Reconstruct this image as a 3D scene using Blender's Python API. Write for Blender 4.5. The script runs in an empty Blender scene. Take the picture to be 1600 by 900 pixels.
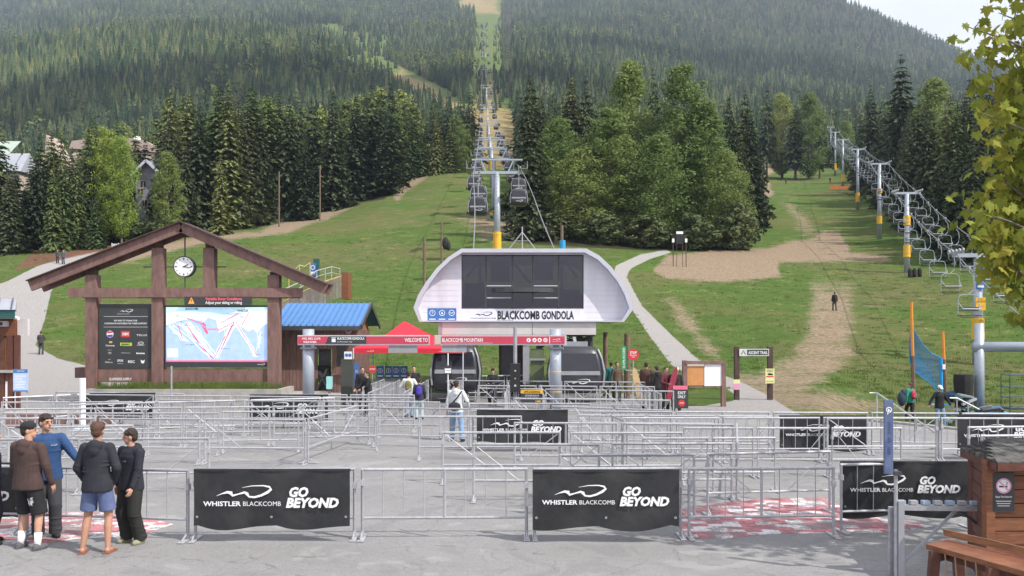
import bpy, bmesh, math, random
import numpy as np
from mathutils import Vector, Matrix, Euler, noise as mnoise
R = math.radians
PI = math.pi
random.seed(7)
rng = np.random.RandomState(7)
sc = bpy.context.scene
col = sc.collection

# ---------------------------------------------------------------- camera
F = 1400.0; HZ = 513.0; H = 3.35
cam = bpy.data.cameras.new('camera'); camo = bpy.data.objects.new('camera', cam); col.objects.link(camo)
cam.sensor_width = 36.0; cam.lens = 36.0*F/1600.0; cam.shift_y = (HZ-450.0)/1600.0
cam.clip_start = 0.1; cam.clip_end = 20000
camo.location = (0, 0, H); camo.rotation_euler = (R(90), 0, 0)
sc.camera = camo

# ---------------------------------------------------------------- world, sun, exposure
SUN_AZ = Vector((0.86, -0.50)).normalized()     # towards the sun, in plan
SUN_EL = R(48)
w = bpy.data.worlds.new('World'); sc.world = w; w.use_nodes = True
nt = w.node_tree; nt.nodes.clear()
sky = nt.nodes.new('ShaderNodeTexSky'); sky.sky_type = 'NISHITA'; sky.sun_disc = False
sky.sun_elevation = SUN_EL; sky.sun_rotation = math.atan2(SUN_AZ.x, SUN_AZ.y)
sky.air_density = 1.2; sky.dust_density = 3.0
bg1 = nt.nodes.new('ShaderNodeBackground'); bg1.inputs[1].default_value = 0.13
bg2 = nt.nodes.new('ShaderNodeBackground'); bg2.inputs[0].default_value = (0.95, 0.94, 1.0, 1); bg2.inputs[1].default_value = 1.05
# thin high cloud: the blue sky seen through a pale, broken sheet
tc = nt.nodes.new('ShaderNodeTexCoord'); mp = nt.nodes.new('ShaderNodeMapping'); mp.inputs['Scale'].default_value = (1.5, 1.5, 4)
nz = nt.nodes.new('ShaderNodeTexNoise'); nz.inputs['Scale'].default_value = 1.6; nz.inputs['Detail'].default_value = 6
mr = nt.nodes.new('ShaderNodeMapRange'); mr.inputs[1].default_value = 0.3; mr.inputs[2].default_value = 0.7; mr.inputs[3].default_value = 0.62; mr.inputs[4].default_value = 0.92
mx = nt.nodes.new('ShaderNodeMixShader'); wo = nt.nodes.new('ShaderNodeOutputWorld')
L = nt.links.new
L(tc.outputs['Generated'], mp.inputs[0]); L(mp.outputs[0], nz.inputs['Vector']); L(nz.outputs[0], mr.inputs[0])
L(sky.outputs[0], bg1.inputs[0]); L(mr.outputs[0], mx.inputs[0]); L(bg1.outputs[0], mx.inputs[1]); L(bg2.outputs[0], mx.inputs[2]); L(mx.outputs[0], wo.inputs[0])
sl = bpy.data.lights.new('sun', 'SUN'); sl.energy = 4.6; sl.angle = R(0.6); sl.color = (1.0, 0.95, 0.87)
so = bpy.data.objects.new('sun', sl); col.objects.link(so)
sdir = Vector((SUN_AZ.x*math.cos(SUN_EL), SUN_AZ.y*math.cos(SUN_EL), math.sin(SUN_EL)))
so.rotation_euler = sdir.to_track_quat('Z', 'Y').to_euler(); so.location = (30, -20, 60)
sc.view_settings.view_transform = 'Standard'; sc.view_settings.look = 'None'
sc.view_settings.gamma = 1.0; sc.view_settings.exposure = 0.42
sc.cycles.volume_bounces = 0; sc.cycles.max_bounces = 6; sc.cycles.transparent_max_bounces = 12

# ---------------------------------------------------------------- helpers
def P(px, py, Y):
    return Vector(((px-800.0)/F*Y, Y, H-(py-HZ)/F*Y))
def smooth(a, b, x):
    t = np.clip((np.asarray(x, float)-a)/(b-a), 0, 1); return t*t*(3-2*t)
def tag(o, label=None, cat=None, group=None, kind=None):
    if label: o['label'] = label
    if cat: o['category'] = cat
    if group: o['group'] = group
    if kind: o['kind'] = kind
    return o
def thing(name, label, cat, loc=(0, 0, 0), rz=0.0, group=None):
    o = bpy.data.objects.new(name, None); col.objects.link(o); o.empty_display_size = 0.3
    o.location = loc; o.rotation_euler = (0, 0, rz)
    return tag(o, label, cat, group)
def dup(root, loc=None, rz=None, label=None, group=None):
    r = root.copy(); col.objects.link(r)
    if loc is not None: r.location = loc
    if rz is not None: r.rotation_euler = (0, 0, rz)
    if label: r['label'] = label
    if group: r['group'] = group
    for ch in list(root.children):
        c = ch.copy(); col.objects.link(c); c.parent = r
        for g in list(ch.children):
            d = g.copy(); col.objects.link(d); d.parent = c
    return r
class MB:
    def __init__(s): s.v = []; s.f = []
    def add(s, vs, fs):
        n = len(s.v); s.v.extend([tuple(v) for v in vs]); s.f.extend([tuple(i+n for i in f) for f in fs]); return s
    def box(s, c, d, rot=None):
        x, y, z = d[0]/2, d[1]/2, d[2]/2
        vs = [Vector((a*x, b*y, e*z)) for e in (-1, 1) for b in (-1, 1) for a in (-1, 1)]
        if rot is not None: vs = [rot @ v for v in vs]
        c = Vector(c)
        return s.add([v+c for v in vs], [(0, 2, 3, 1), (4, 5, 7, 6), (0, 1, 5, 4), (2, 6, 7, 3), (0, 4, 6, 2), (1, 3, 7, 5)])
    def bb(s, a, b):   # box from corner to corner
        return s.box([(a[i]+b[i])/2 for i in range(3)], [abs(b[i]-a[i]) for i in range(3)])
    def bar(s, p0, p1, w_, h_):   # rectangular bar from p0 to p1; h_ is measured upwards
        p0 = Vector(p0); p1 = Vector(p1); d = (p1-p0); l = d.length; d.normalize()
        up = Vector((0, 0, 1)) if abs(d.z) < 0.97 else Vector((0, 1, 0))
        sx = d.cross(up).normalized(); uz = sx.cross(d).normalized()
        vs = []
        for p in (p0, p1):
            for a, b in ((-1, -1), (1, -1), (1, 1), (-1, 1)): vs.append(p+sx*a*w_/2+uz*b*h_/2)
        return s.add(vs, [(3, 2, 1, 0), (4, 5, 6, 7), (0, 1, 5, 4), (1, 2, 6, 5), (2, 3, 7, 6), (3, 0, 4, 7)])
    def cyl(s, p0, p1, r0, r1=None, n=10, caps=True):
        r1 = r0 if r1 is None else r1
        p0 = Vector(p0); p1 = Vector(p1); d = (p1-p0)
        if d.length < 1e-6: return s
        d.normalize()
        a = Vector((0, 0, 1)) if abs(d.z) < 0.9 else Vector((1, 0, 0))
        u = d.cross(a).normalized(); v = d.cross(u)
        vs = []
        for p, r in ((p0, r0), (p1, r1)):
            for k in range(n):
                t = 2*PI*k/n; vs.append(p+u*math.cos(t)*r+v*math.sin(t)*r)
        fs = [(k, (k+1) % n, n+(k+1) % n, n+k) for k in range(n)]
        fs = [f[::-1] for f in fs]
        if caps: fs += [tuple(range(n)), tuple(range(2*n-1, n-1, -1))]
        return s.add(vs, fs)
    def tube(s, pts, r, n=6):
        pts = [Vector(p) for p in pts]; rs = r if isinstance(r, (list, tuple)) else [r]*len(pts)
        vs = []; m = len(pts)
        for i, p in enumerate(pts):
            d = (pts[min(i+1, m-1)]-pts[max(i-1, 0)]).normalized()
            a = Vector((0, 0, 1)) if abs(d.z) < 0.9 else Vector((1, 0, 0))
            u = d.cross(a).normalized(); v = d.cross(u)
            for k in range(n):
                t = 2*PI*k/n; vs.append(p+u*math.cos(t)*rs[i]+v*math.sin(t)*rs[i])
        fs = []
        for i in range(m-1):
            for k in range(n):
                fs.append((i*n+k, (i+1)*n+k, (i+1)*n+(k+1) % n, i*n+(k+1) % n))
        fs += [tuple(range(n)), tuple(range(m*n-1, (m-1)*n-1, -1))]
        return s.add(vs, fs)
    def prism(s, poly, y0, y1):     # polygon in x,z extruded along y
        n = len(poly); vs = [(p[0], y0, p[1]) for p in poly]+[(p[0], y1, p[1]) for p in poly]
        ar = sum(poly[i][0]*poly[(i+1) % n][1]-poly[(i+1) % n][0]*poly[i][1] for i in range(n))
        fs = [(i, n+i, n+(i+1) % n, (i+1) % n) for i in range(n)]+[tuple(range(n)), tuple(range(2*n-1, n-1, -1))]
        if ar < 0: fs = [f[::-1] for f in fs]
        return s.add(vs, fs)
    def prismz(s, poly, z0, z1):
        n = len(poly); vs = [(p[0], p[1], z0) for p in poly]+[(p[0], p[1], z1) for p in poly]
        ar = sum(poly[i][0]*poly[(i+1) % n][1]-poly[(i+1) % n][0]*poly[i][1] for i in range(n))
        fs = [(i, (i+1) % n, n+(i+1) % n, n+i) for i in range(n)]+[tuple(range(n-1, -1, -1)), tuple(range(n, 2*n))]
        if ar < 0: fs = [f[::-1] for f in fs]
        return s.add(vs, fs)
    def ell(s, c, r, rot=None, nu=12, nv=8):
        c = Vector(c); vs = []; fs = []
        for j in range(nv+1):
            ph = PI*j/nv
            for i in range(nu):
                th = 2*PI*i/nu
                v = Vector((r[0]*math.sin(ph)*math.cos(th), r[1]*math.sin(ph)*math.sin(th), r[2]*math.cos(ph)))
                if rot is not None: v = rot @ v
                vs.append(c+v)
        for j in range(nv):
            for i in range(nu): fs.append((j*nu+i, (j+1)*nu+i, (j+1)*nu+(i+1) % nu, j*nu+(i+1) % nu))
        return s.add(vs, fs)
    def lathe(s, prof, c=(0, 0, 0), n=16):   # profile of (r, z)
        vs = []; fs = []; m = len(prof)
        for r, z in prof:
            for k in range(n): vs.append((c[0]+r*math.cos(2*PI*k/n), c[1]+r*math.sin(2*PI*k/n), c[2]+z))
        for i in range(m-1):
            for k in range(n): fs.append((i*n+k, i*n+(k+1) % n, (i+1)*n+(k+1) % n, (i+1)*n+k))
        fs += [tuple(range(n-1, -1, -1)), tuple(range((m-1)*n, m*n))]
        return s.add(vs, fs)
    def ribbon(s, pts, y, t=0.004):   # 2-D ribbon in x,z with width per point, facing -y
        m = len(pts); up = []; dn = []
        for i, (x, z, wd) in enumerate(pts):
            a = pts[max(i-1, 0)]; b = pts[min(i+1, m-1)]
            d = Vector((b[0]-a[0], b[1]-a[1]));
            d = d.normalized() if d.length > 0 else Vector((1, 0))
            nx, nz_ = -d.y, d.x
            up.append((x+nx*wd/2, y, z+nz_*wd/2)); dn.append((x-nx*wd/2, y, z-nz_*wd/2))
        n = len(s.v); s.v += up+dn
        for i in range(m-1): s.f.append((n+m+i, n+m+i+1, n+i+1, n+i))
        return s
    def mesh(s, name, off=None):
        me = bpy.data.meshes.new(name)
        vs = s.v if off is None else [(v[0]-off[0], v[1]-off[1], v[2]-off[2]) for v in s.v]
        me.from_pydata(vs, [], s.f); me.update(); return me
    def build(s, name, mat, parent=None, world=False, smooth_=False, kind=None, label=None):
        off = None
        if world and parent is not None:
            r = parent
            while r.parent: r = r.parent
            off = r.location
        me = s.mesh(name, off)
        if smooth_: me.polygons.foreach_set('use_smooth', [True]*len(me.polygons))
        me.materials.append(mat)
        o = bpy.data.objects.new(name, me); col.objects.link(o)
        if parent is not None: o.parent = parent
        if kind: o['kind'] = kind
        if label: o['label'] = label
        return o

# ---------------------------------------------------------------- materials
MATS = {}
def mat(name, c, rough=0.6, var=0.12, scale=3.0, bump=0.0, bscale=60, metal=0.0, emit=0.0, stretch=(1, 1, 1), objvar=0.0, spec=0.4, dirt=None):
    if name in MATS: return MATS[name]
    m = bpy.data.materials.new(name); m.use_nodes = True; nt = m.node_tree; b = nt.nodes['Principled BSDF']
    L = nt.links.new
    b.inputs['Roughness'].default_value = rough; b.inputs['Metallic'].default_value = metal
    b.inputs['Specular IOR Level'].default_value = spec
    tc = nt.nodes.new('ShaderNodeTexCoord'); mp = nt.nodes.new('ShaderNodeMapping'); mp.inputs['Scale'].default_value = stretch
    L(tc.outputs['Object'], mp.inputs[0])
    n = nt.nodes.new('ShaderNodeTexNoise'); n.inputs['Scale'].default_value = scale; n.inputs['Detail'].default_value = 5; n.inputs['Roughness'].default_value = 0.65
    L(mp.outputs[0], n.inputs['Vector'])
    rmp = nt.nodes.new('ShaderNodeMapRange'); rmp.inputs[1].default_value = 0.3; rmp.inputs[2].default_value = 0.7
    rmp.inputs[3].default_value = 1-var; rmp.inputs[4].default_value = 1+var
    L(n.outputs[0], rmp.inputs[0])
    hsv = nt.nodes.new('ShaderNodeHueSaturation'); hsv.inputs['Color'].default_value = (*c, 1)
    val = rmp.outputs[0]
    if objvar:
        oi = nt.nodes.new('ShaderNodeObjectInfo'); r2 = nt.nodes.new('ShaderNodeMapRange'); r2.inputs[3].default_value = 1-objvar; r2.inputs[4].default_value = 1+objvar
        L(oi.outputs['Random'], r2.inputs[0]); mu = nt.nodes.new('ShaderNodeMath'); mu.operation = 'MULTIPLY'
        L(val, mu.inputs[0]); L(r2.outputs[0], mu.inputs[1]); val = mu.outputs[0]
        r3 = nt.nodes.new('ShaderNodeMapRange'); r3.inputs[3].default_value = 0.5-objvar*0.06; r3.inputs[4].default_value = 0.5+objvar*0.06
        L(oi.outputs['Random'], r3.inputs[0]); L(r3.outputs[0], hsv.inputs['Hue'])
    L(val, hsv.inputs['Value'])
    outc = hsv.outputs[0]
    if dirt:
        n2 = nt.nodes.new('ShaderNodeTexNoise'); n2.inputs['Scale'].default_value = scale*0.37+0.2; n2.inputs['Detail'].default_value = 7
        L(mp.outputs[0], n2.inputs['Vector'])
        r4 = nt.nodes.new('ShaderNodeMapRange'); r4.inputs[1].default_value = 0.5; r4.inputs[2].default_value = 0.72; r4.inputs[4].default_value = dirt[3]
        L(n2.outputs[0], r4.inputs[0])
        mxx = nt.nodes.new('ShaderNodeMix'); mxx.data_type = 'RGBA'; L(r4.outputs[0], mxx.inputs[0]); L(outc, mxx.inputs[6]); mxx.inputs[7].default_value = (*dirt[:3], 1)
        outc = mxx.outputs[2]
    L(outc, b.inputs['Base Color'])
    if emit: L(outc, b.inputs['Emission Color']); b.inputs['Emission Strength'].default_value = emit
    if bump:
        n3 = nt.nodes.new('ShaderNodeTexNoise'); n3.inputs['Scale'].default_value = bscale; n3.inputs['Detail'].default_value = 4
        L(mp.outputs[0], n3.inputs['Vector'])
        bp = nt.nodes.new('ShaderNodeBump'); bp.inputs['Strength'].default_value = bump; bp.inputs['Distance'].default_value = 0.02
        L(n3.outputs[0], bp.inputs['Height']); L(bp.outputs[0], b.inputs['Normal'])
    MATS[name] = m; return m
M = {}
M['galv'] = mat('galvanised_steel', (0.43, 0.435, 0.46), 0.5, 0.2, 9, metal=0.45, dirt=(0.3, 0.29, 0.28, 0.4), objvar=0.12)
M['foot'] = mat('steel_foot_plate', (0.45, 0.45, 0.47), 0.5, 0.2, 12, metal=0.3)
M['vinyl'] = mat('black_vinyl', (0.024, 0.025, 0.028), 0.55, 0.3, 2.5, bump=0.6, dirt=(0.06, 0.06, 0.062, 0.6), bscale=5)
M['white'] = mat('white_print', (0.80, 0.80, 0.82), 0.55, 0.03, 4)
M['black'] = mat('black_print', (0.02, 0.02, 0.025), 0.5, 0.1, 4)
M['timber'] = mat('brown_stained_timber', (0.185, 0.105, 0.092), 0.7, 0.3, 5, bump=0.3, bscale=20, stretch=(1, 1, 0.35), dirt=(0.28, 0.18, 0.15, 0.35))
M['timberd'] = mat('dark_timber', (0.075, 0.045, 0.04), 0.7, 0.3, 5, bump=0.3, bscale=20)
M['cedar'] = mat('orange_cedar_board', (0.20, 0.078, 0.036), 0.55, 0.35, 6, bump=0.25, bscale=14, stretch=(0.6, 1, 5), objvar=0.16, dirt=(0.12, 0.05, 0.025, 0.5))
M['cedard'] = mat('dark_cedar_trim', (0.105, 0.04, 0.028), 0.55, 0.3, 6, bump=0.25, bscale=14, objvar=0.1)  # darker reddish cedar for side boards, posts, fascia and bench legs
M['panel'] = mat('white_metal_cladding', (0.70, 0.69, 0.76), 0.45, 0.05, 2.0, stretch=(1.5, 1.5, .25), dirt=(0.50, 0.49, 0.52, 0.45))
M['rim'] = mat('pale_grey_metal', (0.50, 0.51, 0.58), 0.4, 0.06, 2)
M['under'] = mat('grey_underside_panel', (0.55, 0.52, 0.52), 0.6, 0.08, 1.5)
M['glass'] = mat('dark_glass', (0.025, 0.026, 0.034), 0.08, 0.2, 0.6, spec=0.6)
M['darkmetal'] = mat('dark_grey_metal', (0.06, 0.062, 0.068), 0.45, 0.2, 3)
M['midmetal'] = mat('grey_painted_steel', (0.30, 0.31, 0.34), 0.45, 0.14, 2, dirt=(0.2, 0.2, 0.2, 0.4))
M['towers'] = mat('tower_galvanised_steel', (0.36, 0.40, 0.46), 0.42, 0.12, 1.5, metal=0.3)
M['yellow'] = mat('yellow_crash_pad', (0.75, 0.42, 0.03), 0.6, 0.1, 3)
M['red'] = mat('red_canvas', (0.66, 0.03, 0.055), 0.65, 0.07, 2, bump=0.2, bscale=3)
M['redsign'] = mat('red_sign_board', (0.50, 0.055, 0.09), 0.5, 0.05, 3)
M['stopred'] = mat('stop_red', (0.60, 0.04, 0.05), 0.5, 0.05, 3)
M['blue'] = mat('blue_sign', (0.05, 0.16, 0.42), 0.5, 0.08, 3)
M['blueroof'] = mat('blue_metal_roof', (0.075, 0.20, 0.44), 0.45, 0.08, 2, objvar=0.05)
M['teal'] = mat('dark_teal_metal', (0.02, 0.09, 0.09), 0.5, 0.1, 3)
M['concrete'] = mat('concrete', (0.36, 0.34, 0.32), 0.85, 0.15, 4, bump=0.2, bscale=40, dirt=(0.2, 0.19, 0.17, 0.5))
M['netblue'] = mat('blue_net_cord', (0.03, 0.30, 0.62), 0.6, 0.1, 3)
M['orange'] = mat('orange_post', (0.70, 0.26, 0.04), 0.6, 0.1, 3)
M['logp'] = mat('round_log_post', (0.16, 0.11, 0.08), 0.8, 0.3, 6)
M['rope'] = mat('steel_rope', (0.20, 0.20, 0.22), 0.5, 0.1, 3)
M['bark'] = mat('bark', (0.11, 0.085, 0.065), 0.9, 0.35, 4, bump=0.5, bscale=12)
M['bark2'] = mat('grey_bark', (0.17, 0.15, 0.13), 0.9, 0.35, 4, bump=0.4, bscale=12)
M['skin'] = mat('skin', (0.48, 0.27, 0.19), 0.55, 0.06, 8)
M['skin2'] = mat('tanned_skin', (0.40, 0.21, 0.14), 0.55, 0.06, 8)
M['hair'] = mat('dark_brown_hair', (0.035, 0.022, 0.016), 0.6, 0.4, 60, bump=0.8, bscale=70)
M['hairb'] = mat('brown_hair', (0.09, 0.045, 0.028), 0.6, 0.4, 60, bump=0.8, bscale=70)
M['screenw'] = mat('screen_snow', (0.80, 0.88, 0.95), 0.4, 0.08, 3, emit=0.35)
M['screenb'] = mat('screen_blue', (0.33, 0.45, 0.70), 0.4, 0.12, 3, emit=0.45)
M['screensky'] = mat('screen_sky', (0.45, 0.68, 0.85), 0.4, 0.08, 2, emit=0.4)
M['screenr'] = mat('screen_red_line', (0.70, 0.12, 0.22), 0.4, 0.02, 3, emit=0.35)
M['screeng'] = mat('screen_pale_green', (0.55, 0.75, 0.55), 0.4, 0.02, 3, emit=0.35)
M['board'] = mat('charcoal_board', (0.045, 0.050, 0.052), 0.5, 0.12, 3)
M['purple'] = mat('purple_mark', (0.10, 0.05, 0.45), 0.5, 0.02)
M['lime'] = mat('lime_mark', (0.45, 0.62, 0.05), 0.5, 0.02)
M['gold'] = mat('gold_mark', (0.65, 0.42, 0.12), 0.5, 0.02)
M['amber'] = mat('amber_warning', (0.95, 0.33, 0.06), 0.5, 0.02, emit=0.3)
M['green'] = mat('green_sign', (0.03, 0.33, 0.13), 0.5, 0.05)
M['rubber'] = mat('black_rubber', (0.02, 0.02, 0.02), 0.8, 0.2, 6)
M['poster'] = mat('pale_yellow_paper', (0.72, 0.72, 0.35), 0.6, 0.05)
M['pink'] = mat('pink_print', (0.70, 0.30, 0.45), 0.6, 0.05)
M['mapboard'] = mat('plywood_board', (0.52, 0.24, 0.09), 0.6, 0.15, 4)
M['shingle'] = mat('grey_shingle', (0.085, 0.08, 0.075), 0.85, 0.3, 5, bump=0.4, bscale=30, objvar=0.35)
M['roofgrey'] = mat('grey_metal_roof', (0.33, 0.35, 0.40), 0.5, 0.1, 0.6)
M['rooftan'] = mat('tan_roof', (0.42, 0.33, 0.29), 0.7, 0.12, 0.6)
M['wallgrey'] = mat('weathered_wall', (0.25, 0.25, 0.28), 0.7, 0.2, 0.8)
M['stucco'] = mat('pale_stucco', (0.5, 0.42, 0.35), 0.8, 0.1, 1)
M['speaker'] = mat('speaker_black', (0.02, 0.02, 0.023), 0.55, 0.2, 5)

# ---------------------------------------------------------------- terrain
CX = [-2400, -600, 0, 200, 400, 520, 600, 700, 757, 820, 900, 1050, 1250, 1340, 1400, 1510, 1600, 2300, 4000]
TB = {
 60:  [585, 580, 578, 578, 578, 578, 578, 578, 578, 578, 577, 576, 576, 578, 580, 582, 584, 590, 595],
 70:  [560, 558, 558, 550, 540, 538, 538, 538, 538, 538, 538, 536, 536, 538, 540, 542, 545, 560, 570],
 87:  [520, 510, 500, 495, 490, 484, 480, 480, 480, 480, 480, 482, 484, 484, 484, 484, 484, 500, 520],
 117: [440, 425, 412, 408, 412, 418, 420, 418, 415, 412, 410, 418, 428, 430, 428, 420, 420, 440, 470],
 170: [420, 400, 388, 366, 358, 352, 345, 340, 338, 340, 345, 360, 365, 360, 350, 345, 350, 380, 420],
 250: [400, 380, 372, 340, 325, 308, 282, 268, 268, 275, 285, 300, 305, 300, 290, 280, 290, 340, 390],
 320: [380, 350, 350, 315, 298, 280, 262, 250, 248, 252, 262, 280, 283, 278, 270, 262, 270, 320, 370],
 420: [340, 320, 320, 285, 265, 250, 240, 228, 226, 230, 240, 258, 262, 258, 250, 245, 250, 300, 350],
 560: [300, 270, 270, 235, 205, 195, 195, 186, 184, 188, 198, 222, 235, 235, 232, 230, 230, 280, 330],
 800: [250, 190, 175, 145, 130, 132, 140, 132, 126, 132, 145, 180, 192, 200, 202, 200, 200, 250, 310],
 1200:[200, 100, 82, 48, 52, 70, 92, 92, 82, 84, 92, 118, 142, 155, 162, 168, 172, 230, 300],
 1450:[205, 105, 90, 60, 58, 62, 70, 66, 62, 66, 72, 90, 115, 130, 138, 146, 155, 225, 300],
 1800:[200, 90, 62, 34, 34, 38, 44, 44, 44, 46, 48, 60, 85, 100, 112, 125, 138, 225, 300],
 2500:[190, 40, 26, -8, -8, -4, 4, 4, 8, 4, -4, -8, -22, 12, 36, 88, 122, 230, 300],
 3300:[180, 0, -30, -60, -60, -60, -50, -45, -45, -50, -60, -70, -40, 40, 70, 120, 155, 250, 320],
}
KY = [4.0, 46.0]+sorted(TB.keys())
pxs = np.concatenate([np.arange(-960, -60, 60), np.arange(-60, 1664, 4), np.arange(1700, 2601, 60)]).astype(float)
ys = np.concatenate([np.array([4, 12, 20, 24]), np.arange(26, 70, 0.6), 70*np.power(3300/70.0, np.linspace(0, 1, 400))])
GXp, GYp = np.meshgrid(pxs, ys)
KZ = np.zeros((len(KY), len(pxs)))
for i, yk in enumerate(KY):
    if i < 2: continue
    row = np.interp(pxs, CX, TB[yk]); KZ[i] = H-(row-HZ)*yk/F
GZ = np.zeros_like(GXp)
kn = np.array(KY)
for j in range(len(pxs)):
    # monotone smooth-ish interpolation: linear then a light blur along the row index
    GZ[:, j] = np.interp(ys, kn, KZ[:, j])
for _ in range(6):
    t = GZ.copy(); t[1:-1] = 0.25*GZ[:-2]+0.5*GZ[1:-1]+0.25*GZ[2:]
    mm = (ys > 50)[:, None]; GZ = np.where(mm, t, GZ)
GX = (GXp-800)/F*GYp
def fbm(x, y, f, seed, octs=4):
    r = np.random.RandomState(seed); out = np.zeros_like(x); a = 1.0
    for o in range(octs):
        for k in range(3):
            th = r.uniform(0, 2*PI); ph = r.uniform(0, 2*PI); ff = f*(2**o)*r.uniform(0.7, 1.4)
            out += a*np.sin((x*np.cos(th)+y*np.sin(th))*ff+ph+1.3*np.sin((x*np.sin(th)-y*np.cos(th))*ff*0.6+ph*2))/3
        a *= 0.5
    return out
amp = 0.12*smooth(50, 75, GYp)+0.5*smooth(90, 200, GYp)*0+ GYp*0.004*smooth(450, 900, GYp)
GZ += fbm(GX, GYp, 0.16, 3)*0.10*smooth(50, 80, GYp) + fbm(GX, GYp, 0.010, 5)*GYp*0.0045*smooth(500, 1000, GYp)
edgeY = np.interp(GXp, [1100, 1250, 1360, 1600, 2600], [37, 34.7, 32.3, 28, 20])
GZ += -0.85*smooth(0.1, 2.5, GYp-edgeY)*(1-smooth(44, 60, GYp))*smooth(1270, 1370, GXp)
PYg = HZ-(GZ-H)/GYp*F
def gz(X, Y):
    px = X/max(Y, .1)*F+800
    j = int(np.clip(np.searchsorted(pxs, px)-1, 0, len(pxs)-2)); i = int(np.clip(np.searchsorted(ys, Y)-1, 0, len(ys)-2))
    a = np.clip((px-pxs[j])/(pxs[j+1]-pxs[j]), 0, 1); b = np.clip((Y-ys[i])/(ys[i+1]-ys[i]), 0, 1)
    return float((GZ[i, j]*(1-a)+GZ[i, j+1]*a)*(1-b)+(GZ[i+1, j]*(1-a)+GZ[i+1, j+1]*a)*b)
def G(px, Y):
    X = (px-800)/F*Y; return Vector((X, Y, gz(X, Y)))
def hit(px, py):
    j = int(np.clip(np.searchsorted(pxs, px)-1, 0, len(pxs)-2))
    for i in range(1, len(ys)):
        if PYg[i, j] <= py:
            a = (PYg[i-1, j]-py)/(PYg[i-1, j]-PYg[i, j]); Y = ys[i-1]+(ys[i]-ys[i-1])*a
            return G(px, Y)
    return G(px, 3000)
def inpoly(poly, x, y):
    ins = np.zeros(np.shape(x), bool); n = len(poly)
    for i in range(n):
        x0, y0 = poly[i]; x1, y1 = poly[(i+1) % n]
        if y0 == y1: continue
        c = ((y0 > y) != (y1 > y)) & (x < (x1-x0)*(y-y0)/(y1-y0)+x0); ins ^= c
    return ins
def sdist(poly, x, y):     # >0 inside
    d = np.full(np.shape(x), 1e9); n = len(poly)
    for i in range(n):
        ax, ay = poly[i]; bx, by = poly[(i+1) % n]
        ll = (bx-ax)**2+(by-ay)**2+1e-9
        t = np.clip(((x-ax)*(bx-ax)+(y-ay)*(by-ay))/ll, 0, 1)
        d = np.minimum(d, np.hypot(x-ax-t*(bx-ax), y-ay-t*(by-ay)))
    return np.where(inpoly(poly, x, y), d, -d)
def mask(polys, soft, ymin=0, ymax=1e9, jit=0.0):
    out = np.zeros_like(GZ)
    for p in polys:
        b = ((PYg > min(q[1] for q in p)-20) & (PYg < max(q[1] for q in p)+20) & (GYp > ymin) & (GYp < ymax))
        d = np.full(GZ.shape, -1e3); d[b] = sdist(p, GXp[b]+jit*JX[b], PYg[b]+jit*0.5*JY[b])
        out = np.maximum(out, smooth(-soft, soft, d))
    return out
JX = fbm(GX, GYp, 0.03, 21); JY = fbm(GX, GYp, 0.03, 22)
GRAVEL = [
 [(-80, 640), (-80, 470), (10, 440), (60, 415), (130, 395), (230, 372), (300, 362), (300, 368), (220, 385), (120, 415), (95, 435), (80, 455), (70, 500), (55, 540), (90, 560), (150, 575), (200, 590), (200, 640)],
 [(958, 430), (985, 480), (1015, 525), (1049, 570), (1085, 592), (1130, 603), (1150, 618), (1146, 626), (1100, 634), (1060, 634), (1010, 652), (1262, 654), (1235, 640), (1200, 618), (1165, 600), (1130, 586), (1090, 561), (1050, 524), (1003, 478), (979, 433), (985, 420), (1015, 405), (1050, 394), (1040, 390), (1000, 398), (962, 415)],
]
DIRT = [
 [(1020, 425), (1040, 400), (1110, 390), (1195, 388), (1240, 375), (1275, 370), (1285, 360), (1312, 360), (1325, 393), (1385, 402), (1392, 411), (1300, 412), (1215, 413), (1218, 434), (1130, 442), (1040, 436)],
 [(1178, 250), (1200, 250), (1205, 268), (1195, 275), (1210, 300), (1195, 318), (1180, 300)],
 [(615, 305), (660, 272), (680, 270), (640, 300), (625, 314)],
 [(410, 360), (440, 345), (520, 325), (560, 322), (520, 342), (450, 362), (330, 376), (270, 392), (190, 408), (140, 420), (240, 385), (330, 364)],
]
TRAIL = [
 [(1262, 442), (1328, 446), (1336, 510), (1334, 556), (1300, 585), (1262, 612), (1255, 650), (1170, 640), (1110, 585), (1180, 580), (1232, 556), (1262, 520)],
 [(1225, 318), (1240, 316), (1266, 345), (1280, 368), (1252, 372), (1245, 345)],
 [(725, 345), (735, 330), (800, 318), (832, 330), (842, 372), (760, 378)],
 [(1038, 468), (1052, 468), (1110, 530), (1140, 575), (1125, 580), (1075, 525)],
 [(1120, 585), (1200, 600), (1330, 612), (1420, 640), (1300, 655), (1200, 640)],
]
GOLD = [
 [(725, 262), (760, 262), (815, 262), (812, 200), (800, 175), (770, 168), (738, 172), (700, 150), (650, 120), (628, 108), (615, 118), (640, 140), (690, 172), (730, 196)],
 [(715, 22), (780, 22), (775, -10), (715, -10)],
 [(745, 170), (782, 170), (778, 128), (748, 128)],
]
SOIL = [[(20, 425), (60, 385), (170, 376), (200, 386), (120, 400), (60, 415)]]
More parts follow.
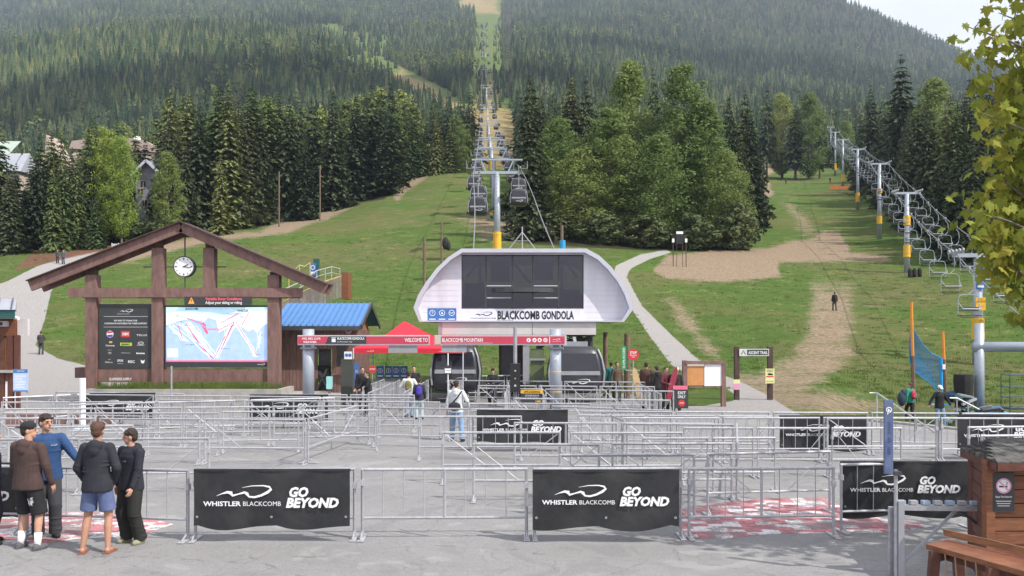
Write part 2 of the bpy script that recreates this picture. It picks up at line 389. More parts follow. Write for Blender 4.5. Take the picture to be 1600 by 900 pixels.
CLEAR = [
 [(-200, 700), (-200, 402), (0, 402), (60, 388), (170, 385), (300, 364), (400, 358), (440, 340), (520, 322), (600, 312), (625, 296), (660, 264), (700, 257), (742, 255), (735, 200), (690, 178), (640, 148), (603, 120), (572, 106), (545, 96), (535, 66), (500, 52), (495, 38), (530, 38), (560, 50), (612, 55), (612, 68), (600, 90), (640, 112), (700, 142), (735, 160), (737, 120), (740, 60), (741, 20), (715, 10), (715, -20), (785, -20), (782, 20), (781, 60), (788, 120), (798, 165), (808, 195), (812, 255), (825, 382), (1000, 392), (1168, 392), (1182, 350), (1178, 255), (1200, 252), (1215, 270), (1282, 264), (1345, 262), (1400, 330), (1440, 370), (1480, 405), (1600, 440), (1900, 470), (1900, 700)],
]
mG = mask(GRAVEL, 3, 30, 300); mD = np.maximum(mask(DIRT, 6, 30, 700, 9), 0.74*mask(TRAIL, 20, 30, 700, 8)); mO = mask(GOLD, 7, 200, 1e9, 7); mS = mask(SOIL, 5, 80, 400)
mC = mask(CLEAR, 4)
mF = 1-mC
verts = np.stack([GX, GYp, GZ], -1).reshape(-1, 3)
nr, nc = GZ.shape
ii = np.arange(nr*nc).reshape(nr, nc)
quads = np.stack([ii[:-1, :-1], ii[:-1, 1:], ii[1:, 1:], ii[1:, :-1]], -1).reshape(-1, 4)
me = bpy.data.meshes.new('terrain'); me.vertices.add(len(verts)); me.vertices.foreach_set('co', verts.ravel())
me.loops.add(quads.size); me.loops.foreach_set('vertex_index', quads.ravel().astype(np.int32))
me.polygons.add(len(quads)); me.polygons.foreach_set('loop_start', (np.arange(len(quads))*4).astype(np.int32))
me.update(calc_edges=True); me.polygons.foreach_set('use_smooth', [True]*len(quads))
ca = me.color_attributes.new('cover', 'FLOAT_COLOR', 'POINT')
ca.data.foreach_set('color', np.stack([mG, mD, mO, mS], -1).reshape(-1).astype(np.float32))
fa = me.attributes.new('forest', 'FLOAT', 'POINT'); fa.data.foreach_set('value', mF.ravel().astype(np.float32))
terr = bpy.data.objects.new('grass_slope', me); col.objects.link(terr); tag(terr, kind='structure')

def node_mat(name):
    m = bpy.data.materials.new(name); m.use_nodes = True; nt = m.node_tree
    return m, nt, nt.nodes['Principled BSDF'], nt.links.new
def nnoise(nt, vec, scale, detail=5, rough=0.6, dist=0.0):
    n = nt.nodes.new('ShaderNodeTexNoise'); n.inputs['Scale'].default_value = scale; n.inputs['Detail'].default_value = detail
    n.inputs['Roughness'].default_value = rough; n.inputs['Distortion'].default_value = dist; nt.links.new(vec, n.inputs['Vector']); return n.outputs[0]
def ramp(nt, fac, stops):
    r = nt.nodes.new('ShaderNodeValToRGB'); nt.links.new(fac, r.inputs[0]); e = r.color_ramp.elements
    while len(e) < len(stops): e.new(0.5)
    for i, (p, c) in enumerate(stops): e[i].position = p; e[i].color = (*c, 1)
    return r.outputs[0]
def mrange(nt, v, a, b, c=0.0, d=1.0):
    r = nt.nodes.new('ShaderNodeMapRange'); r.inputs[1].default_value = a; r.inputs[2].default_value = b; r.inputs[3].default_value = c; r.inputs[4].default_value = d
    nt.links.new(v, r.inputs[0]); return r.outputs[0]
def mixc(nt, f, a, b, mode='MIX'):
    m = nt.nodes.new('ShaderNodeMix'); m.data_type = 'RGBA'; m.blend_type = mode
    for s, v in ((0, f), (6, a), (7, b)):
        if hasattr(v, 'links') or isinstance(v, bpy.types.NodeSocket): nt.links.new(v, m.inputs[s])
        else: m.inputs[s].default_value = v if not isinstance(v, tuple) else (*v, 1)
    return m.outputs[2]
def math2(nt, op, a, b):
    m = nt.nodes.new('ShaderNodeMath'); m.operation = op
    for i, v in enumerate((a, b)):
        if isinstance(v, bpy.types.NodeSocket): nt.links.new(v, m.inputs[i])
        else: m.inputs[i].default_value = v
    return m.outputs[0]
m, nt, b, L = node_mat('meadow_and_gravel')
tc = nt.nodes.new('ShaderNodeTexCoord'); vec = tc.outputs['Object']
big = nnoise(nt, vec, 0.05, 4); mid = nnoise(nt, vec, 0.35, 6, 0.7); fine = nnoise(nt, vec, 3.0, 6, 0.75); vf = nnoise(nt, vec, 14, 4, 0.7)
g1 = ramp(nt, mid, [(0.28, (0.044, 0.098, 0.018)), (0.48, (0.080, 0.150, 0.028)), (0.68, (0.150, 0.195, 0.055))])
g2 = ramp(nt, fine, [(0.3, (0.040, 0.080, 0.018)), (0.5, (0.095, 0.155, 0.034)), (0.72, (0.22, 0.235, 0.09))])
gr = mixc(nt, 0.5, g1, g2)
gr = mixc(nt, mrange(nt, big, 0.46, 0.60, 0, 0.6), gr, (0.19, 0.16, 0.075))
nd = nnoise(nt, vec, 0.12, 6, 0.8); gr = mixc(nt, mrange(nt, nd, 0.55, 0.68, 0, 0.75), gr, (0.22, 0.17, 0.10))
nl = nnoise(nt, vec, 0.09, 4, 0.6, 1.0); gr = mixc(nt, mrange(nt, nl, 0.53, 0.66, 0, 0.6), gr, (0.10, 0.19, 0.03))
gr = mixc(nt, mrange(nt, vf, 0.35, 0.65, 0.0, 0.5), gr, (0.03, 0.055, 0.012))
att = nt.nodes.new('ShaderNodeVertexColor'); att.layer_name = 'cover'
sep = nt.nodes.new('ShaderNodeSeparateColor'); L(att.outputs[0], sep.inputs[0])
def edge(v, amt, lo, hi):
    s_ = math2(nt, 'ADD', v, mrange(nt, mixfine, 0, 1, -amt, amt)); return mrange(nt, s_, lo, hi)
mixfine = math2(nt, 'ADD', math2(nt, 'MULTIPLY', mid, 0.5), math2(nt, 'MULTIPLY', fine, 0.5))
mixfine = math2(nt, 'ADD', math2(nt, 'MULTIPLY', mid, 0.5), math2(nt, 'MULTIPLY', fine, 0.5))
dirtc = ramp(nt, fine, [(0.25, (0.16, 0.115, 0.08)), (0.5, (0.27, 0.205, 0.14)), (0.75, (0.42, 0.335, 0.25))])
gravc = ramp(nt, vf, [(0.25, (0.22, 0.21, 0.20)), (0.5, (0.36, 0.34, 0.33)), (0.75, (0.50, 0.48, 0.46))])
goldc = ramp(nt, mixfine, [(0.35, (0.09, 0.10, 0.035)), (0.47, (0.22, 0.17, 0.075)), (0.6, (0.38, 0.28, 0.15))])
soilc = ramp(nt, fine, [(0.3, (0.10, 0.05, 0.035)), (0.7, (0.24, 0.12, 0.08))])
c = mixc(nt, edge(sep.outputs[2], 2.6, 0.3, 0.9), gr, goldc)
c = mixc(nt, edge(sep.outputs[1], 1.5, 0.30, 0.8), c, dirtc)
c = mixc(nt, edge(sep.outputs[0], 0.5, 0.42, 0.6), c, gravc)
c = mixc(nt, edge(att.outputs[1], 0.8, 0.4, 0.7), c, soilc)
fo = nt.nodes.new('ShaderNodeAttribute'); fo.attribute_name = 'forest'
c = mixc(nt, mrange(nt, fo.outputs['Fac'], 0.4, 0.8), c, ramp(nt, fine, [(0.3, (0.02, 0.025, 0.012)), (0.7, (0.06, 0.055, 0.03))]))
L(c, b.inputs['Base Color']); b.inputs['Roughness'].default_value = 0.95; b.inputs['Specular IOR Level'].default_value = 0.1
bp = nt.nodes.new('ShaderNodeBump'); bp.inputs['Strength'].default_value = 0.9; bp.inputs['Distance'].default_value = 0.25
hh = math2(nt, 'ADD', math2(nt, 'MULTIPLY', fine, 0.7), math2(nt, 'MULTIPLY', vf, 0.4)); L(hh, bp.inputs['Height']); L(bp.outputs[0], b.inputs['Normal'])
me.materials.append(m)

# ---------------------------------------------------------------- plaza
m, nt, b, L = node_mat('asphalt')
tc = nt.nodes.new('ShaderNodeTexCoord'); vec = tc.outputs['Object']
n1 = nnoise(nt, vec, 0.25, 5, 0.6); n2 = nnoise(nt, vec, 2.2, 6, 0.7); n3 = nnoise(nt, vec, 45, 3, 0.8); n4 = nnoise(nt, vec, 9, 5, 0.8)
base = ramp(nt, n1, [(0.3, (0.205, 0.20, 0.205)), (0.5, (0.26, 0.255, 0.255)), (0.7, (0.31, 0.30, 0.30))])
base = mixc(nt, mrange(nt, n2, 0.35, 0.7, 0, 0.6), base, (0.33, 0.325, 0.32))
base = mixc(nt, mrange(nt, n3, 0.4, 0.62, 0, 0.75), base, (0.14, 0.14, 0.14))
base = mixc(nt, mrange(nt, n3, 0.60, 0.72, 0, 0.75), base, (0.52, 0.51, 0.50))
base = mixc(nt, mrange(nt, n4, 0.56, 0.70, 0, 0.6), base, (0.12, 0.12, 0.125))
np_ = nnoise(nt, vec, 0.6, 3, 0.5, 2.0); base = mixc(nt, mrange(nt, np_, 0.56, 0.60, 0, 0.35), base, (0.17, 0.17, 0.175)); base = mixc(nt, mrange(nt, np_, 0.34, 0.38, 0.3, 0), base, (0.36, 0.355, 0.35))
wv = nt.nodes.new('ShaderNodeMapping'); wv.inputs['Scale'].default_value = (0.9, 1.0, 1)
dn = nt.nodes.new('ShaderNodeTexNoise'); dn.inputs['Scale'].default_value = 1.2; dn.inputs['Detail'].default_value = 4; L(vec, dn.inputs['Vector'])
vadd = nt.nodes.new('ShaderNodeVectorMath'); vadd.operation = 'MULTIPLY_ADD'; L(dn.outputs['Color'], vadd.inputs[0]); vadd.inputs[1].default_value = (0.9, 0.9, 0); L(vec, vadd.inputs[2])
def crack(scale, wdt, strg, base):
    vo = nt.nodes.new('ShaderNodeTexVoronoi'); vo.feature = 'DISTANCE_TO_EDGE'; vo.inputs['Scale'].default_value = scale; L(vadd.outputs[0], vo.inputs['Vector'])
    k = mrange(nt, vo.outputs['Distance'], 0, wdt, strg*0.55, 0.0)
    k = math2(nt, 'MULTIPLY', k, mrange(nt, n2, 0.46, 0.58))
    return mixc(nt, k, base, (0.06, 0.06, 0.06))
base = crack(0.28, 0.008, 0.9, base); base = crack(0.9, 0.014, 0.6, base)
L(base, b.inputs['Base Color']); b.inputs['Roughness'].default_value = 0.85; b.inputs['Specular IOR Level'].default_value = 0.25
bp = nt.nodes.new('ShaderNodeBump'); bp.inputs['Strength'].default_value = 0.5; bp.inputs['Distance'].default_value = 0.01; L(n3, bp.inputs['Height']); L(bp.outputs[0], b.inputs['Normal'])
M['asphalt'] = m
plz = [(-200, -150), (200, -150), (200, 20), (22, 26), (16.0, 28.05), (14.7, 29.5), (12.9, 32.3), (11.2, 34.7), (6.8, 38.0), (6.2, 41), (6.0, 47), (-11, 47), (-13, 40.6), (-20, 40.4), (-24, 36.5), (-200, 34)]
o = MB().add([(x, y, 0.006) for x, y in plz], [tuple(range(len(plz)))]).build('plaza', M['asphalt']); tag(o, kind='structure')
mb = MB()
kp = [(22, 26), (16.0, 28.05), (14.7, 29.5), (12.9, 32.3), (11.9, 33.6)]
for a, bb_ in zip(kp[:-1], kp[1:]): mb.bar((a[0], a[1], -0.42), (bb_[0], bb_[1], -0.42), 0.25, 1.0)
tag(mb.build('retaining_kerb', M['concrete']), kind='structure')
o = MB().add([(-3000, -600, -3), (3000, -600, -3), (3000, 30, -3), (-3000, 30, -3)], [(0, 1, 2, 3)]).build('ground', terr.data.materials[0]); tag(o, kind='structure')
# ---------------------------------------------------------------- foliage materials
def leafmat(name, c1, c2, objv=0.25, trans=0.25, hue=0.03, patch=0.0):
    m, nt, b, L = node_mat(name)
    tc = nt.nodes.new('ShaderNodeTexCoord'); g = nt.nodes.new('ShaderNodeNewGeometry')
    n = nnoise(nt, g.outputs['Position'], 0.9, 4, 0.7)
    rp = mrange(nt, g.outputs['Random Per Island'], 0, 1, -0.25, 0.25)
    f = math2(nt, 'ADD', mrange(nt, n, 0.3, 0.7), rp)
    c = mixc(nt, f, c1, c2)
    if patch:
        pn = nnoise(nt, g.outputs['Position'], 0.011, 4, 0.6, 1.0); c = mixc(nt, mrange(nt, pn, 0.46, 0.62, 0, patch), c, (0.13, 0.165, 0.055)); pn2 = nnoise(nt, g.outputs['Position'], 0.0045, 5, 0.65); c = mixc(nt, mrange(nt, pn2, 0.5, 0.62, 0, 0.6), c, (0.018, 0.032, 0.020))
    oi = nt.nodes.new('ShaderNodeObjectInfo'); hs = nt.nodes.new('ShaderNodeHueSaturation')
    L(mrange(nt, oi.outputs['Random'], 0, 1, 1-objv, 1+objv), hs.inputs['Value'])
    L(mrange(nt, oi.outputs['Random'], 0, 1, 0.5+hue, 0.5-hue*0.6), hs.inputs['Hue']); L(c, hs.inputs['Color'])
    L(hs.outputs[0], b.inputs['Base Color']); b.inputs['Roughness'].default_value = 0.7; b.inputs['Specular IOR Level'].default_value = 0.15
    if trans:
        t = nt.nodes.new('ShaderNodeBsdfTranslucent'); L(hs.outputs[0], t.inputs[0]); mx = nt.nodes.new('ShaderNodeMixShader'); mx.inputs[0].default_value = trans
        L(b.outputs[0], mx.inputs[1]); L(t.outputs[0], mx.inputs[2]); L(mx.outputs[0], nt.nodes['Material Output'].inputs[0])
    return m
M['conif'] = leafmat('dark_conifer_needles', (0.034, 0.050, 0.026), (0.085, 0.105, 0.052), 0.38, 0.0, 0.05)
M['conifg'] = leafmat('green_conifer_needles', (0.075, 0.098, 0.034), (0.15, 0.18, 0.065), 0.3, 0.0, 0.05)
M['confar'] = leafmat('distant_forest_foliage', (0.022, 0.038, 0.020), (0.075, 0.10, 0.045), 0.6, 0.0, 0.10, 0.6)
M['decid'] = leafmat('green_broadleaf', (0.135, 0.175, 0.048), (0.30, 0.355, 0.115), 0.2, 0.4)
M['decidb'] = leafmat('bright_spring_leaves', (0.14, 0.21, 0.035), (0.27, 0.36, 0.075), 0.12, 0.3)
M['decidd'] = leafmat('dark_green_shrub_leaves', (0.060, 0.085, 0.035), (0.13, 0.16, 0.07), 0.2, 0.15)
M['maple'] = leafmat('yellow_green_maple_leaf', (0.20, 0.22, 0.035), (0.36, 0.34, 0.06), 0.12, 0.35)

def conifer(h, r, seed, dens=1.0, base=0.1, shape=0.85, droop=0.35):
    rd = random.Random(seed); V = []; Fc = []
    nl = int(34*dens*(h/20)**0.5)
    for k in range(nl):
        t = (k+rd.random())/nl; z = h*(base+(1-base)*t)
        L_ = r*((1-t)**shape)*rd.uniform(0.75, 1.15)+0.15
        nb = max(4, int(10*dens*(1-t*0.5)))
        a0 = rd.random()*PI*2
        for b in range(nb):
            a = a0+2*PI*b/nb+rd.uniform(-.3, .3); l = L_*rd.uniform(0.6, 1.18)
            ca, sa = math.cos(a), math.sin(a); dr = droop*rd.uniform(0.5, 1.5)
            pts = []
            for q in (0.12, 0.5, 0.8, 1.0): pts.append((ca*l*q, sa*l*q, z-l*dr*q*q+ (0.10*l if q == 1.0 else 0)))
            wd = [0.08*l, 0.17*l, 0.13*l, 0.02*l]
            n0 = len(V)
            for p, ww in zip(pts, wd):
                jz = rd.uniform(-.06, .06)*l
                V.append((p[0]-sa*ww, p[1]+ca*ww, p[2]-ww*0.5+jz)); V.append((p[0]+sa*ww, p[1]-ca*ww, p[2]-ww*0.5-jz))
            for q in range(3): Fc.append((n0+2*q, n0+2*q+1, n0+2*q+3, n0+2*q+2))
            for q in range(int(9*dens)):    # hanging sprays
                u = rd.uniform(0.25, 1.0); p = (ca*l*u, sa*l*u, z-l*dr*u*u); s = l*rd.uniform(0.08, 0.19)+0.06
                da = a+rd.choice((-1, 1))*rd.uniform(0.5, 1.3); n0 = len(V)
                V.append((p[0], p[1], p[2]+0.05)); V.append((p[0]+math.cos(da)*s*1.3, p[1]+math.sin(da)*s*1.3, p[2]-s*0.5))
                V.append((p[0]+math.cos(da+1)*s*0.5, p[1]+math.sin(da+1)*s*0.5, p[2]-s*1.1)); Fc.append((n0, n0+1, n0+2))
    n0 = len(V); V += [(0.1, 0, h*0.93), (-0.05, 0.09, h*0.93), (-0.05, -0.09, h*0.93), (0, 0, h*1.02)]; Fc += [(n0, n0+1, n0+3), (n0+1, n0+2, n0+3), (n0+2, n0, n0+3)]
    m_ = MB(); m_.add(V, Fc); return m_
def broadleaf(h, r, seed, nclump=70, per=60, leaf=0.33, base=0.15, top=0.55, waist=0.35, gap=0.0):
    rd = random.Random(seed); V = []; Fc = []
    for c in range(nclump):
        t = rd.random()**0.9; z = h*(base+(1-base)*t)
        # radius profile: widest at 'waist'
        pr = math.sin(PI*min(1, (t*(1-waist)/(1-waist) if False else (0.5*t/waist if t < waist else 0.5+0.5*(t-waist)/(1-waist)))))**top
        a = rd.random()*2*PI; rr = r*pr*math.sqrt(rd.random())*0.95
        cx, cy = rr*math.cos(a), rr*math.sin(a); cr = r*rd.uniform(0.16, 0.32)
        for q in range(per):
            d = Vector((rd.gauss(0, 1), rd.gauss(0, 1), rd.gauss(0, 0.8))); d.normalize(); d *= cr*rd.uniform(0.5, 1.15)
            p = Vector((cx, cy, z))+d
            if p.z < 0.3: continue
            n = (d.normalized()+Vector((rd.uniform(-.7, .7), rd.uniform(-.7, .7), rd.uniform(-.4, .9)))).normalized()
            u = n.cross(Vector((rd.uniform(-1, 1), rd.uniform(-1, 1), rd.uniform(-1, 1)))).normalized(); v = n.cross(u)
            s = leaf*rd.uniform(0.6, 1.3); n0 = len(V)
            V += [p-u*s*0.5, p+v*s*0.32, p+u*s*0.55, p-v*s*0.32]; Fc.append((n0, n0+1, n0+2, n0+3))
    m_ = MB(); m_.add(V, Fc); return m_
def farcone(h, r, seed, nl=7, npt=7):
    rd = random.Random(seed); m_ = MB()
    for k in range(nl):
        t = k/nl; z0 = h*(0.08+0.92*t); z1 = h*min(1.0, 0.08+0.92*(t+1.7/nl)); rr = r*(1-t)**0.85*rd.uniform(.85, 1.15)
        V = [(0, 0, z1)]; a0 = rd.random()*6
        for q in range(npt*2):
            a = a0+PI*q/npt; rq = rr*(rd.uniform(.85, 1.15) if q % 2 == 0 else rd.uniform(.45, .65)); V.append((rq*math.cos(a), rq*math.sin(a), z0-(0.05*h if q % 2 == 0 else -0.01*h)*rd.uniform(.3, 1)))
        m_.add(V, [(0, 1+q, 1+(q+1) % (npt*2)) for q in range(npt*2)])
    return m_
def farball(h, r, seed):
    return broadleaf(h, r, seed, 16, 9, 1.9, 0.1, 0.5, 0.4)
def trunkmesh(h, r, seed, limbs=0):
    rd = random.Random(seed); m_ = MB(); pts = [(0, 0, -0.8)]; rs = [r*1.25]
    for k in range(1, 7): pts.append((rd.uniform(-.1, .1)*r*2, rd.uniform(-.1, .1)*r*2, h*k/6)); rs.append(r*(1-k/6.3))
    m_.tube(pts, rs, 8)
    for k in range(limbs):
        z = h*rd.uniform(0.22, 0.8); a = rd.random()*2*PI; l = h*rd.uniform(.12, .25)
        m_.tube([(0, 0, z), (math.cos(a)*l*.5, math.sin(a)*l*.5, z+l*.5), (math.cos(a)*l, math.sin(a)*l, z+l*1.15)], [r*.35, r*.22, r*.05], 5)
    return m_
def proto(kind, seed):
    """mesh pair (crown, trunk) for a tree 20 m tall"""
    if kind == 'conifer': c = conifer(20, 3.7, seed, 1.25, 0.03); mt = M['conif']; t = trunkmesh(18, 0.3, seed)
    elif kind == 'slimconifer': c = conifer(20, 2.5, seed, 1.2, 0.03, 0.8, 0.5); mt = M['conifg']; t = trunkmesh(18, 0.25, seed)
    elif kind == 'bareconifer': c = conifer(20, 3.8, seed, 0.95, 0.22, 0.7); mt = M['conif']; t = trunkmesh(18, 0.33, seed)
    elif kind == 'broad': c = broadleaf(20, 4.8, seed, 230, 60, 0.34, 0.05, 0.6, 0.35); mt = M['decid']; t = trunkmesh(15, 0.3, seed, 6)
    elif kind == 'broadslim': c = broadleaf(20, 3.4, seed, 190, 60, 0.33, 0.06, 0.5, 0.4); mt = M['decid']; t = trunkmesh(16, 0.26, seed, 6)
    elif kind == 'birch': c = broadleaf(20, 4.4, seed, 190, 60, 0.31, 0.10, 0.5, 0.42); mt = M['decidb']; t = trunkmesh(16, 0.22, seed, 6)
    elif kind == 'shrub': c = broadleaf(20, 9, seed, 60, 50, 1.7, 0.0, 0.45, 0.4); mt = M['decidd']; t = trunkmesh(8, 0.5, seed, 3)
    cm = c.mesh('crown'); cm.materials.append(mt); tm = t.mesh('trunk'); tm.materials.append(M['bark'] if kind != 'birch' else M['bark2'])
    return cm, tm
PROT = {}
for k_, n_ in (('conifer', 4), ('slimconifer', 3), ('bareconifer', 2), ('broad', 3), ('broadslim', 2), ('birch', 2), ('shrub', 2)):
    PROT[k_] = [proto(k_, 11+i*7) for i in range(n_)]
NAMEK = {'conifer': 'conifer_tree', 'slimconifer': 'conifer_tree', 'bareconifer': 'conifer_tree', 'broad': 'broadleaf_tree', 'broadslim': 'broadleaf_tree', 'birch': 'birch_tree', 'shrub': 'shrub'}
WID = {'conifer': 3.7, 'slimconifer': 2.5, 'bareconifer': 3.8, 'broad': 4.9, 'broadslim': 3.5, 'birch': 4.5, 'shrub': 9}
def plant(kind, X, Y, z, h, rad, label, group=None, seed=None):
    rd = random.Random(int(X*13.7+Y*7.1) if seed is None else seed)
    cm, tm = rd.choice(PROT[kind]); s = h/20.0; sr = rad/WID[kind]
    t = thing(NAMEK[kind], label, 'tree' if kind != 'shrub' else 'shrub', (X, Y, z), rd.random()*6.28, group)
    t.scale = (sr, sr, s)
    for nme, ms in (('crown', cm), ('trunk', tm)):
        o = bpy.data.objects.new(nme, ms); col.objects.link(o); o.parent = t
    return t
def plant_px(kind, px, ytop, Y, wpx, label, group=None, zoff=0.0):
    g = G(px, Y); ztop = H-(ytop-HZ)/F*Y; h = max(1.5, ztop-g.z)
    return plant(kind, g.x, Y, g.z+zoff, h, wpx/2*Y/F, label, group)

placed = []   # (X, Y, r) kept clear
HERO = [
 # left group beside the path
 ('conifer', 16, 258, 128, 46, 'dark conifer at the left edge of the photo beside the gravel path'),
 ('conifer', 62, 208, 150, 50, 'tall dark conifer behind the first conifer at the left edge'),
 ('slimconifer', 84, 250, 126, 34, 'narrow olive conifer right of the leftmost dark conifer above the red soil bank'),
 ('slimconifer', 100, 228, 128, 36, 'narrow olive conifer left of the bare-stemmed dark conifer on the red soil bank'),
 ('slimconifer', 120, 232, 130, 34, 'narrow olive conifer directly left of the bright green birch pair'),
 ('conifer', 138, 195, 134, 40, 'slender dark conifer touching the left side of the bright green birch pair'),
 ('birch', 165, 205, 136, 66, 'left and yellower of the two bright green birches in front of the tan roof'),
 ('birch', 190, 218, 134, 58, 'right and brightest of the two bright green birches left of the grey house'),
 ('broadslim', 263, 240, 150, 40, 'round mid-green tree half covering the grey gabled house'),
 ('slimconifer', 152, 300, 128, 30, 'short yellow-green conifer at the foot of the bright birches'),
 ('shrub', 205, 338, 138, 42, 'low dark shrub under the right bright birch'),
 ('shrub', 240, 345, 150, 44, 'low dark hedge shrub in front of the grey house base'),
 ('conifer', 290, 215, 160, 46, 'dark conifer just right of the mid-green tree by the grey house'),
 ('slimconifer', 345, 240, 160, 34, 'olive narrow conifer standing proud of the dark stand above the timber gable'),
 ('conifer', 312, 160, 172, 62, 'tall dark spruce above the gable peak, left one of the pair'),
 ('conifer', 372, 150, 176, 66, 'tall dark spruce above the gable peak, right one of the pair'),
 ('conifer', 408, 175, 182, 56, 'dark spruce behind the left grey utility pole'),
 ('conifer', 452, 150, 190, 62, 'tall dark spruce between the two utility poles'),
 ('conifer', 478, 210, 186, 44, 'shorter dark spruce touching the left side of the right utility pole'),
 ('conifer', 520, 140, 205, 62, 'tallest dark spruce right of the right utility pole'),
 ('conifer', 556, 148, 215, 60, 'dark spruce second right of the right utility pole'),
 ('conifer', 590, 150, 225, 50, 'dark spruce above the eroded dirt track, left of the lit green trees'),
 ('shrub', 596, 290, 215, 40, 'reddish dark shrub at the top left of the eroded dirt track'),
 ('broadslim', 622, 178, 245, 30, 'lit green tree leftmost in the row left of the gondola towers'),
 ('slimconifer', 640, 168, 245, 28, 'lit green conifer second in the row left of the gondola towers'),
 ('slimconifer', 658, 190, 246, 26, 'lit green conifer third in the row left of the gondola towers'),
 ('slimconifer', 683, 172, 246, 26, 'brightest lit conifer in the row left of the gondola towers'),
 ('slimconifer', 705, 180, 247, 26, 'lit green conifer fifth in the row left of the gondola towers'),
 ('broadslim', 722, 196, 247, 26, 'round lit tree sixth in the row left of the gondola towers'),
 ('slimconifer', 735, 190, 249, 20, 'lit green conifer at the right end of the row left of the gondola towers'),
 # cluster right of the gondola
 ('conifer', 826, 178, 178, 44, 'dark conifer at the left end of the cluster right of the gondola towers'),
 ('conifer', 846, 150, 185, 50, 'dark conifer second from the left in the cluster right of the gondola towers'),
 ('broad', 872, 190, 128, 84, 'broad green tree at the left front of the big cluster right of the gondola'),
 ('broad', 905, 236, 122, 84, 'low green tree at the front of the cluster above the station roof right corner'),
 ('broadslim', 950, 175, 124, 84, 'pale green tree in the middle front of the big cluster'),
 ('broadslim', 985, 102, 150, 76, 'tall green poplar left of the tallest one in the big cluster'),
 ('conifer', 915, 118, 175, 66, 'tall dark conifer behind the left half of the big cluster'),
 ('conifer', 1020, 108, 160, 60, 'dark conifer between the two tall poplars of the big cluster'),
 ('broadslim', 1068, 104, 148, 90, 'tallest green poplar at the right of the big cluster'),
 ('broad', 1030, 215, 122, 88, 'green tree at the middle front of the big cluster'),
 ('broadslim', 1098, 172, 128, 86, 'green poplar on the right flank of the big cluster'),
 ('broad', 1132, 240, 122, 76, 'green tree low on the right edge of the big cluster above the dirt patch'),
 ('shrub', 1150, 318, 120, 56, 'bushy dark shrub at the right foot of the big cluster'),
 ('shrub', 1085, 335, 118, 56, 'bushy dark shrub behind the small black trail sign'),
 ('shrub', 1010, 338, 118, 60, 'bushy dark shrub in the middle foot of the big cluster'),
 ('shrub', 940, 335, 118, 60, 'bushy dark shrub at the left foot of the big cluster'),
 ('shrub', 862, 330, 121, 56, 'bushy shrub at the left end of the big cluster'),
 ('conifer', 1140, 150, 165, 56, 'brown-green conifer behind the right flank of the big cluster'),
 ('conifer', 1172, 170, 178, 50, 'brown-green conifer at the right end of the big cluster'),
 # trees at the top of the right-hand meadow
 ('bareconifer', 1198, 135, 330, 34, 'tall conifer with a bare stem at the left top of the right meadow'),
 ('broadslim', 1222, 148, 335, 40, 'pale green tree right of the bare-stemmed conifer above the right meadow'),
 ('bareconifer', 1243, 160, 325, 40, 'dark conifer with bare stems, left of two over the top of the right meadow'),
 ('broadslim', 1264, 148, 325, 44, 'green-topped tree with bare stem over the top of the right meadow'),
 ('bareconifer', 1281, 170, 330, 30, 'dark conifer with bare stem at the right of the meadow-top group'),
 ('broadslim', 1322, 190, 345, 26, 'small yellow-green tree behind the far chairlift towers'),
 ('conifer', 1360, 130, 240, 52, 'dark conifer left of the tallest conifer by the chairlift'),
 ('conifer', 1408, 85, 215, 88, 'tallest broad dark conifer behind the chairlift'),
 ('broadslim', 1460, 128, 205, 66, 'olive-topped tree right of the tallest conifer by the chairlift'),
 ('conifer', 1435, 190, 180, 66, 'dark conifer in front, between the tall conifer and the maple'),
 ('conifer', 1515, 120, 175, 72, 'dark conifer partly hidden by the maple leaves'),
 ('conifer', 1390, 215, 200, 46, 'lower dark conifer behind the third chairlift tower'),
 ('conifer', 1560, 150, 160, 84, 'dark conifer behind the maple leaves at the right edge'),
 ('conifer', 1490, 215, 160, 60, 'dark conifer above the chairs left of the maple'),
 ('conifer', 1345, 175, 290, 36, 'dark conifer beside the fourth chairlift tower'),
 ('conifer', 1620, 190, 140, 90, 'dark conifer at the right edge of the photo behind the maple'),
]
for k_, px, yt, Y, wp, lb in HERO:
    if 835 < px < 1185 and Y < 140: Y += 20
    if px < 250 and Y < 140: Y += 12
    o = plant_px(k_, px, yt, Y, wp*(1.15 if 'conif' in k_ else (1.05 if k_ == 'birch' else 1.3)), lb); placed.append((o.location.x, Y))

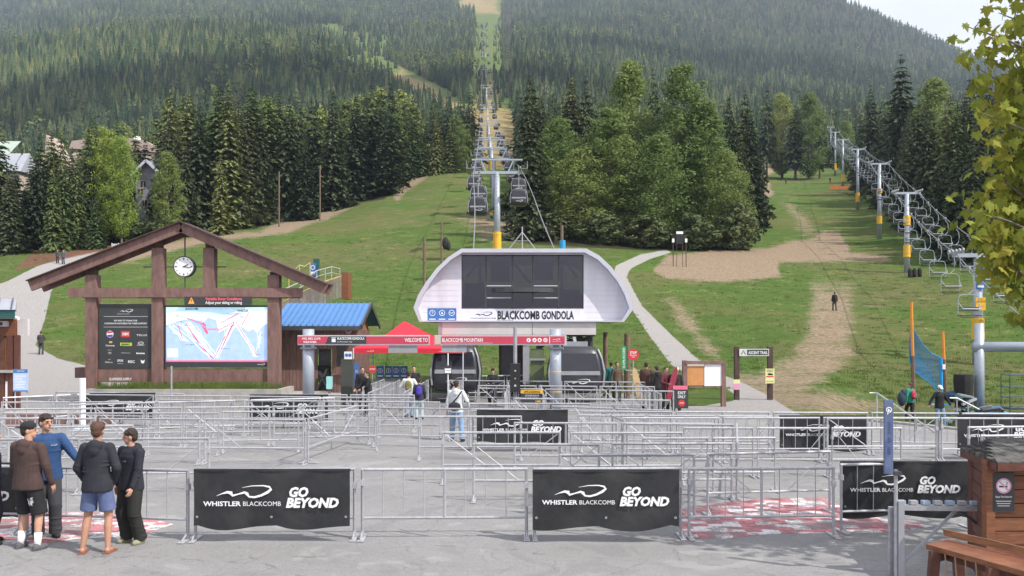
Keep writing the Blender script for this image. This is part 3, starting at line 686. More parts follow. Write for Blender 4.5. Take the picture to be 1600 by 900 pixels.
# forest fill: points on the terrain outside the clearings
def forest_points():
    out = []
    N = 260000
    # sample uniformly in area between 118 and 3100 m, thinning with distance
    u = rng.rand(N); Ys = np.sqrt(118**2+(3000**2-118**2)*u)
    near = rng.rand(60000); Yn = np.sqrt(118**2+(900**2-118**2)*near)
    Ya = np.concatenate([Ys, Yn]); n = len(Ya)
    pa = rng.uniform(-250, 1850, n)
    jj = np.clip(np.searchsorted(pxs, pa)-1, 0, nc-2); i_ = np.clip(np.searchsorted(ys, Ya)-1, 0, nr-2)
    a = (pa-pxs[jj])/(pxs[jj+1]-pxs[jj]); b = (Ya-ys[i_])/(ys[i_+1]-ys[i_])
    z = (GZ[i_, jj]*(1-a)+GZ[i_, jj+1]*a)*(1-b)+(GZ[i_+1, jj]*(1-a)+GZ[i_+1, jj+1]*a)*b
    X = (pa-800)/F*Ya; py = HZ-(z-H)/Ya*F
    ok = np.ones(n, bool)
    for c in CLEAR:
        d = sdist(c, pa, py); ok &= d < -1.5+np.where(Ya > 280, rng.normal(0, 2.0, n)+3.0*fbm(X, Ya, 0.02, 33), 0)
    clr = (pa > 530) & (pa < 622) & (py > 30) & (py < 118) & (rng.rand(n) < .10); ok |= clr
    cor = (pa > 744) & (pa < 792) & (py > 40) & (py < 178) & (rng.rand(n) < np.where(py > 110, .30, .10)) & (abs(pa-766) > 5); ok |= cor
    # hidden-surface thinning: keep points whose canopy shows above the ground in front (running minimum per column)
    pm = np.minimum.accumulate(np.concatenate([PYg[:1], PYg[:-1]]), axis=0)[i_, jj]
    ok &= (py-30*F/Ya) < pm+2
    return X[ok], Ya[ok], z[ok], pa[ok], py[ok]
fx, fy, fz, fp, fpy = forest_points()
# minimum spacing through a hash grid, wider with distance
order = np.argsort(fy+rng.rand(len(fy))*30)
cell = {}; keep = []
for i in order:
    Y = fy[i]; sp = 4.2+Y*0.0029
    k = (int(fx[i]/sp), int(Y/sp), int(sp*2))
    if k in cell: continue
    if Y < 280:
        bad = False
        for (hx, hy) in placed:
            if (hx-fx[i])**2+(hy-Y)**2 < 7.0: bad = True; break
        if bad: continue
    if Y < 168 and 830 < fp[i] < 1190: continue
    # keep the houses clear
    if 118 < Y < 182 and 205 < fp[i] < 245: continue
    if Y < 205 and -260 < fp[i] < 60 and Y > 165: continue
    cell[k] = 1; keep.append(i)
keep = np.array(keep); print('forest trees', len(keep))
vis = (fp[keep] > -40) & (fp[keep] < 1640)
srt = keep[vis][np.argsort(fy[keep][vis])]
NI = 300-sum(1 for h_ in HERO if h_[0] in ('conifer', 'slimconifer', 'bareconifer'))
ind = srt[:NI]; indset = set(ind.tolist())
def htree(i):
    Y = fy[i]; r = random.Random(int(i))
    if 250 < fp[i] < 640 and Y < 430: return r.uniform(19, 29)
    if 744 < fp[i] < 800 and Y > 500: return r.uniform(6, 11)
    if 520 < fp[i] < 742 and 330 < Y < 1250: return r.uniform(10, 17)
    return r.uniform(14, 22) if fp[i] < 500 and Y < 300 else min(28, max(8, r.gauss(19, 4.0)))
LMK = [(-40, 'left of the leftmost lodge roof'), (40, 'behind the leftmost lodge'), (90, 'behind the steep tan gable'), (150, 'behind the bright birches'), (215, 'behind the tan roof'), (275, 'right of the grey house'), (330, 'above the timber gable peak'), (400, 'left of the left utility pole'), (465, 'between the utility poles'), (530, 'right of the right utility pole'), (590, 'above the eroded dirt track'), (650, 'behind the lit green row'), (715, 'just left of the gondola towers'), (800, 'just right of the gondola towers'), (850, 'behind the left of the green cluster'), (930, 'behind the middle of the green cluster'), (1020, 'behind the tall poplars'), (1090, 'behind the right poplar'), (1150, 'at the right end of the green cluster'), (1200, 'behind the bare-stemmed conifer'), (1260, 'behind the meadow-top group'), (1320, 'behind the far chairlift towers'), (1380, 'behind the tallest chairlift conifer'), (1440, 'above the near chairs'), (1500, 'left of the maple leaves'), (1570, 'behind the maple leaves'), (1640, 'at the right edge behind the maple')]
ONES = ['first', 'second', 'third', 'fourth', 'fifth', 'sixth', 'seventh', 'eighth', 'ninth', 'tenth', 'eleventh', 'twelfth', 'thirteenth', 'fourteenth', 'fifteenth', 'sixteenth', 'seventeenth', 'eighteenth', 'nineteenth']
ORDW = ONES+['twentieth']+['twenty-'+o for o in ONES[:9]]+['thirtieth']+['thirty-'+o for o in ONES[:9]]+['fortieth']+['forty-'+o for o in ONES[:9]]+['fiftieth']
bins = {}
def stand(px):
    l_ = min(LMK, key=lambda q: abs(q[0]-px))[1]; bins[l_] = bins.get(l_, 0)+1
    g = 'conifers of the stand left of the gondola line' if px < 760 else ('conifers behind the green cluster and meadow' if px < 1345 else 'conifers behind the chairlift')
    return 'conifer, %s in depth, %s' % (ORDW[bins[l_]-1], l_), g
for i in ind:
    lb, gp = stand(fp[i]); h = htree(i); kd = 'conifer' if random.Random(int(i)).random() < 0.72 else 'slimconifer'
    plant(kd, fx[i], fy[i], fz[i], h, h*random.Random(int(i)+1).uniform(.16, .22), lb, gp, int(i))

def gn_instances(name, pts, rot, scl, idx, meshes, mats, label, cat, kind='stuff', coln=None):
    """one object whose points are instanced with the given low-poly meshes"""
    cl = bpy.data.collections.new(name+'_shapes')
    for q, (ms, mt) in enumerate(zip(meshes, mats)):
        ms.materials.clear(); ms.materials.append(mt)
        ob = bpy.data.objects.new('shape_%02d' % q, ms); cl.objects.link(ob)
    me = bpy.data.meshes.new(name); n = len(pts); me.vertices.add(n); me.vertices.foreach_set('co', np.asarray(pts, np.float32).ravel()); me.update()
    for nm, tp, dat in (('rz', 'FLOAT', rot), ('idx', 'INT', idx)):
        at = me.attributes.new(nm, tp, 'POINT'); at.data.foreach_set('value', np.asarray(dat, np.int32 if tp == 'INT' else np.float32))
    at = me.attributes.new('scl', 'FLOAT_VECTOR', 'POINT'); at.data.foreach_set('vector', np.asarray(scl, np.float32).ravel())
    ob = bpy.data.objects.new(name, me); col.objects.link(ob)
    ng = bpy.data.node_groups.new(name+'_nodes', 'GeometryNodeTree')
    ng.interface.new_socket('Geometry', in_out='INPUT', socket_type='NodeSocketGeometry'); ng.interface.new_socket('Geometry', in_out='OUTPUT', socket_type='NodeSocketGeometry')
    gi = ng.nodes.new('NodeGroupInput'); go = ng.nodes.new('NodeGroupOutput'); ip = ng.nodes.new('GeometryNodeInstanceOnPoints')
    ci = ng.nodes.new('GeometryNodeCollectionInfo'); ci.inputs[0].default_value = cl; ci.inputs['Separate Children'].default_value = True; ci.inputs['Reset Children'].default_value = True
    def na(nm, dt):
        x = ng.nodes.new('GeometryNodeInputNamedAttribute'); x.data_type = dt; x.inputs[0].default_value = nm
        return next(s for s in x.outputs if s.enabled and s.name == 'Attribute')
    cx = ng.nodes.new('ShaderNodeCombineXYZ'); ng.links.new(na('rz', 'FLOAT'), cx.inputs[2])
    ng.links.new(gi.outputs[0], ip.inputs['Points']); ng.links.new(ci.outputs[0], ip.inputs['Instance']); ip.inputs['Pick Instance'].default_value = True
    ng.links.new(na('idx', 'INT'), ip.inputs['Instance Index']); ng.links.new(cx.outputs[0], ip.inputs['Rotation']); ng.links.new(na('scl', 'FLOAT_VECTOR'), ip.inputs['Scale'])
    ng.links.new(ip.outputs[0], go.inputs[0])
    md = ob.modifiers.new('scatter', 'NODES'); md.node_group = ng
    tag(ob, label, cat, None, kind); return ob
rest = np.array([i for i in keep if i not in indset])
def inst_forest(name, sel, meshes, mats, label, probs):
    n = len(sel); h = np.array([htree(i) for i in sel]); rad = rng.uniform(0.75, 1.25, n)
    fac = 1+np.clip((fy[sel]-600)/2600, 0, 1)*0.25
    s = np.stack([h/20*rad*fac, h/20*rad*fac, h/20], -1)
    # broadleaf share follows patches
    pt = np.stack([fx[sel], fy[sel], fz[sel]-0.4], -1)
    patch = fbm(fx[sel], fy[sel], 0.012, 9)+rng.normal(0, 0.5, n)
    idx = rng.randint(0, probs[0], n); idx = np.where(patch > probs[2], rng.randint(probs[0], probs[1], n), idx)
    return gn_instances(name, pt, rng.uniform(0, 6.28, n), s, idx, meshes, mats, label, 'forest')
nearsel = rest[fy[rest] < 420]; farsel = rest[fy[rest] >= 420]
mm = [conifer(20, 3.5, 50+i, 0.62).mesh('conifer_shape') for i in range(3)]+[conifer(20, 2.7, 60, 0.62).mesh('conifer_shape')]+[broadleaf(20, 4.2, 70+i, 60, 26, 0.75, 0.05).mesh('broadleaf_shape') for i in range(2)]
inst_forest('nearer_forest', nearsel, mm, [M['conif'], M['conif'], M['confar'], M['conifg'], M['decid'], M['conifg']], 'mass of mixed conifers on the lower mountainside behind the nearest trees', (4, 6, 1.15))
mm = [farcone(20, 3.3, 80+i).mesh('far_conifer_shape') for i in range(4)]+[farball(18, 4.0, 90+i).mesh('far_broadleaf_shape') for i in range(2)]
inst_forest('far_forest', farsel, mm, [M['confar']]*4+[M['conifg'], M['decid']], 'endless hazy conifer forest covering the upper mountain', (4, 6, 0.95))
print('near', len(nearsel), 'far', len(farsel))

# grass tufts on the meadow
n = 16000; Y = 48+rng.rand(n)**1.5*110; pa = rng.uniform(-60, 1660, n)
sel = []
for i in range(n):
    j = int(np.searchsorted(pxs, pa[i])-1); k = int(np.searchsorted(ys, Y[i])-1)
    if mG[k, j] > .2 or mD[k, j] > .3 or mC[k, j] < .5: continue
    if Y[i] < 60 and 630 < pa[i] < 1000: continue
    sel.append(((pa[i]-800)/F*Y[i], Y[i], gz((pa[i]-800)/F*Y[i], Y[i])))
def tuft(seed, hh=0.13, nb=12, rr=0.34):
    rd = random.Random(seed); m_ = MB()
    for q in range(nb):
        a = rd.random()*6.28; r0 = rd.random()*rr; b = rd.random()*6.28; h_ = hh*rd.uniform(.5, 1.2); w_ = 0.022
        x, y = r0*math.cos(a), r0*math.sin(a); dx, dy = math.cos(b)*h_*.4, math.sin(b)*h_*.4
        m_.add([(x-w_, y, 0), (x+w_, y, 0), (x+dx, y+dy, h_)], [(0, 1, 2)])
    return m_
M['grassb'] = leafmat('grass_blades', (0.07, 0.12, 0.025), (0.17, 0.22, 0.06), 0.3, 0.3, 0.02)
gp = np.array(sel); k = len(gp); ss = rng.uniform(0.7, 1.5, k)
gn_instances('meadow_grass', gp, rng.uniform(0, 6.28, k), np.stack([ss, ss, ss*rng.uniform(.6, 1.3, k)], -1), rng.randint(0, 3, k), [tuft(i).mesh('tuft_shape') for i in range(3)], [M['grassb']]*3, 'rough tufts of meadow grass on the ski slope', 'grass')
# ---------------------------------------------------------------- lettering
TXT = {}
def text(s, h, m_, parent, loc, name='lettering', rx=90, rz=0, sx=1.0, bold=0.0, shear=0.0, align='LEFT', ext=0.002, width=None, roll=0.0):
    """flat raised lettering; h = cap height, loc in the parent's own coordinates, facing -y when rx = 90"""
    key = (s, round(bold, 3), round(shear, 2), align)
    if key not in TXT:
        cu = bpy.data.curves.new('lettering', 'FONT'); cu.body = s; cu.size = 1.0; cu.offset = bold; cu.shear = shear; cu.align_x = align; cu.resolution_u = 2
        ob = bpy.data.objects.new('tmp', cu); col.objects.link(ob); dg = bpy.context.evaluated_depsgraph_get()
        me = bpy.data.meshes.new_from_object(ob.evaluated_get(dg)); bpy.data.objects.remove(ob); bpy.data.curves.remove(cu)
        co = [v.co.copy() for v in me.vertices]; TXT[key] = (co, [tuple(p.vertices) for p in me.polygons]); bpy.data.meshes.remove(me)
    co, fs = TXT[key]
    if not co: return None
    xs = [c.x for c in co]; k = h/0.70; kx = k*sx
    if width: kx = width/(max(xs)-min(xs))
    mb = MB(); mb.add([(c.x*kx, c.y*k, ext) for c in co], fs)
    me = mb.mesh(name); me.materials.append(m_)
    o = bpy.data.objects.new(name, me); col.objects.link(o); o.parent = parent
    o.location = loc; o.rotation_euler = (R(rx), R(0), R(rz))
    if roll: o.rotation_euler = (Euler((0, 0, R(roll))).to_matrix().to_4x4(), )[0].to_euler() if False else (Matrix.Rotation(R(rz), 4, 'Z') @ Matrix.Rotation(R(rx), 4, 'X') @ Matrix.Rotation(R(roll), 4, 'Z')).to_euler()
    return o
SW = [(0, 12, 1), (25, 22, 4), (50, 29, 10), (68, 25, 15), (74, 13, 9), (100, 20, 5), (128, 28, 9), (140, 22, 13), (150, 8, 7), (175, 6, 8), (205, 14, 9), (235, 29, 11), (250, 42, 10), (243, 53, 8), (215, 59, 5), (165, 58, 3.5), (118, 50, 1)]
def swoosh(m_, parent, loc, wdt, name='logo', rz=0, slope=0.0):
    k = wdt/255.0; mb = MB()
    mb.ribbon([(x*k, y*k, w_*k*1.15) for x, y, w_ in SW], 0, 0)
    o = mb.build(name, m_, parent); o.location = loc; o.rotation_euler = (0, 0, rz); return o
def disc(mb, c, r, y, n=20):
    m_ = len(mb.v); mb.v += [(c[0]+r*math.cos(2*PI*k/n), y, c[1]+r*math.sin(2*PI*k/n)) for k in range(n)]; mb.f.append(tuple(m_+k for k in range(n))); return mb
def ring(mb, c, r, t, y, n=22):
    m_ = len(mb.v)
    for rr in (r, r-t): mb.v += [(c[0]+rr*math.cos(2*PI*k/n), y, c[1]+rr*math.sin(2*PI*k/n)) for k in range(n)]
    mb.f += [(m_+k, m_+(k+1) % n, m_+n+(k+1) % n, m_+n+k) for k in range(n)]; return mb
def flat(mb, x0, z0, x1, z1, y):
    return mb.add([(x0, y, z0), (x1, y, z0), (x1, y, z1), (x0, y, z1)], [(0, 1, 2, 3)])

# ---------------------------------------------------------------- gondola station
Y0 = 42.0; st = thing('gondola_station', 'white hooded gondola station with dark windows and black lettering BLACKCOMB GONDOLA', 'lift station', (P(818, 503, Y0).x, Y0, 0))
def Q(px, py, Y=Y0, root=st):
    p = P(px, py, Y); return (p.x-root.location.x, p.z-root.location.z)
outl = [(657, 503), (648, 481), (655, 462), (667, 442), (684, 420), (702, 403), (722, 390), (915, 390), (935, 401), (953, 418), (968, 438), (980, 460), (988, 482), (973, 503)]
inn = [(661, 501), (655, 481), (661, 464), (673, 444), (689, 423), (706, 407), (724, 396), (912, 396), (931, 406), (948, 422), (963, 441), (974, 461), (981, 482), (969, 501)]
O = [Q(*p) for p in outl]; I = [Q(*p) for p in inn]
mb = MB(); n = len(O)
V = [(a, -0.55, b) for a, b in O]+[(a, -0.55, b) for a, b in I]+[(a, 11.0, b) for a, b in O]+[(a, 0.0, b) for a, b in I]
Fs = []
for i in range(n):
    j = (i+1) % n
    Fs += [(i, j, n+j, n+i)[::-1], (i, 2*n+i, 2*n+j, j)[::-1], (n+i, n+j, 3*n+j, 3*n+i)[::-1]]
mb.add(V, Fs); mb.build('hood_rim', M['rim'], st)
w0 = Q(721, 398); w1 = Q(912, 482.5)
mb = MB()
# facade around the window opening
left = [i for i in range(n) if inn[i][0] < 721]; 
def poly(ps, y0=0.0, y1=0.08): mb.prism(ps, y0, y1)
xl, xr, zt, zb = w0[0], w1[0], w0[1], w1[1]
poly([I[0]]+I[1:6]+[I[6] if I[6][0] < xl else (xl, I[6][1]), (xl, I[6][1]), (xl, I[0][1])])
poly([(xr, I[13][1]), (xr, I[7][1])]+([I[7]] if I[7][0] > xr+.01 else [])+I[8:14])
poly([(xl+.001, I[0][1]), (xr-.001, I[0][1]), (xr-.001, zb), (xl+.001, zb)]); poly([(xl+.001, zt), (xr-.001, zt), (xr-.001, I[6][1]), (xl+.001, I[6][1])])
mb.build('facade', M['panel'], st)
mb = MB()
for py in np.arange(402, 500, 8.6):     # thin horizontal cladding joints, left and right of the glass
    z = Q(700, py)[1]
    for k0, s_ in ((0, 1), (1, 1)):
        xs = [Q(656+max(0, (470-py))*0.75 if py < 470 else 657, py)[0], xl] if k0 == 0 else [xr, Q(979-max(0, (470-py))*0.75, py)[0]]
        mb.bb((xs[0]+.1, -0.006, z-.008), (xs[1]-.1, 0.002, z+.008))
mb.build('cladding_joint', mat('cladding_joint_grey', (0.58, 0.57, 0.64), 0.5), st, kind='stuff')
m, nt, b, L = node_mat('smoked_glass_pane'); gl = nt.nodes.new('ShaderNodeBsdfGlossy'); gl.inputs[0].default_value = (.85, .85, 1, 1); gl.inputs['Roughness'].default_value = .04; tr = nt.nodes.new('ShaderNodeBsdfTransparent'); tr.inputs[0].default_value = (.30, .29, .34, 1); mx = nt.nodes.new('ShaderNodeMixShader'); mx.inputs[0].default_value = .07
L(tr.outputs[0], mx.inputs[1]); L(gl.outputs[0], mx.inputs[2]); L(mx.outputs[0], nt.nodes['Material Output'].inputs[0]); M['pane'] = m
cols_ = [721, 759, 800.5, 832.5, 873, 912]
for i in range(5):
    a = Q(cols_[i], 398)[0]; b_ = Q(cols_[i+1], 398)[0]
    wn = MB().bb((a+.03, 0.12, zb), (b_-.03, 0.15, zt)).build('pane', M['pane'], st)
mb = MB()
for i in range(6):
    a = Q(cols_[i], 398)[0]; mb.bb((a-.03, 0.03, zb), (a+.03, 0.11, zt))
mb.bb((xl, 0.03, zt-.05), (xr, 0.115, zt)); mb.bb((xl, 0.03, zb), (xr, 0.115, zb+.05)); mb.build('window_frame', M['darkmetal'], st)
for i in (1, 3):
    a = Q(cols_[i], 0)[0]; b_ = Q(cols_[i+1], 0)[0]
    for py in (446.5, 465.3): z = Q(0, py)[1]; MB().bb((a+.05, 0.02, z-.022), (b_-.05, 0.1, z+.022)).build('sash_bar', M['rim'], st)
# bullwheel and struts behind the glass
mb = MB()
a = Q(800, 430); mb.cyl((0.0, 1.6, a[1]-.8), (0.0, 1.6, a[1]-0.6), 2.1, 2.1, 28); mb.build('bullwheel', M['darkmetal'], st)
for (px0, py0, px1, py1, yy, m_) in ((724, 440, 756, 482, 1.2, 'midmetal'), (745, 402, 750, 482, 2.2, 'rim'), (880, 402, 884, 482, 2.0, 'rim'), (764, 402, 796, 436, 2.6, 'under'), (838, 403, 868, 432, 2.6, 'under'), (800, 452, 834, 482, 1.5, 'darkmetal'), (886, 452, 908, 482, 1.0, 'blue'), (770, 468, 790, 482, .9, 'midmetal'), (846, 462, 868, 482, .8, 'darkmetal')):
    a = Q(px0, py0); b_ = Q(px1, py1); MB().bb((a[0], yy, b_[1]), (b_[0], yy+.5, a[1])).build('machine_housing', M[m_], st)
for (p0, p1) in (((726, 430), (748, 404)), ((905, 430), (886, 404)), ((800, 404), (830, 440))): a = Q(*p0); b_ = Q(*p1); MB().bar((a[0], 1.6, a[1]), (b_[0], 1.6, b_[1]), .12, .12).build('strut', M['rim'], st)
for k in range(5): a = Q(862+k*11, 473); MB().cyl((a[0], .9, a[1]), (a[0], 1.0, a[1]), .12, .12, 12).build('pulley', M['rim'], st)
MB().bb((Q(670, 0)[0], 9.0, Q(0, 503)[1]), (Q(965, 0)[0], 9.1, Q(0, 448)[1])).build('rear_wall', M['under'], st)
MB().bb((Q(700, 0)[0], .5, Q(0, 486)[1]), (Q(935, 0)[0], 10, Q(0, 484)[1])).build('inner_deck', M['darkmetal'], st)
o = text('BLACKCOMB', 0.37, M['black'], st, (Q(777, 498)[0], -0.006, Q(0, 498.5)[1]), bold=0.035, width=1.98)
o = text('GONDOLA', 0.37, M['black'], st, (Q(846, 498)[0], -0.006, Q(0, 498.5)[1]), bold=0.035, width=1.52)
text('Excelerator', 0.09, M['black'], st, (Q(777, 502)[0], -0.006, Q(0, 501.8)[1]), width=0.75)
swoosh(M['black'], st, (Q(741, 0)[0], -0.006, Q(0, 494)[1]), 0.85)
text('WHISTLER BLACKCOMB', 0.06, M['black'], st, (Q(735, 0)[0], -0.006, Q(0, 498.3)[1]), width=1.2)
for i in range(3):
    a = Q(668.5+i*15, 501); b_ = Q(683+i*15, 481.5)
    s_ = MB().bb((a[0], -0.02, a[1]), (b_[0], -0.004, b_[1])).build('info_panel', M['blue'], st)
    cx_, cz_ = (a[0]+b_[0])/2, (a[1]+b_[1])/2+.07
    mm_ = MB(); ring(mm_, (cx_, cz_), 0.14, 0.025, -0.024); flat(mm_, a[0]+.06, a[1]+.05, b_[0]-.06, a[1]+.09, -.024)
    if i == 0: mm_.ribbon([(cx_-.04, cz_+.03, .02), (cx_, cz_+.07, .02), (cx_+.04, cz_+.03, .02), (cx_, cz_-.01, .02), (cx_, cz_-.05, .02)], -.025)
    if i == 1: mm_.add([(cx_-.05, -.025, cz_-.06), (cx_+.05, -.025, cz_-.06), (cx_, -.025, cz_+.08)], [(0, 1, 2)])
    if i == 2: mm_.ribbon([(cx_-.09, cz_+.02, .03), (cx_, cz_-.02, .03), (cx_+.09, cz_+.03, .03)], -.025)
    mm_.build('pictogram', M['white'], s_)
# underside, structure, rear columns
def bq(name, m_, p0, p1, y0, y1, par=st):
    a = Q(*p0); b_ = Q(*p1); return MB().bb((a[0], y0, a[1]), (b_[0], y1, b_[1])).build(name, m_, par)
bq('soffit_panel', M['under'], (692, 503.5), (831, 523), -.42, -.3); bq('soffit_panel', M['under'], (832, 503.5), (930, 523), -.42, -.3)
bq('soffit_post', M['midmetal'], (686, 503.5), (691.8, 523), -.44, -.3); bq('soffit_beam', M['darkmetal'], (700, 522), (930, 526), 0.3, 9)
mb = MB()
for px in (800, 846, 700, 930):
    a = Q(px, 525); mb.bb((a[0]-.16, 3.0, 0), (a[0]+.16, 3.3, a[1]))
mb.build('support_column', M['midmetal'], st)
bq('control_cabin_wall', M['timberd'], (779, 525), (822, 618), 1.0, 1.12); bq('control_cabin_door', M['darkmetal'], (783, 532), (802, 616), .9, .97)
bq('cabin_frame', M['midmetal'], (817, 532), (862, 540), -.2, .1); bq('cabin_frame', M['midmetal'], (817, 541), (827, 600), -.2, .1)
bq('cabin_glass', mat('olive_reflecting_glass', (0.12, 0.15, 0.08), 0.2, 0.3, 1), (829, 545), (850, 590), -.1, 0)
bq('cabin_rail', M['midmetal'], (828, 560), (852, 563), -.2, -.12)
mb = MB(); rd = random.Random(4)
for k in range(46):     # dark machinery of tyres and pulleys under the hood at the right
    px = rd.uniform(850, 926); py = rd.uniform(522, 542); a = Q(px, py); yy = rd.uniform(1, 3)
    if rd.random() < .4: mb.cyl((a[0], yy, a[1]), (a[0], yy+.12, a[1]), .16, .16, 10)
    else: mb.bar((a[0]-rd.uniform(.1, .6), yy, a[1]-rd.uniform(-.2, .2)), (a[0]+.3, yy, a[1]+rd.uniform(-.2, .2)), .06, .06)
mb.build('drive_machinery', M['darkmetal'], st)

# ---------------------------------------------------------------- gondola cabins
LOGO = None
def make_cabin(big=True):
    r_ = thing('gondola_cabin', 'x', 'gondola cabin')
    # body, 2.35 wide, 2.15 high, loft of rounded sections from z = 0
    mb = MB(); prof = [(0.0, .72), (0.12, .93), (0.5, 1.0), (1.0, 1.0), (1.5, .93), (1.9, .80), (2.08, .62)]
    n = 20; vs = []; fs = []
    def sec(z, k):
        out = []
        for q in range(n):
            a = 2*PI*q/n; c, s_ = math.cos(a), math.sin(a); e = 0.45
            out.append((1.16*k*math.copysign(abs(c)**e, c), 1.0*k*math.copysign(abs(s_)**e, s_), z))
        return out
    for z, k in prof: vs += sec(z, k)
    for i in range(len(prof)-1):
        for q in range(n): fs.append((i*n+q, i*n+(q+1) % n, (i+1)*n+(q+1) % n, (i+1)*n+q))
    fs += [tuple(range(n-1, -1, -1)), tuple(range((len(prof)-1)*n, len(prof)*n))]
    mb.add(vs, fs).build('shell', M['cabin'], r_, smooth_=True)
    for y_, s_ in ((-1, 1), (1, -1)):
        MB().add([(-.88*s_, y_*1.005, 1.02), (.88*s_, y_*1.005, 1.02), (.76*s_, y_*.90, 1.78), (-.76*s_, y_*.90, 1.78)], [(0, 1, 2, 3)]).build('window', M['glass'], r_)
    MB().add([(-.92, -1.012, .82), (.92, -1.012, .82), (.9, -1.012, 1.0), (-.9, -1.012, 1.0)], [(0, 1, 2, 3)]).build('belt_trim', M['midmetal'], r_)
    if big:
        for s_ in (-1, 1): MB().tube([(s_*1.05, -.86, .3), (s_*1.1, -.88, .95), (s_*1.0, -.80, 1.55), (s_*.85, -.66, 1.95)], .045, 5).build('edge_trim', M['midmetal'], r_)
    if big:
        o = swoosh(M['white'], r_, (-.42, -1.03, .42), .95)
        o2 = [MB().bb((s_*1.18, -.35, .15), (s_*1.32, .35, .45)).build('ski_rack', M['darkmetal'], r_) for s_ in (-1, 1)]
    mb = MB(); mb.tube([(0, 0, 2.05), (0, 0, 2.5), (0, .0, 3.4), (0, 0, 3.9)], .07, 6); mb.bb((-.12, -.4, 3.85), (.12, .4, 4.0)); mb.bb((-.5, -.06, 2.1), (.5, .06, 2.22)); mb.build('hanger', M['midmetal'], r_)
    return r_
M['cabin'] = mat('dark_graphite_cabin_paint', (0.045, 0.047, 0.055), 0.35, 0.1, 1.5, spec=0.4)
cab = make_cabin(); a = G(713, 40.6)
cab.location = (a.x, 40.8, 0.52); cab['label'] = 'dark gondola cabin parked under the station left of the seated attendant'; cab['group'] = 'gondola cabins'
for ch_ in list(cab.children):
    if ch_.name.startswith('hanger'): ch_.scale = (1, 1, 1)
c2 = dup(cab, (P(899, 0, 40.8).x, 40.8, 0.45), 0, 'dark gondola cabin parked under the station right of the steel sign pillar'); c2.scale = (1.13, 1, 1)
GR = [(46, 5.9), (50, 6.6), (85, 16.0), (103, None), (127, 264), (170, 244), (220, 226), (290, 206), (380, 186), (460, 166), (700, 122), (1100, 80), (1700, 38)]
gY = []; gZr = []
for Y, v in GR:
    if v is None: continue
    gY.append(Y); gZr.append(v if Y < 100 else H-(v-HZ)/F*Y)
def rz_(Y): return float(np.interp(Y, gY, gZr))
def lx(Y): return -2.1-(Y-127)*0.0315+ (0.0 if Y > 127 else 0)
g_ = 3.3
cabs = []
left_px = [(741, 306, 30), (744, 271, 25), (747, 250, 20), (749, 231, 16), (751, 217, 13), (752, 205, 11), (755, 189, 9), (753, 176, 8)]
ord_ = ['nearest']+ORDW[1:]
def ordn(i): return ord_[i]
YL = [103, 120, 138, 158, 180, 205, 232, 262, 300, 350, 410, 480, 560, 650, 750, 870, 1000, 1150, 1300, 1480]
YR = [114, 134, 156, 180, 206, 236, 275, 320, 372, 430, 505, 590, 690, 800, 920, 1060, 1220, 1380, 1560]
small = make_cabin(False); small['label'] = 'tmp'
for side, Ys_, nm in ((-1, YL, 'left'), (1, YR, 'right')):
    for i, Y in enumerate(Ys_):
        src = cab if Y < 330 else small
        z = rz_(Y)-3.95
        o = dup(src, (lx(Y)+side*(g_ if Y > 120 else 2.55), Y, z), 0, '%s gondola cabin up the %s-hand cable above the station roof' % ('nearest' if i == 0 else ordn(i)+' nearest', nm), 'gondola cabins')
        if Y > 700: o.scale = (1.25, 1.25, 1.25)
def rm_tree(r_):
    for c in list(r_.children): rm_tree(c)
    bpy.data.objects.remove(r_)
rm_tree(small)
for c_ in (cab, c2):      # parked cabins: the hanger runs into the station, not through the facade
    for ch_ in list(c_.children):
        if ch_.name.startswith('hanger'): bpy.data.objects.remove(ch_)
    MB().bb((-.5, -.06, 2.0), (.5, .06, 2.3)).bar((0, 0, 2.2), (0, 1.9, 2.75), .12, .12).build('hanger', M['midmetal'], c_)
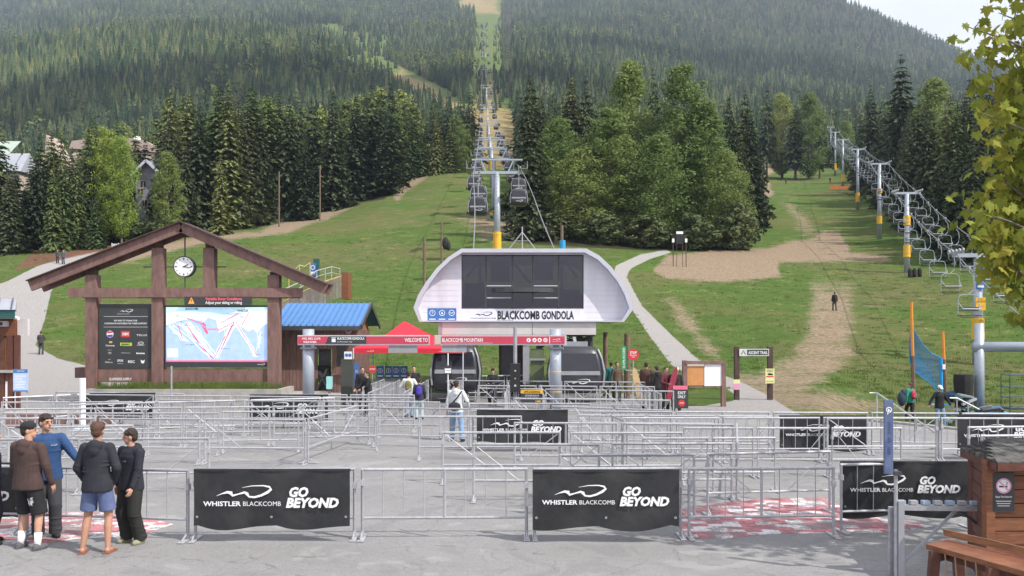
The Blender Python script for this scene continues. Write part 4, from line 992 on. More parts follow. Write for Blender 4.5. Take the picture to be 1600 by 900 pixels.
# ropes
for side, nm in ((-1, 'left-hand'), (1, 'right-hand')):
    pts = []
    for Y in list(range(50, 130, 8))+list(range(127, 1700, 25)):
        gg = 2.55+(g_-2.55)*float(smooth(60, 127, Y)); pts.append((lx(Y)+side*gg, Y, rz_(Y)))
    tag(MB().tube(pts, [0.035+0.00008*p[1] for p in pts], 5).build('haul_rope', M['rope']), 'grey steel haul rope of the gondola, %s strand of the pair' % nm, 'cable')
def gondola_tower(Y, i):
    x = lx(Y); zt = rz_(Y); zb = gz(x, Y)-.5; t = thing('gondola_tower', '%s steel tower of the gondola line%s' % (('nearest' if i == 0 else ordn(i)+' nearest'), ', yellow pad just above the station roof' if i == 0 else ''), 'lift tower', (x, Y, zb), 0, 'gondola towers')
    h = zt-zb; MB().cyl((0, 0, 0), (0, 0, h-.5), .52, .36, 14).build('pole', M['towers'], t, smooth_=True)
    MB().bb((-g_-.4, -.3, h-.75), (g_+.4, .3, h-.35)).build('crossarm', M['towers'], t)
    for s_ in (-1, 1):
        mb = MB(); mb.bb((s_*g_-.1, -2.2, h-.30), (s_*g_+.1, 2.2, h-.16))
        for k in range(8): mb.cyl((s_*g_-.07, -2.1+k*.6, h-.2), (s_*g_+.07, -2.1+k*.6, h-.2), .2, .2, 10)
        mb.build('sheave_train', M['midmetal'], t)
        mb = MB(); mb.bb((s_*g_-.5+s_*.5, -2.4, h-.36), (s_*g_+.5+s_*.5, 2.4, h-.30))
        for k in (-2.3, 0, 2.3): mb.tube([(s_*(g_+.95), k, h-.3), (s_*(g_+.95), k, h+.7)], .03, 4)
        mb.tube([(s_*(g_+.95), -2.3, h+.7), (s_*(g_+.95), 2.3, h+.7)], .03, 4); mb.build('catwalk', M['midmetal'], t)
    mb = MB(); 
    for s_ in (-1, 1): mb.bar((s_*1.6, 0, h-.35), (s_*2.3, 0, h+1.25), .16, .16)
    mb.bar((-g_-.3, 0, h+1.3), (g_+.3, 0, h+1.3), .22, .2); mb.build('lifting_frame', M['towers'], t)
    mb = MB()
    for k in range(int(h*1.6)): mb.bb((-.2, -.62, 3+k*.55) , (.2, -.58, 3.05+k*.55)) if 3.05+k*.55 < h-1 else None
    mb.build('ladder', M['midmetal'], t, kind='stuff')
    if i < 3:
        zy = H-(376-HZ)/F*Y-zb if i == 0 else (H-(336-HZ)/F*Y-zb if i == 1 else 6)
        MB().cyl((0, 0, zy-1.3), (0, 0, zy+1.2), .60, .59, 14).build('crash_pad', M['yellow'], t)
for i, Y in enumerate((127, 170, 215, 262, 340, 450, 600, 800, 1050, 1350, 1690)): gondola_tower(Y, i)

# ---------------------------------------------------------------- timber map structure
YT = 40.0; tb = thing('timber_map_shelter', 'large brown timber gable frame holding the sponsor board, trail map and clock', 'timber structure', (P(288, 0, YT).x, YT, 0))
def T(px, py): return Q(px, py, YT, tb)
for a, b_ in ((137, 154), (240, 257), (420, 438)):
    p0 = T(a, 430 if a != 240 else 388); p1 = T(b_, 640)
    MB().bb((p0[0], -.24, p1[1]+.05), (p1[0], .24, p0[1])).build('post', M['timber'], tb)
p0 = T(320, 388); p1 = T(337, 452); MB().bb((p0[0], -.239, p1[1]), (p1[0], .239, p0[1])).build('post', M['timber'], tb)
for px, py in ((145.5, 427), (248, 385), (328.5, 385), (429, 431)):
    p = T(px, py); MB().box((p[0], 0, p[1]), (.32, .36, .34)).build('post_cap', M['timberd'], tb)
for (xa, ya, xb, yb) in ((57, 448, 290, 357), (513, 453, 290, 357)):
    a = T(xa, ya); b_ = T(xb, yb)
    for yy, nm in ((-.5, 'rafter'), (.5, 'rafter')): MB().bar((a[0], yy, a[1]), (b_[0], yy, b_[1]), .16, .44).build(nm, M['timber'], tb)
    MB().bar((a[0]*1.012, 0, a[1]+.235), (b_[0], 0, b_[1]+.235), 1.5, .05).build('roof_deck', M['timberd'], tb)
    mb = MB()
    for k in range(9):
        t_ = (k+.5)/9; x = a[0]+(b_[0]-a[0])*t_; z = a[1]+(b_[1]-a[1])*t_; mb.bb((x-.05, -.42, z-.05), (x+.05, .42, z+.1))
    mb.build('purlin', M['timberd'], tb)
a = T(112, 450); b_ = T(475, 465); MB().bb((a[0], -.34, b_[1]), (b_[0], -.24, a[1]-.02)).build('crossbeam', M['timber'], tb)
MB().bb((a[0]+.35, .24, b_[1]-.02), (b_[0]-.2, .34, a[1]-.05)).build('crossbeam', M['timber'], tb)
for (xa, xb) in ((155, 239), (258, 419)):
    a = T(xa, 576); b_ = T(xb, 597); MB().bb((a[0], -.1, b_[1]), (b_[0], .1, a[1])).build('skirt_beam', M['timber'], tb)
a = T(122, 574); b_ = T(137, 590); MB().bb((a[0], -.3, b_[1]), (b_[0], .3, a[1])).build('base_block', M['timberd'], tb)
# sponsor board
sb = thing('sponsor_board', 'charcoal sponsor board with rows of small partner logos between the left timber posts', 'sign board', (P(196, 0, YT).x, YT-.12, P(0, 576, YT).z))
def S(px, py): return Q(px, py, YT-.12, sb)
a = S(154.5, 475); b_ = S(239.5, 576); MB().bb((a[0], 0, b_[1]), (b_[0], .06, a[1])).build('panel', M['board'], sb)
swoosh(M['white'], sb, (S(187, 0)[0], -.006, S(0, 488)[1]), .6)
text('WHISTLER BLACKCOMB', .03, M['white'], sb, (S(183, 0)[0], -.006, S(0, 491)[1]), width=.55)
mb = MB()
for py in (494.5, 511): flat(mb, S(162, py)[0], S(0, py)[1]-.006, S(231, py)[0], S(0, py)[1]+.006, -.004)
mb.build('rule_line', M['white'], sb)
text('WE WISH TO THANK OUR', .065, M['white'], sb, (S(178, 0)[0], -.006, S(0, 502)[1]), width=1.05, bold=.02)
text('CORPORATE PARTNERS FOR THEIR SUPPORT', .065, M['white'], sb, (S(163, 0)[0], -.006, S(0, 506.5)[1]), width=1.9, bold=.02)
def mark(fn, m_): mb = MB(); fn(mb); mb.build('logo', m_, sb)
c1 = S(172, 522)
mark(lambda m_: disc(m_, c1, .155, -.004), M['white']); mark(lambda m_: m_.add([(c1[0]-.14, -.006, c1[1]+.03), (c1[0]+.14, -.006, c1[1]+.06), (c1[0]+.08, -.006, c1[1]+.13), (c1[0]-.08, -.006, c1[1]+.13)], [(0, 1, 2, 3)]), M['stopred'])
mark(lambda m_: m_.add([(c1[0]-.14, -.006, c1[1]-.04), (c1[0]-.08, -.006, c1[1]-.13), (c1[0]+.08, -.006, c1[1]-.13), (c1[0]+.14, -.006, c1[1]-.02)], [(0, 1, 2, 3)]), M['purple'])
c1 = S(196, 522); mark(lambda m_: flat(m_, c1[0]-.2, c1[1]-.14, c1[0]+.2, c1[1]+.14, -.004), M['stopred']); text('HH', .13, M['white'], sb, (c1[0]-.13, -.008, c1[1]-.06), width=.26, bold=.04)
text('TELUS', .08, M['white'], sb, (S(213, 0)[0], -.006, S(0, 525)[1]), width=.48)
text('Corona', .07, M['white'], sb, (S(165, 0)[0], -.006, S(0, 541)[1]), width=.4, bold=.02); c1 = S(173, 535); mark(lambda m_: flat(m_, c1[0]-.07, c1[1]-.03, c1[0]+.07, c1[1]+.05, -.004), M['gold'])
c1 = S(197, 538); mark(lambda m_: flat(m_, c1[0]-.26, c1[1]-.07, c1[0]+.26, c1[1]+.07, -.004), M['lime']); text('JEREMY', .07, M['board'], sb, (c1[0]-.2, -.008, c1[1]-.035), width=.4, bold=.03)
c1 = S(220, 536); mark(lambda m_: m_.ribbon([(c1[0]+.12*math.cos(t*PI/6), c1[1]+.05*math.sin(t*PI/6), .02) for t in range(13)], -.004), M['white']); text('OAKLEY', .04, M['white'], sb, (c1[0]-.17, -.006, c1[1]-.11), width=.34, bold=.02)
text('MAZDA', .035, M['under'], sb, (S(168, 0)[0], -.006, S(0, 547.5)[1]), width=.2); text('*', .2, M['under'], sb, (S(169, 0)[0], -.006, S(0, 557.5)[1]), width=.16, bold=.03)
text('TREMBLANT', .03, M['white'], sb, (S(189, 0)[0], -.006, S(0, 552)[1]), width=.42); text('lavazza', .07, M['white'], sb, (S(213, 0)[0], -.006, S(0, 553)[1]), width=.38, bold=.04)
text('sun', .04, M['white'], sb, (S(169, 0)[0], -.006, S(0, 562)[1]), width=.1); text('Gibbons', .07, M['white'], sb, (S(164, 0)[0], -.006, S(0, 567)[1]), width=.33)
text('CFOX', .09, M['white'], sb, (S(183, 0)[0], -.006, S(0, 565)[1]), width=.28, bold=.03); text('RADIO', .03, M['white'], sb, (S(184, 0)[0], -.006, S(0, 568.5)[1]), width=.24)
text('REC', .11, M['white'], sb, (S(200, 0)[0], -.006, S(0, 567)[1]), width=.3, bold=.02)
c1 = S(223, 565); mark(lambda m_: m_.add([(c1[0]-.09, -.004, c1[1]+.09), (c1[0]-.03, -.004, c1[1]+.04), (c1[0]+.03, -.004, c1[1]+.04), (c1[0]+.09, -.004, c1[1]+.09), (c1[0]+.07, -.004, c1[1]-.04), (c1[0], -.004, c1[1]-.1), (c1[0]-.07, -.004, c1[1]-.04)], [tuple(range(7))]), M['white'])
# trail map screen
sm = thing('trail_map_screen', 'bright blue and white lit trail map screen between the timber posts', 'screen', (P(339, 0, YT).x, YT-.14, P(0, 574, YT).z))
def U(px, py): return Q(px, py, YT-.14, sm)
a = U(257.5, 477); b_ = U(420.5, 574); MB().bb((a[0], 0, b_[1]), (b_[0], .12, a[1])).build('screen_case', M['board'], sm)
mb = MB(); a = U(259.5, 563); b_ = U(419.5, 480); flat(mb, a[0], a[1], b_[0], b_[1], -.004); mb.build('map_backdrop', M['screenb'], sm)
mb = MB(); a = U(259.5, 492); flat(mb, a[0], a[1], b_[0], b_[1], -.006); mb.build('map_sky', M['screensky'], sm)
ridge = [(260, 490), (275, 487), (300, 486), (330, 488), (350, 492), (370, 486), (385, 484), (400, 487), (419, 484), (419, 505), (410, 510), (402, 520), (396, 514), (388, 518), (380, 512), (370, 505), (360, 508), (350, 515), (342, 520), (338, 500), (325, 497), (318, 503), (300, 498), (285, 500), (270, 505), (260, 508)]
mb = MB(); rr_ = [U(*p) for p in ridge]; mb.add([(x, -.008, z) for x, z in rr_], [tuple(range(len(rr_)-1, -1, -1))]); mb.build('map_snow', M['screenw'], sm)
rd = random.Random(3)
def fall(mb, sx, sy, ex, ey, n, jit, w_, y_):
    for k in range(n):
        pts = []; x0 = sx+rd.uniform(-jit, jit); x1 = ex+rd.uniform(-jit*.5, jit*.5)
        for q in range(6):
            t = q/5; p = U(x0+(x1-x0)*t+rd.uniform(-2.2, 2.2), sy+rd.uniform(-3, 3)+(ey-sy)*t); pts.append((p[0], p[1], w_))
        mb.ribbon(pts, y_)
mb = MB(); fall(mb, 285, 505, 335, 558, 12, 16, .022, -.010); fall(mb, 300, 505, 330, 556, 8, 10, .022, -.010); fall(mb, 365, 505, 338, 558, 12, 8, .022, -.010); fall(mb, 365, 503, 400, 556, 9, 5, .022, -.010); fall(mb, 410, 520, 405, 545, 5, 6, .02, -.010); fall(mb, 270, 510, 290, 535, 6, 8, .02, -.010)
mb.build('map_white_runs', M['screenw'], sm)
mb = MB(); fall(mb, 295, 505, 318, 540, 5, 8, .02, -.011); fall(mb, 358, 512, 345, 540, 3, 5, .02, -.011); mb.build('map_green_runs', M['screeng'], sm)
mb = MB()
for L_ in (((278, 508), (286, 530)), ((300, 520), (330, 558)), ((292, 497), (322, 508)), ((324, 514), (342, 514)), ((340, 517), (366, 503)), ((345, 505), (372, 490)), ((366, 503), (341, 556)), ((363, 507), (346, 545)), ((368, 502), (384, 528)), ((384, 528), (402, 556)), ((378, 508), (389, 488)), ((352, 525), (336, 558)), ((312, 540), (334, 560)), ((290, 505), (310, 535))):
    (x0, y0), (x1, y1) = L_; a = U(x0, y0); b_ = U(x1, y1); mb.ribbon([(a[0], a[1], .035), (b_[0], b_[1], .035)], -.013)
fall(mb, 316, 505, 324, 520, 4, 3, .03, -.013)
mb.build('map_red_lifts', M['screenr'], sm)
mb = MB(); a = U(262, 558); b_ = U(278, 545); flat(mb, a[0], a[1], b_[0], b_[1], -.012); mb.build('map_legend', M['screenw'], sm)
text('WHISTLER', .09, M['black'], sm, (U(371, 0)[0], -.015, U(0, 487)[1]), width=.5, bold=.02); text('BLACKCOMB', .09, M['black'], sm, (U(290, 0)[0], -.015, U(0, 484)[1]), width=.55, bold=.02)
for k in range(3): text(('EASY', 'MORE DIFFICULT', 'EXPERT')[k], .05, M['screenr'] if k else M['black'], sm, (U(263, 0)[0], -.015, U(0, 549+k*3.7)[1]), width=(.2, .38, .3)[k])
for (px, py, s_) in ((270, 494, 'Spanky'), (272, 503, 'Horstman'), (288, 509, 'Glacier'), (355, 491, 'Symphony Bowl'), (310, 502, 'Peak'), (350, 510, 'Harmony'), (290, 539, 'Excalibur'), (376, 496, 'Peak'), (345, 545, 'Creekside'), (402, 554, 'Base')): text(s_, .04, M['black'], sm, (U(px, 0)[0], -.015, U(0, py)[1]), width=.045*len(s_))
mb = MB(); a = U(259.5, 565.5); b_ = U(419.5, 563); flat(mb, a[0], a[1], b_[0], b_[1], -.006); mb.build('map_footer_stripe', M['screenr'], sm)
swoosh(M['white'], sm, (U(401, 0)[0], -.006, U(0, 570.5)[1]), .38)
# red text strip with a warning triangle
ws = thing('snow_warning_sign', 'dark sign with orange triangle and red text Variable Snow Conditions above the map screen', 'sign', (P(340, 0, YT).x, YT-.42, P(0, 477, YT).z))
def W(px, py): return Q(px, py, YT-.42, ws)
a = W(288, 463.5); b_ = W(393, 476.5); MB().bb((a[0], 0, b_[1]), (b_[0], .07, a[1])).build('panel', M['board'], ws)
a = W(294, 474.5); b_ = W(304, 474.5); c1 = W(299, 464.5); MB().add([(a[0], -.004, a[1]), (b_[0], -.004, b_[1]), (c1[0], -.004, c1[1])], [(0, 1, 2)]).build('warning_triangle', M['amber'], ws)
MB().add([(c1[0]-.018, -.008, c1[1]-.2), (c1[0]+.018, -.008, c1[1]-.2), (c1[0]+.022, -.008, c1[1]-.08), (c1[0]-.022, -.008, c1[1]-.08)], [(0, 1, 2, 3)]).build('exclamation_mark', M['board'], ws)
M['redtxt'] = mat('red_lit_text', (0.80, 0.12, 0.16), 0.5, 0.02, emit=.3)
text('Variable Snow Conditions', .12, M['redtxt'], ws, (W(321, 0)[0], -.006, W(0, 469)[1]), width=1.62, bold=.02); text('Adjust your skiing or riding', .12, M['white'], ws, (W(321, 0)[0], -.006, W(0, 474.8)[1]), width=1.62, bold=.02)
# clock
ck = thing('round_clock', 'round white clock hanging on a thin rod from the timber gable peak', 'clock', (P(289, 0, YT).x, YT, P(0, 417, YT).z))
r_ = 16.5/35
MB().cyl((0, -.14, 0), (0, .14, 0), r_, r_, 36).build('case', M['darkmetal'], ck); MB().cyl((0, -.15, 0), (0, -.141, 0), r_*.9, r_*.9, 36).build('dial', M['white'], ck)
mb = MB()
for k in range(12):
    t = PI*k/6; mb.box((r_*.74*math.sin(t), -.155, r_*.74*math.cos(t)), (.03 if k % 3 else .05, .005, .05 if k % 3 else .08), Matrix.Rotation(t, 3, 'Y'))
mb.build('hour_mark', M['black'], ck)
MB().bar((0, -.162, 0), (.20, -.162, .10), .01, .035).build('hour_hand', M['black'], ck); MB().bar((-.04, -.168, .0), (.33, -.168, -.03), .01, .025).build('minute_hand', M['black'], ck)
MB().cyl((0, 0, r_), (0, 0, P(0, 362, YT).z-P(0, 417, YT).z), .03).cyl((0, 0, -r_), (0, 0, P(0, 450, YT).z-P(0, 417, YT).z), .025).cyl((-r_, 0, 0), (-1.85, 0, 0), .025).cyl((r_, 0, 0), (1.85, 0, 0), .025).build('hanging_rod', M['darkmetal'], ck)
# planter in front
pl = thing('concrete_planter', 'long low planter bed of grass below the timber map structure', 'planter', (P(288, 0, YT).x, YT-1.1, 0))
a = Q(135, 0, YT-1.1, pl)[0]; b_ = Q(440, 0, YT-1.1, pl)[0]; zt_ = P(0, 608, YT-1.1).z
MB().bb((a, -.15, 0), (b_, .05, zt_)).build('front_wall', M['concrete'], pl); MB().bb((a, .05, 0), (a+.2, 2.2, zt_)).bb((b_-.2, .05, 0), (b_, 2.2, zt_)).build('side_wall', M['concrete'], pl)
MB().bb((a+.2, .05, 0), (b_-.2, 2.2, zt_-.06)).build('soil', mat('soil', (.06, .045, .03), .9), pl)
mb = MB(); rd = random.Random(9)
for k in range(2600):
    x = rd.uniform(a+.2, b_-.2); y = rd.uniform(.1, 1.2); h_ = rd.uniform(.12, .42)*(1.3 if rd.random() < .1 else 1); dx = rd.uniform(-.08, .08)
    mb.add([(x-.012, y, zt_-.08), (x+.012, y, zt_-.08), (x+dx, y+rd.uniform(-.05, .05), zt_-.06+h_)], [(0, 1, 2)])
mb.build('planter_grass', M['grassb'], pl, kind='stuff')
text('SLOPESIDE SUPPLY', .11, M['white'], pl, (Q(157, 0, YT-1.1, pl)[0], -.16+1.0, P(0, 595.5, YT-.9).z), width=1.0, bold=.02)
# ---------------------------------------------------------------- blue-roofed hut
YH = 43.0; hu = thing('ticket_hut', 'brown wooden hut with a blue standing-seam roof right of the timber structure', 'hut', (P(500, 0, YH).x, YH, 0))
def Hh(px, py, Y=YH): return Q(px, py, Y, hu)
zr = P(0, 474, YH+2.2).z; ze = P(0, 509, YH-.8).z; x0 = Hh(430, 0)[0]; x1 = Hh(567, 0)[0]
npn = 15
for k in range(npn):
    a = x0+(x1-x0)*k/npn; b_ = x0+(x1-x0)*(k+1)/npn
    mb = MB(); sk = .10
    mb.add([(a+.012, -.8, ze), (b_-.012, -.8, ze), (b_-.012+sk*0, 2.2, zr), (a+.012, 2.2, zr), (a+.012, -.8, ze-.05), (b_-.012, -.8, ze-.05), (b_-.012, 2.2, zr-.05), (a+.012, 2.2, zr-.05)], [(0, 1, 2, 3), (7, 6, 5, 4), (0, 4, 5, 1), (1, 5, 6, 2), (2, 6, 7, 3), (3, 7, 4, 0)])
    mb.bar((b_, -.8, ze+.03), (b_, 2.2, zr+.03), .035, .07)
    mb.build('roof_panel', M['blueroof'], hu)
MB().add([(x0, 2.2, zr), (x1, 2.2, zr), (x1, 5.2, ze), (x0, 5.2, ze)], [(0, 1, 2, 3)]).build('rear_roof', M['blueroof'], hu)
MB().bb((x0, -.86, ze-.22), (x1+.05, -.80, ze-.02)).build('fascia', M['darkmetal'], hu)
MB().bar((x1+.06, -.8, ze-.06), (x1+.06, 2.2, zr-.06), .06, .22).bar((x1+.06, 5.2, ze-.06), (x1+.06, 2.2, zr-.06), .06, .22).build('barge_board', M['darkmetal'], hu)
zw = ze-.2; xw = Hh(552, 0)[0]
door = (Hh(496, 0)[0], Hh(515, 0)[0])
nb = 22
for k in range(nb):
    a = x0+(xw-x0)*k/nb; b_ = x0+(xw-x0)*(k+1)/nb
    if a > door[0]-.15 and b_ < door[1]+.2: MB().bb((a+.008, 0, 2.35), (b_-.008, .05, zw)).build('wall_board', M['timber'], hu); continue
    MB().bb((a+.008, 0, .3), (b_-.008, .05+.01*(k % 2), zw)).build('wall_board', M['timber'], hu)
MB().bb((xw, 0, .3), (xw+.1, 4.3, zw)).build('side_wall', M['timber'], hu); MB().prism([(0, 0)], 0, 0) if False else None
MB().add([(xw+.05, -.0, zw), (xw+.05, 4.4, zw), (xw+.05, 2.2, zr-.1)], [(0, 1, 2)]).build('gable', mat('orange_brown_board', (.30, .13, .07), .7), hu)
MB().bb((door[0], .3, .3), (door[1], .34, 2.35)).build('door', M['darkmetal'], hu)
MB().bb((x0, .25, .3), (xw, 4.2, .32)).build('floor', M['timberd'], hu)
a = Hh(474, 0)[0]; text('', .1, M['white'], hu, (0, 0, 0))
MB().bb((Hh(527, 0)[0], -.05, 1.6), (Hh(541, 0)[0], -.01, 3.0)).build('window', M['glass'], hu)
mb = MB(); c1 = (Hh(545, 516)[0], Hh(545, 516)[1]); ring(mb, c1, .16, .03, -.06); mb.ribbon([(c1[0]-.12, c1[1]-.1, .03), (c1[0]+.14, c1[1]-.06, .03)], -.06); mb.build('wall_emblem', M['white'], hu)
dk = thing('concrete_platform', 'low concrete platform in front of the blue-roofed hut', 'platform', (P(495, 0, 41).x, 40.6, 0))
MB().bb((-2.2, -1.6, 0), (1.7, 1.3, .42)).build('slab', M['concrete'], dk); MB().bb((-2.2, 1.3, 0), (2.3, 2.4, .3)).build('step', M['concrete'], dk)
# folded stroller-like dark chair in the doorway, blue towel on a post, wooden crate
ch = thing('folding_chair', 'dark folding chair standing in the hut doorway', 'chair', (P(503, 0, 42.6).x, 42.7, .42))
mb = MB(); mb.bar((-.28, 0, 0), (.2, 0, 1.0), .05, .05).bar((.28, 0, 0), (-.2, 0, .9), .05, .05).bar((-.28, .35, 0), (.2, .35, 1.0), .05, .05).bar((.28, .35, 0), (-.2, .35, .9), .05, .05); mb.build('frame', M['darkmetal'], ch)
MB().bb((-.3, -.02, .45), (.25, .4, .52)).build('seat', M['rubber'], ch); MB().bb((-.3, .36, .5), (.25, .42, 1.15)).build('backrest', M['rubber'], ch)
bx_ = thing('wooden_bin', 'reddish brown wooden bin beside the hut door', 'bin', (P(529, 0, 40.8).x, 41.0, .42))
for k in range(6): MB().bb((-.26+k*.088, -.22, 0), (-.182+k*.088, -.18, .78)).build('slat', M['timber'], bx_)
MB().bb((-.26, -.175, .0), (.266, .2, .76)).build('box', M['timberd'], bx_); MB().bb((-.3, -.26, .79), (.3, .24, .84)).build('lid', M['timber'], bx_)
tw = thing('towel_on_post', 'pale turquoise towel hung over a short post by the wooden bin', 'towel', (P(517, 0, 40.6).x, 40.3, .0))
MB().cyl((0, 0, 0), (0, 0, 1.05), .05).build('post', M['timber'], tw); MB().bb((-.13, -.08, .62), (.13, -.05, 1.15)).bb((-.13, .05, .7), (.13, .08, 1.15)).bb((-.13, -.08, 1.15), (.13, .08, 1.18)).build('towel', mat('turquoise_cloth', (.30, .62, .62), .8), tw)

# ---------------------------------------------------------------- timber ramp / stair on the slope
rp = thing('timber_ramp', 'orange-planked wooden ramp with metal handrails on the slope behind the hut', 'ramp', tuple(G(490, 62)))
def Rr(px, py, Y): p = P(px, py, Y); return (p.x-rp.location.x, p.y-rp.location.y, p.z-rp.location.z)
s0 = [(438, 474, 58), (470, 458, 61), (500, 443, 64), (534, 432, 67)]
mb = MB()
for (a, b_) in zip(s0[:-1], s0[1:]):
    for k in range(5):
        t = k/5; p0 = [a[i]+(b_[i]-a[i])*t for i in range(3)]; p1 = [a[i]+(b_[i]-a[i])*(t+.18) for i in range(3)]
        q0 = Rr(*p0); q1 = Rr(*p1); MB().add([q0, q1, (q1[0]-.2, q1[1]+1.8, q1[2]+.25), (q0[0]-.2, q0[1]+1.8, q0[2]+.25)], [(0, 1, 2, 3)]).build('tread', mat('new_orange_plank', (.55, .27, .11), .6, .2, 4, objvar=.12), rp)
for (a, b_) in zip(s0[:-1], s0[1:]):
    for k in range(7):
        t = (k+.5)/7; p = [a[i]+(b_[i]-a[i])*t for i in range(3)]; q = Rr(*p); MB().bb((q[0]-.09, q[1]-.04, q[2]-1.5), (q[0]+.09, q[1]-.0, q[2]-.02)).build('side_board', mat('grey_weathered_board', (.25, .22, .20), .8, .2, 3, objvar=.2), rp)
q = Rr(534, 436, 67); MB().bb((q[0], q[1]-.1, q[2]-1.5), (q[0]+.5, q[1]+1.5, q[2]+.5)).build('end_panel', M['cedar'], rp)
mb = MB(); top = [(438, 455, 58), (470, 440, 61), (495, 423, 64), (518, 417, 66), (531, 420, 67)]
mb.tube([Rr(*p) for p in top], .045, 5); mb.tube([Rr(p[0], p[1]+9, p[2]) for p in top], .03, 5)
for p in top+[(485, 430, 62.5), (508, 419, 65)]: q = Rr(*p); mb.tube([q, (q[0], q[1], q[2]-1.25)], .035, 5)
top2 = [(430, 448, 60), (460, 432, 62), (488, 415, 65)]
mb.build('handrail', M['galv'], rp)
bs = thing('slope_sign', 'small blue sign with a white round symbol on the slope behind the ramp', 'sign', tuple(G(490, 66)))
p = P(489, 420, 66)-bs.location; MB().bb((p.x-.22, -.03, p.z-.5), (p.x+.22, 0, p.z+.4)).build('panel', M['blue'], bs); mb = MB(); ring(mb, (p.x, p.z+.1), .16, .04, -.04); flat(mb, p.x-.14, p.z-.35, p.x+.14, p.z-.22, -.04); mb.build('symbol', M['white'], bs)
MB().bb((p.x+.0, .05, -1.2), (p.x+.4, .45, p.z+.75)).build('post', M['teal'], bs)
rf = thing('rope_fence', 'thin pale rope strung on short orange stakes behind the ramp', 'fence', tuple(G(455, 64)))
pr = None; mb = MB(); mp_ = MB()
for (px, py) in ((432, 440), (443, 434), (462, 425), (478, 417), (494, 413)):
    p = P(px, py, 66)-rf.location; mp_.cyl((p.x, 0, p.z-1.3), (p.x, 0, p.z), .03, .03, 5)
    if pr: mb.tube([pr, ((pr[0]+p.x)/2, 0, (pr[2]+p.z)/2-.2), (p.x, 0, p.z)], .02, 4)
    pr = (p.x, 0, p.z)
mb.build('rope', M['poster'], rf); mp_.build('stake', M['gold'], rf)

# ---------------------------------------------------------------- entrance sign beams and pillars
def pillar(px, label, straps):
    t = thing('steel_pillar', label, 'pillar', (P(px, 0, 37).x, 37, 0), 0, 'round steel pillars of the entrance sign')
    MB().cyl((0, 0, 0), (0, 0, 3.32), .235, .235, 24).build('shaft', M['towers'], t, smooth_=True); MB().cyl((0, 0, 0), (0, 0, .03), .36, .36, 20).build('base_plate', M['midmetal'], t)
    MB().cyl((0, 0, 2.50), (0, 0, 2.56), .34, .34, 24).build('collar', M['midmetal'], t)
    for z in straps: MB().cyl((0, 0, z), (0, 0, z+.035), .242, .242, 20).build('strap', M['yellow'], t)
    return t
pillar(482, 'plain round grey steel pillar under the left sign beam in front of the hut', [])
pp = pillar(868, 'round grey steel pillar with two yellow straps under the right sign beam', [1.55, .72])
mb = MB(); mb.ribbon([(-.07, 2.05, .02), (0, 2.12, .05), (.06, 2.08, .05), (.04, 2.0, .02)], -.25); mb.build('sticker', M['white'], pp)
def beam(x0_, x1_, label):
    t = thing('sign_beam', label, 'sign', (P((x0_+x1_)/2, 0, 36.7).x, 36.7, P(0, 539, 36.7).z), 0, 'red overhead entrance sign beams')
    hw = (x1_-x0_)/2/F*36.7; MB().bb((-hw, -.12, 0), (hw, .12, .40)).build('beam', M['rim'], t); return t, hw
t, hw = beam(466, 671, 'left overhead sign beam, red and black, reading WELCOME TO')
def bx(px): return P(px, 0, 36.7).x-t.location.x
MB().prism([(-hw+.02, .045), (bx(509), .045), (bx(514), .355), (-hw+.02, .355)], -.135, -.122).build('red_panel', M['redsign'], t)
MB().prism([(bx(509)+.01, .045), (bx(573), .045), (bx(573), .355), (bx(514)+.01, .355)], -.135, -.122).build('black_panel', M['board'], t)
MB().bb((bx(573)+.01, -.135, .045), (hw-.02, -.122, .355)).build('red_panel', M['redsign'], t)
text('HIKE, BIKE, CLIMB', .085, M['white'], t, (bx(473), -.14, .22), width=.75, bold=.02); text('WEATHER', .085, M['white'], t, (bx(475), -.14, .08), width=.55, bold=.02)
mb = MB(); a = bx(522); flat(mb, a-.07, .12, a+.09, .26, -.14); flat(mb, a-.09, .29, a+.11, .31, -.14); flat(mb, a, .26, a+.02, .30, -.14); mb.build('gondola_pictogram', M['white'], t)
text('BLACKCOMB GONDOLA', .10, M['white'], t, (bx(528), -.14, .22), width=1.1, bold=.02); text('to Mountain Top', .05, M['white'], t, (bx(528), -.14, .11), width=.6)
text('WELCOME TO', .15, M['white'], t, (bx(633), -.14, .13), width=.94, bold=.015)
MB().bb((bx(607), -.06, -.32), (bx(652), .06, -.02)).build('light_box', M['midmetal'], t)
t, hw = beam(679, 885, 'right overhead sign beam, red, reading BLACKCOMB MOUNTAIN')
MB().bb((bx(690), -.135, .045), (bx(882), -.122, .355)).build('red_panel', M['redsign'], t); MB().bb((bx(680), -.16, .03), (bx(689), -.122, .38)).build('end_cap', M['stucco'], t)
text('BLACKCOMB MOUNTAIN', .15, M['white'], t, (bx(691), -.14, .13), width=1.66, bold=.015)
mb = MB(); flat(mb, bx(692), .075, bx(770), .085, -.14); mb.build('underline', M['white'], t)
for k, px in enumerate((826, 835, 843, 852)):
    mb = MB(); disc(mb, (bx(px), .2), .085, -.139); s_ = mb.build('social_icon', M['white'], t)
    mb = MB()
    if k == 0: mb.ribbon([(bx(px)+.02, .25, .02), (bx(px)-.01, .23, .02), (bx(px)-.01, .14, .02)], -.143); flat(mb, bx(px)-.04, .19, bx(px)+.03, .21, -.143)
    elif k == 1: mb.ribbon([(bx(px)-.04, .17, .03), (bx(px), .19, .04), (bx(px)+.05, .23, .02)], -.143)
    elif k == 2: flat(mb, bx(px)-.035, .165, bx(px)+.035, .235, -.143)
    else: ring(mb, (bx(px), .2), .05, .02, -.143)
    mb.build('icon_mark', M['redsign'], s_)
mb = MB(); flat(mb, bx(858), .07, bx(859), .33, -.14); mb.build('divider', M['white'], t)
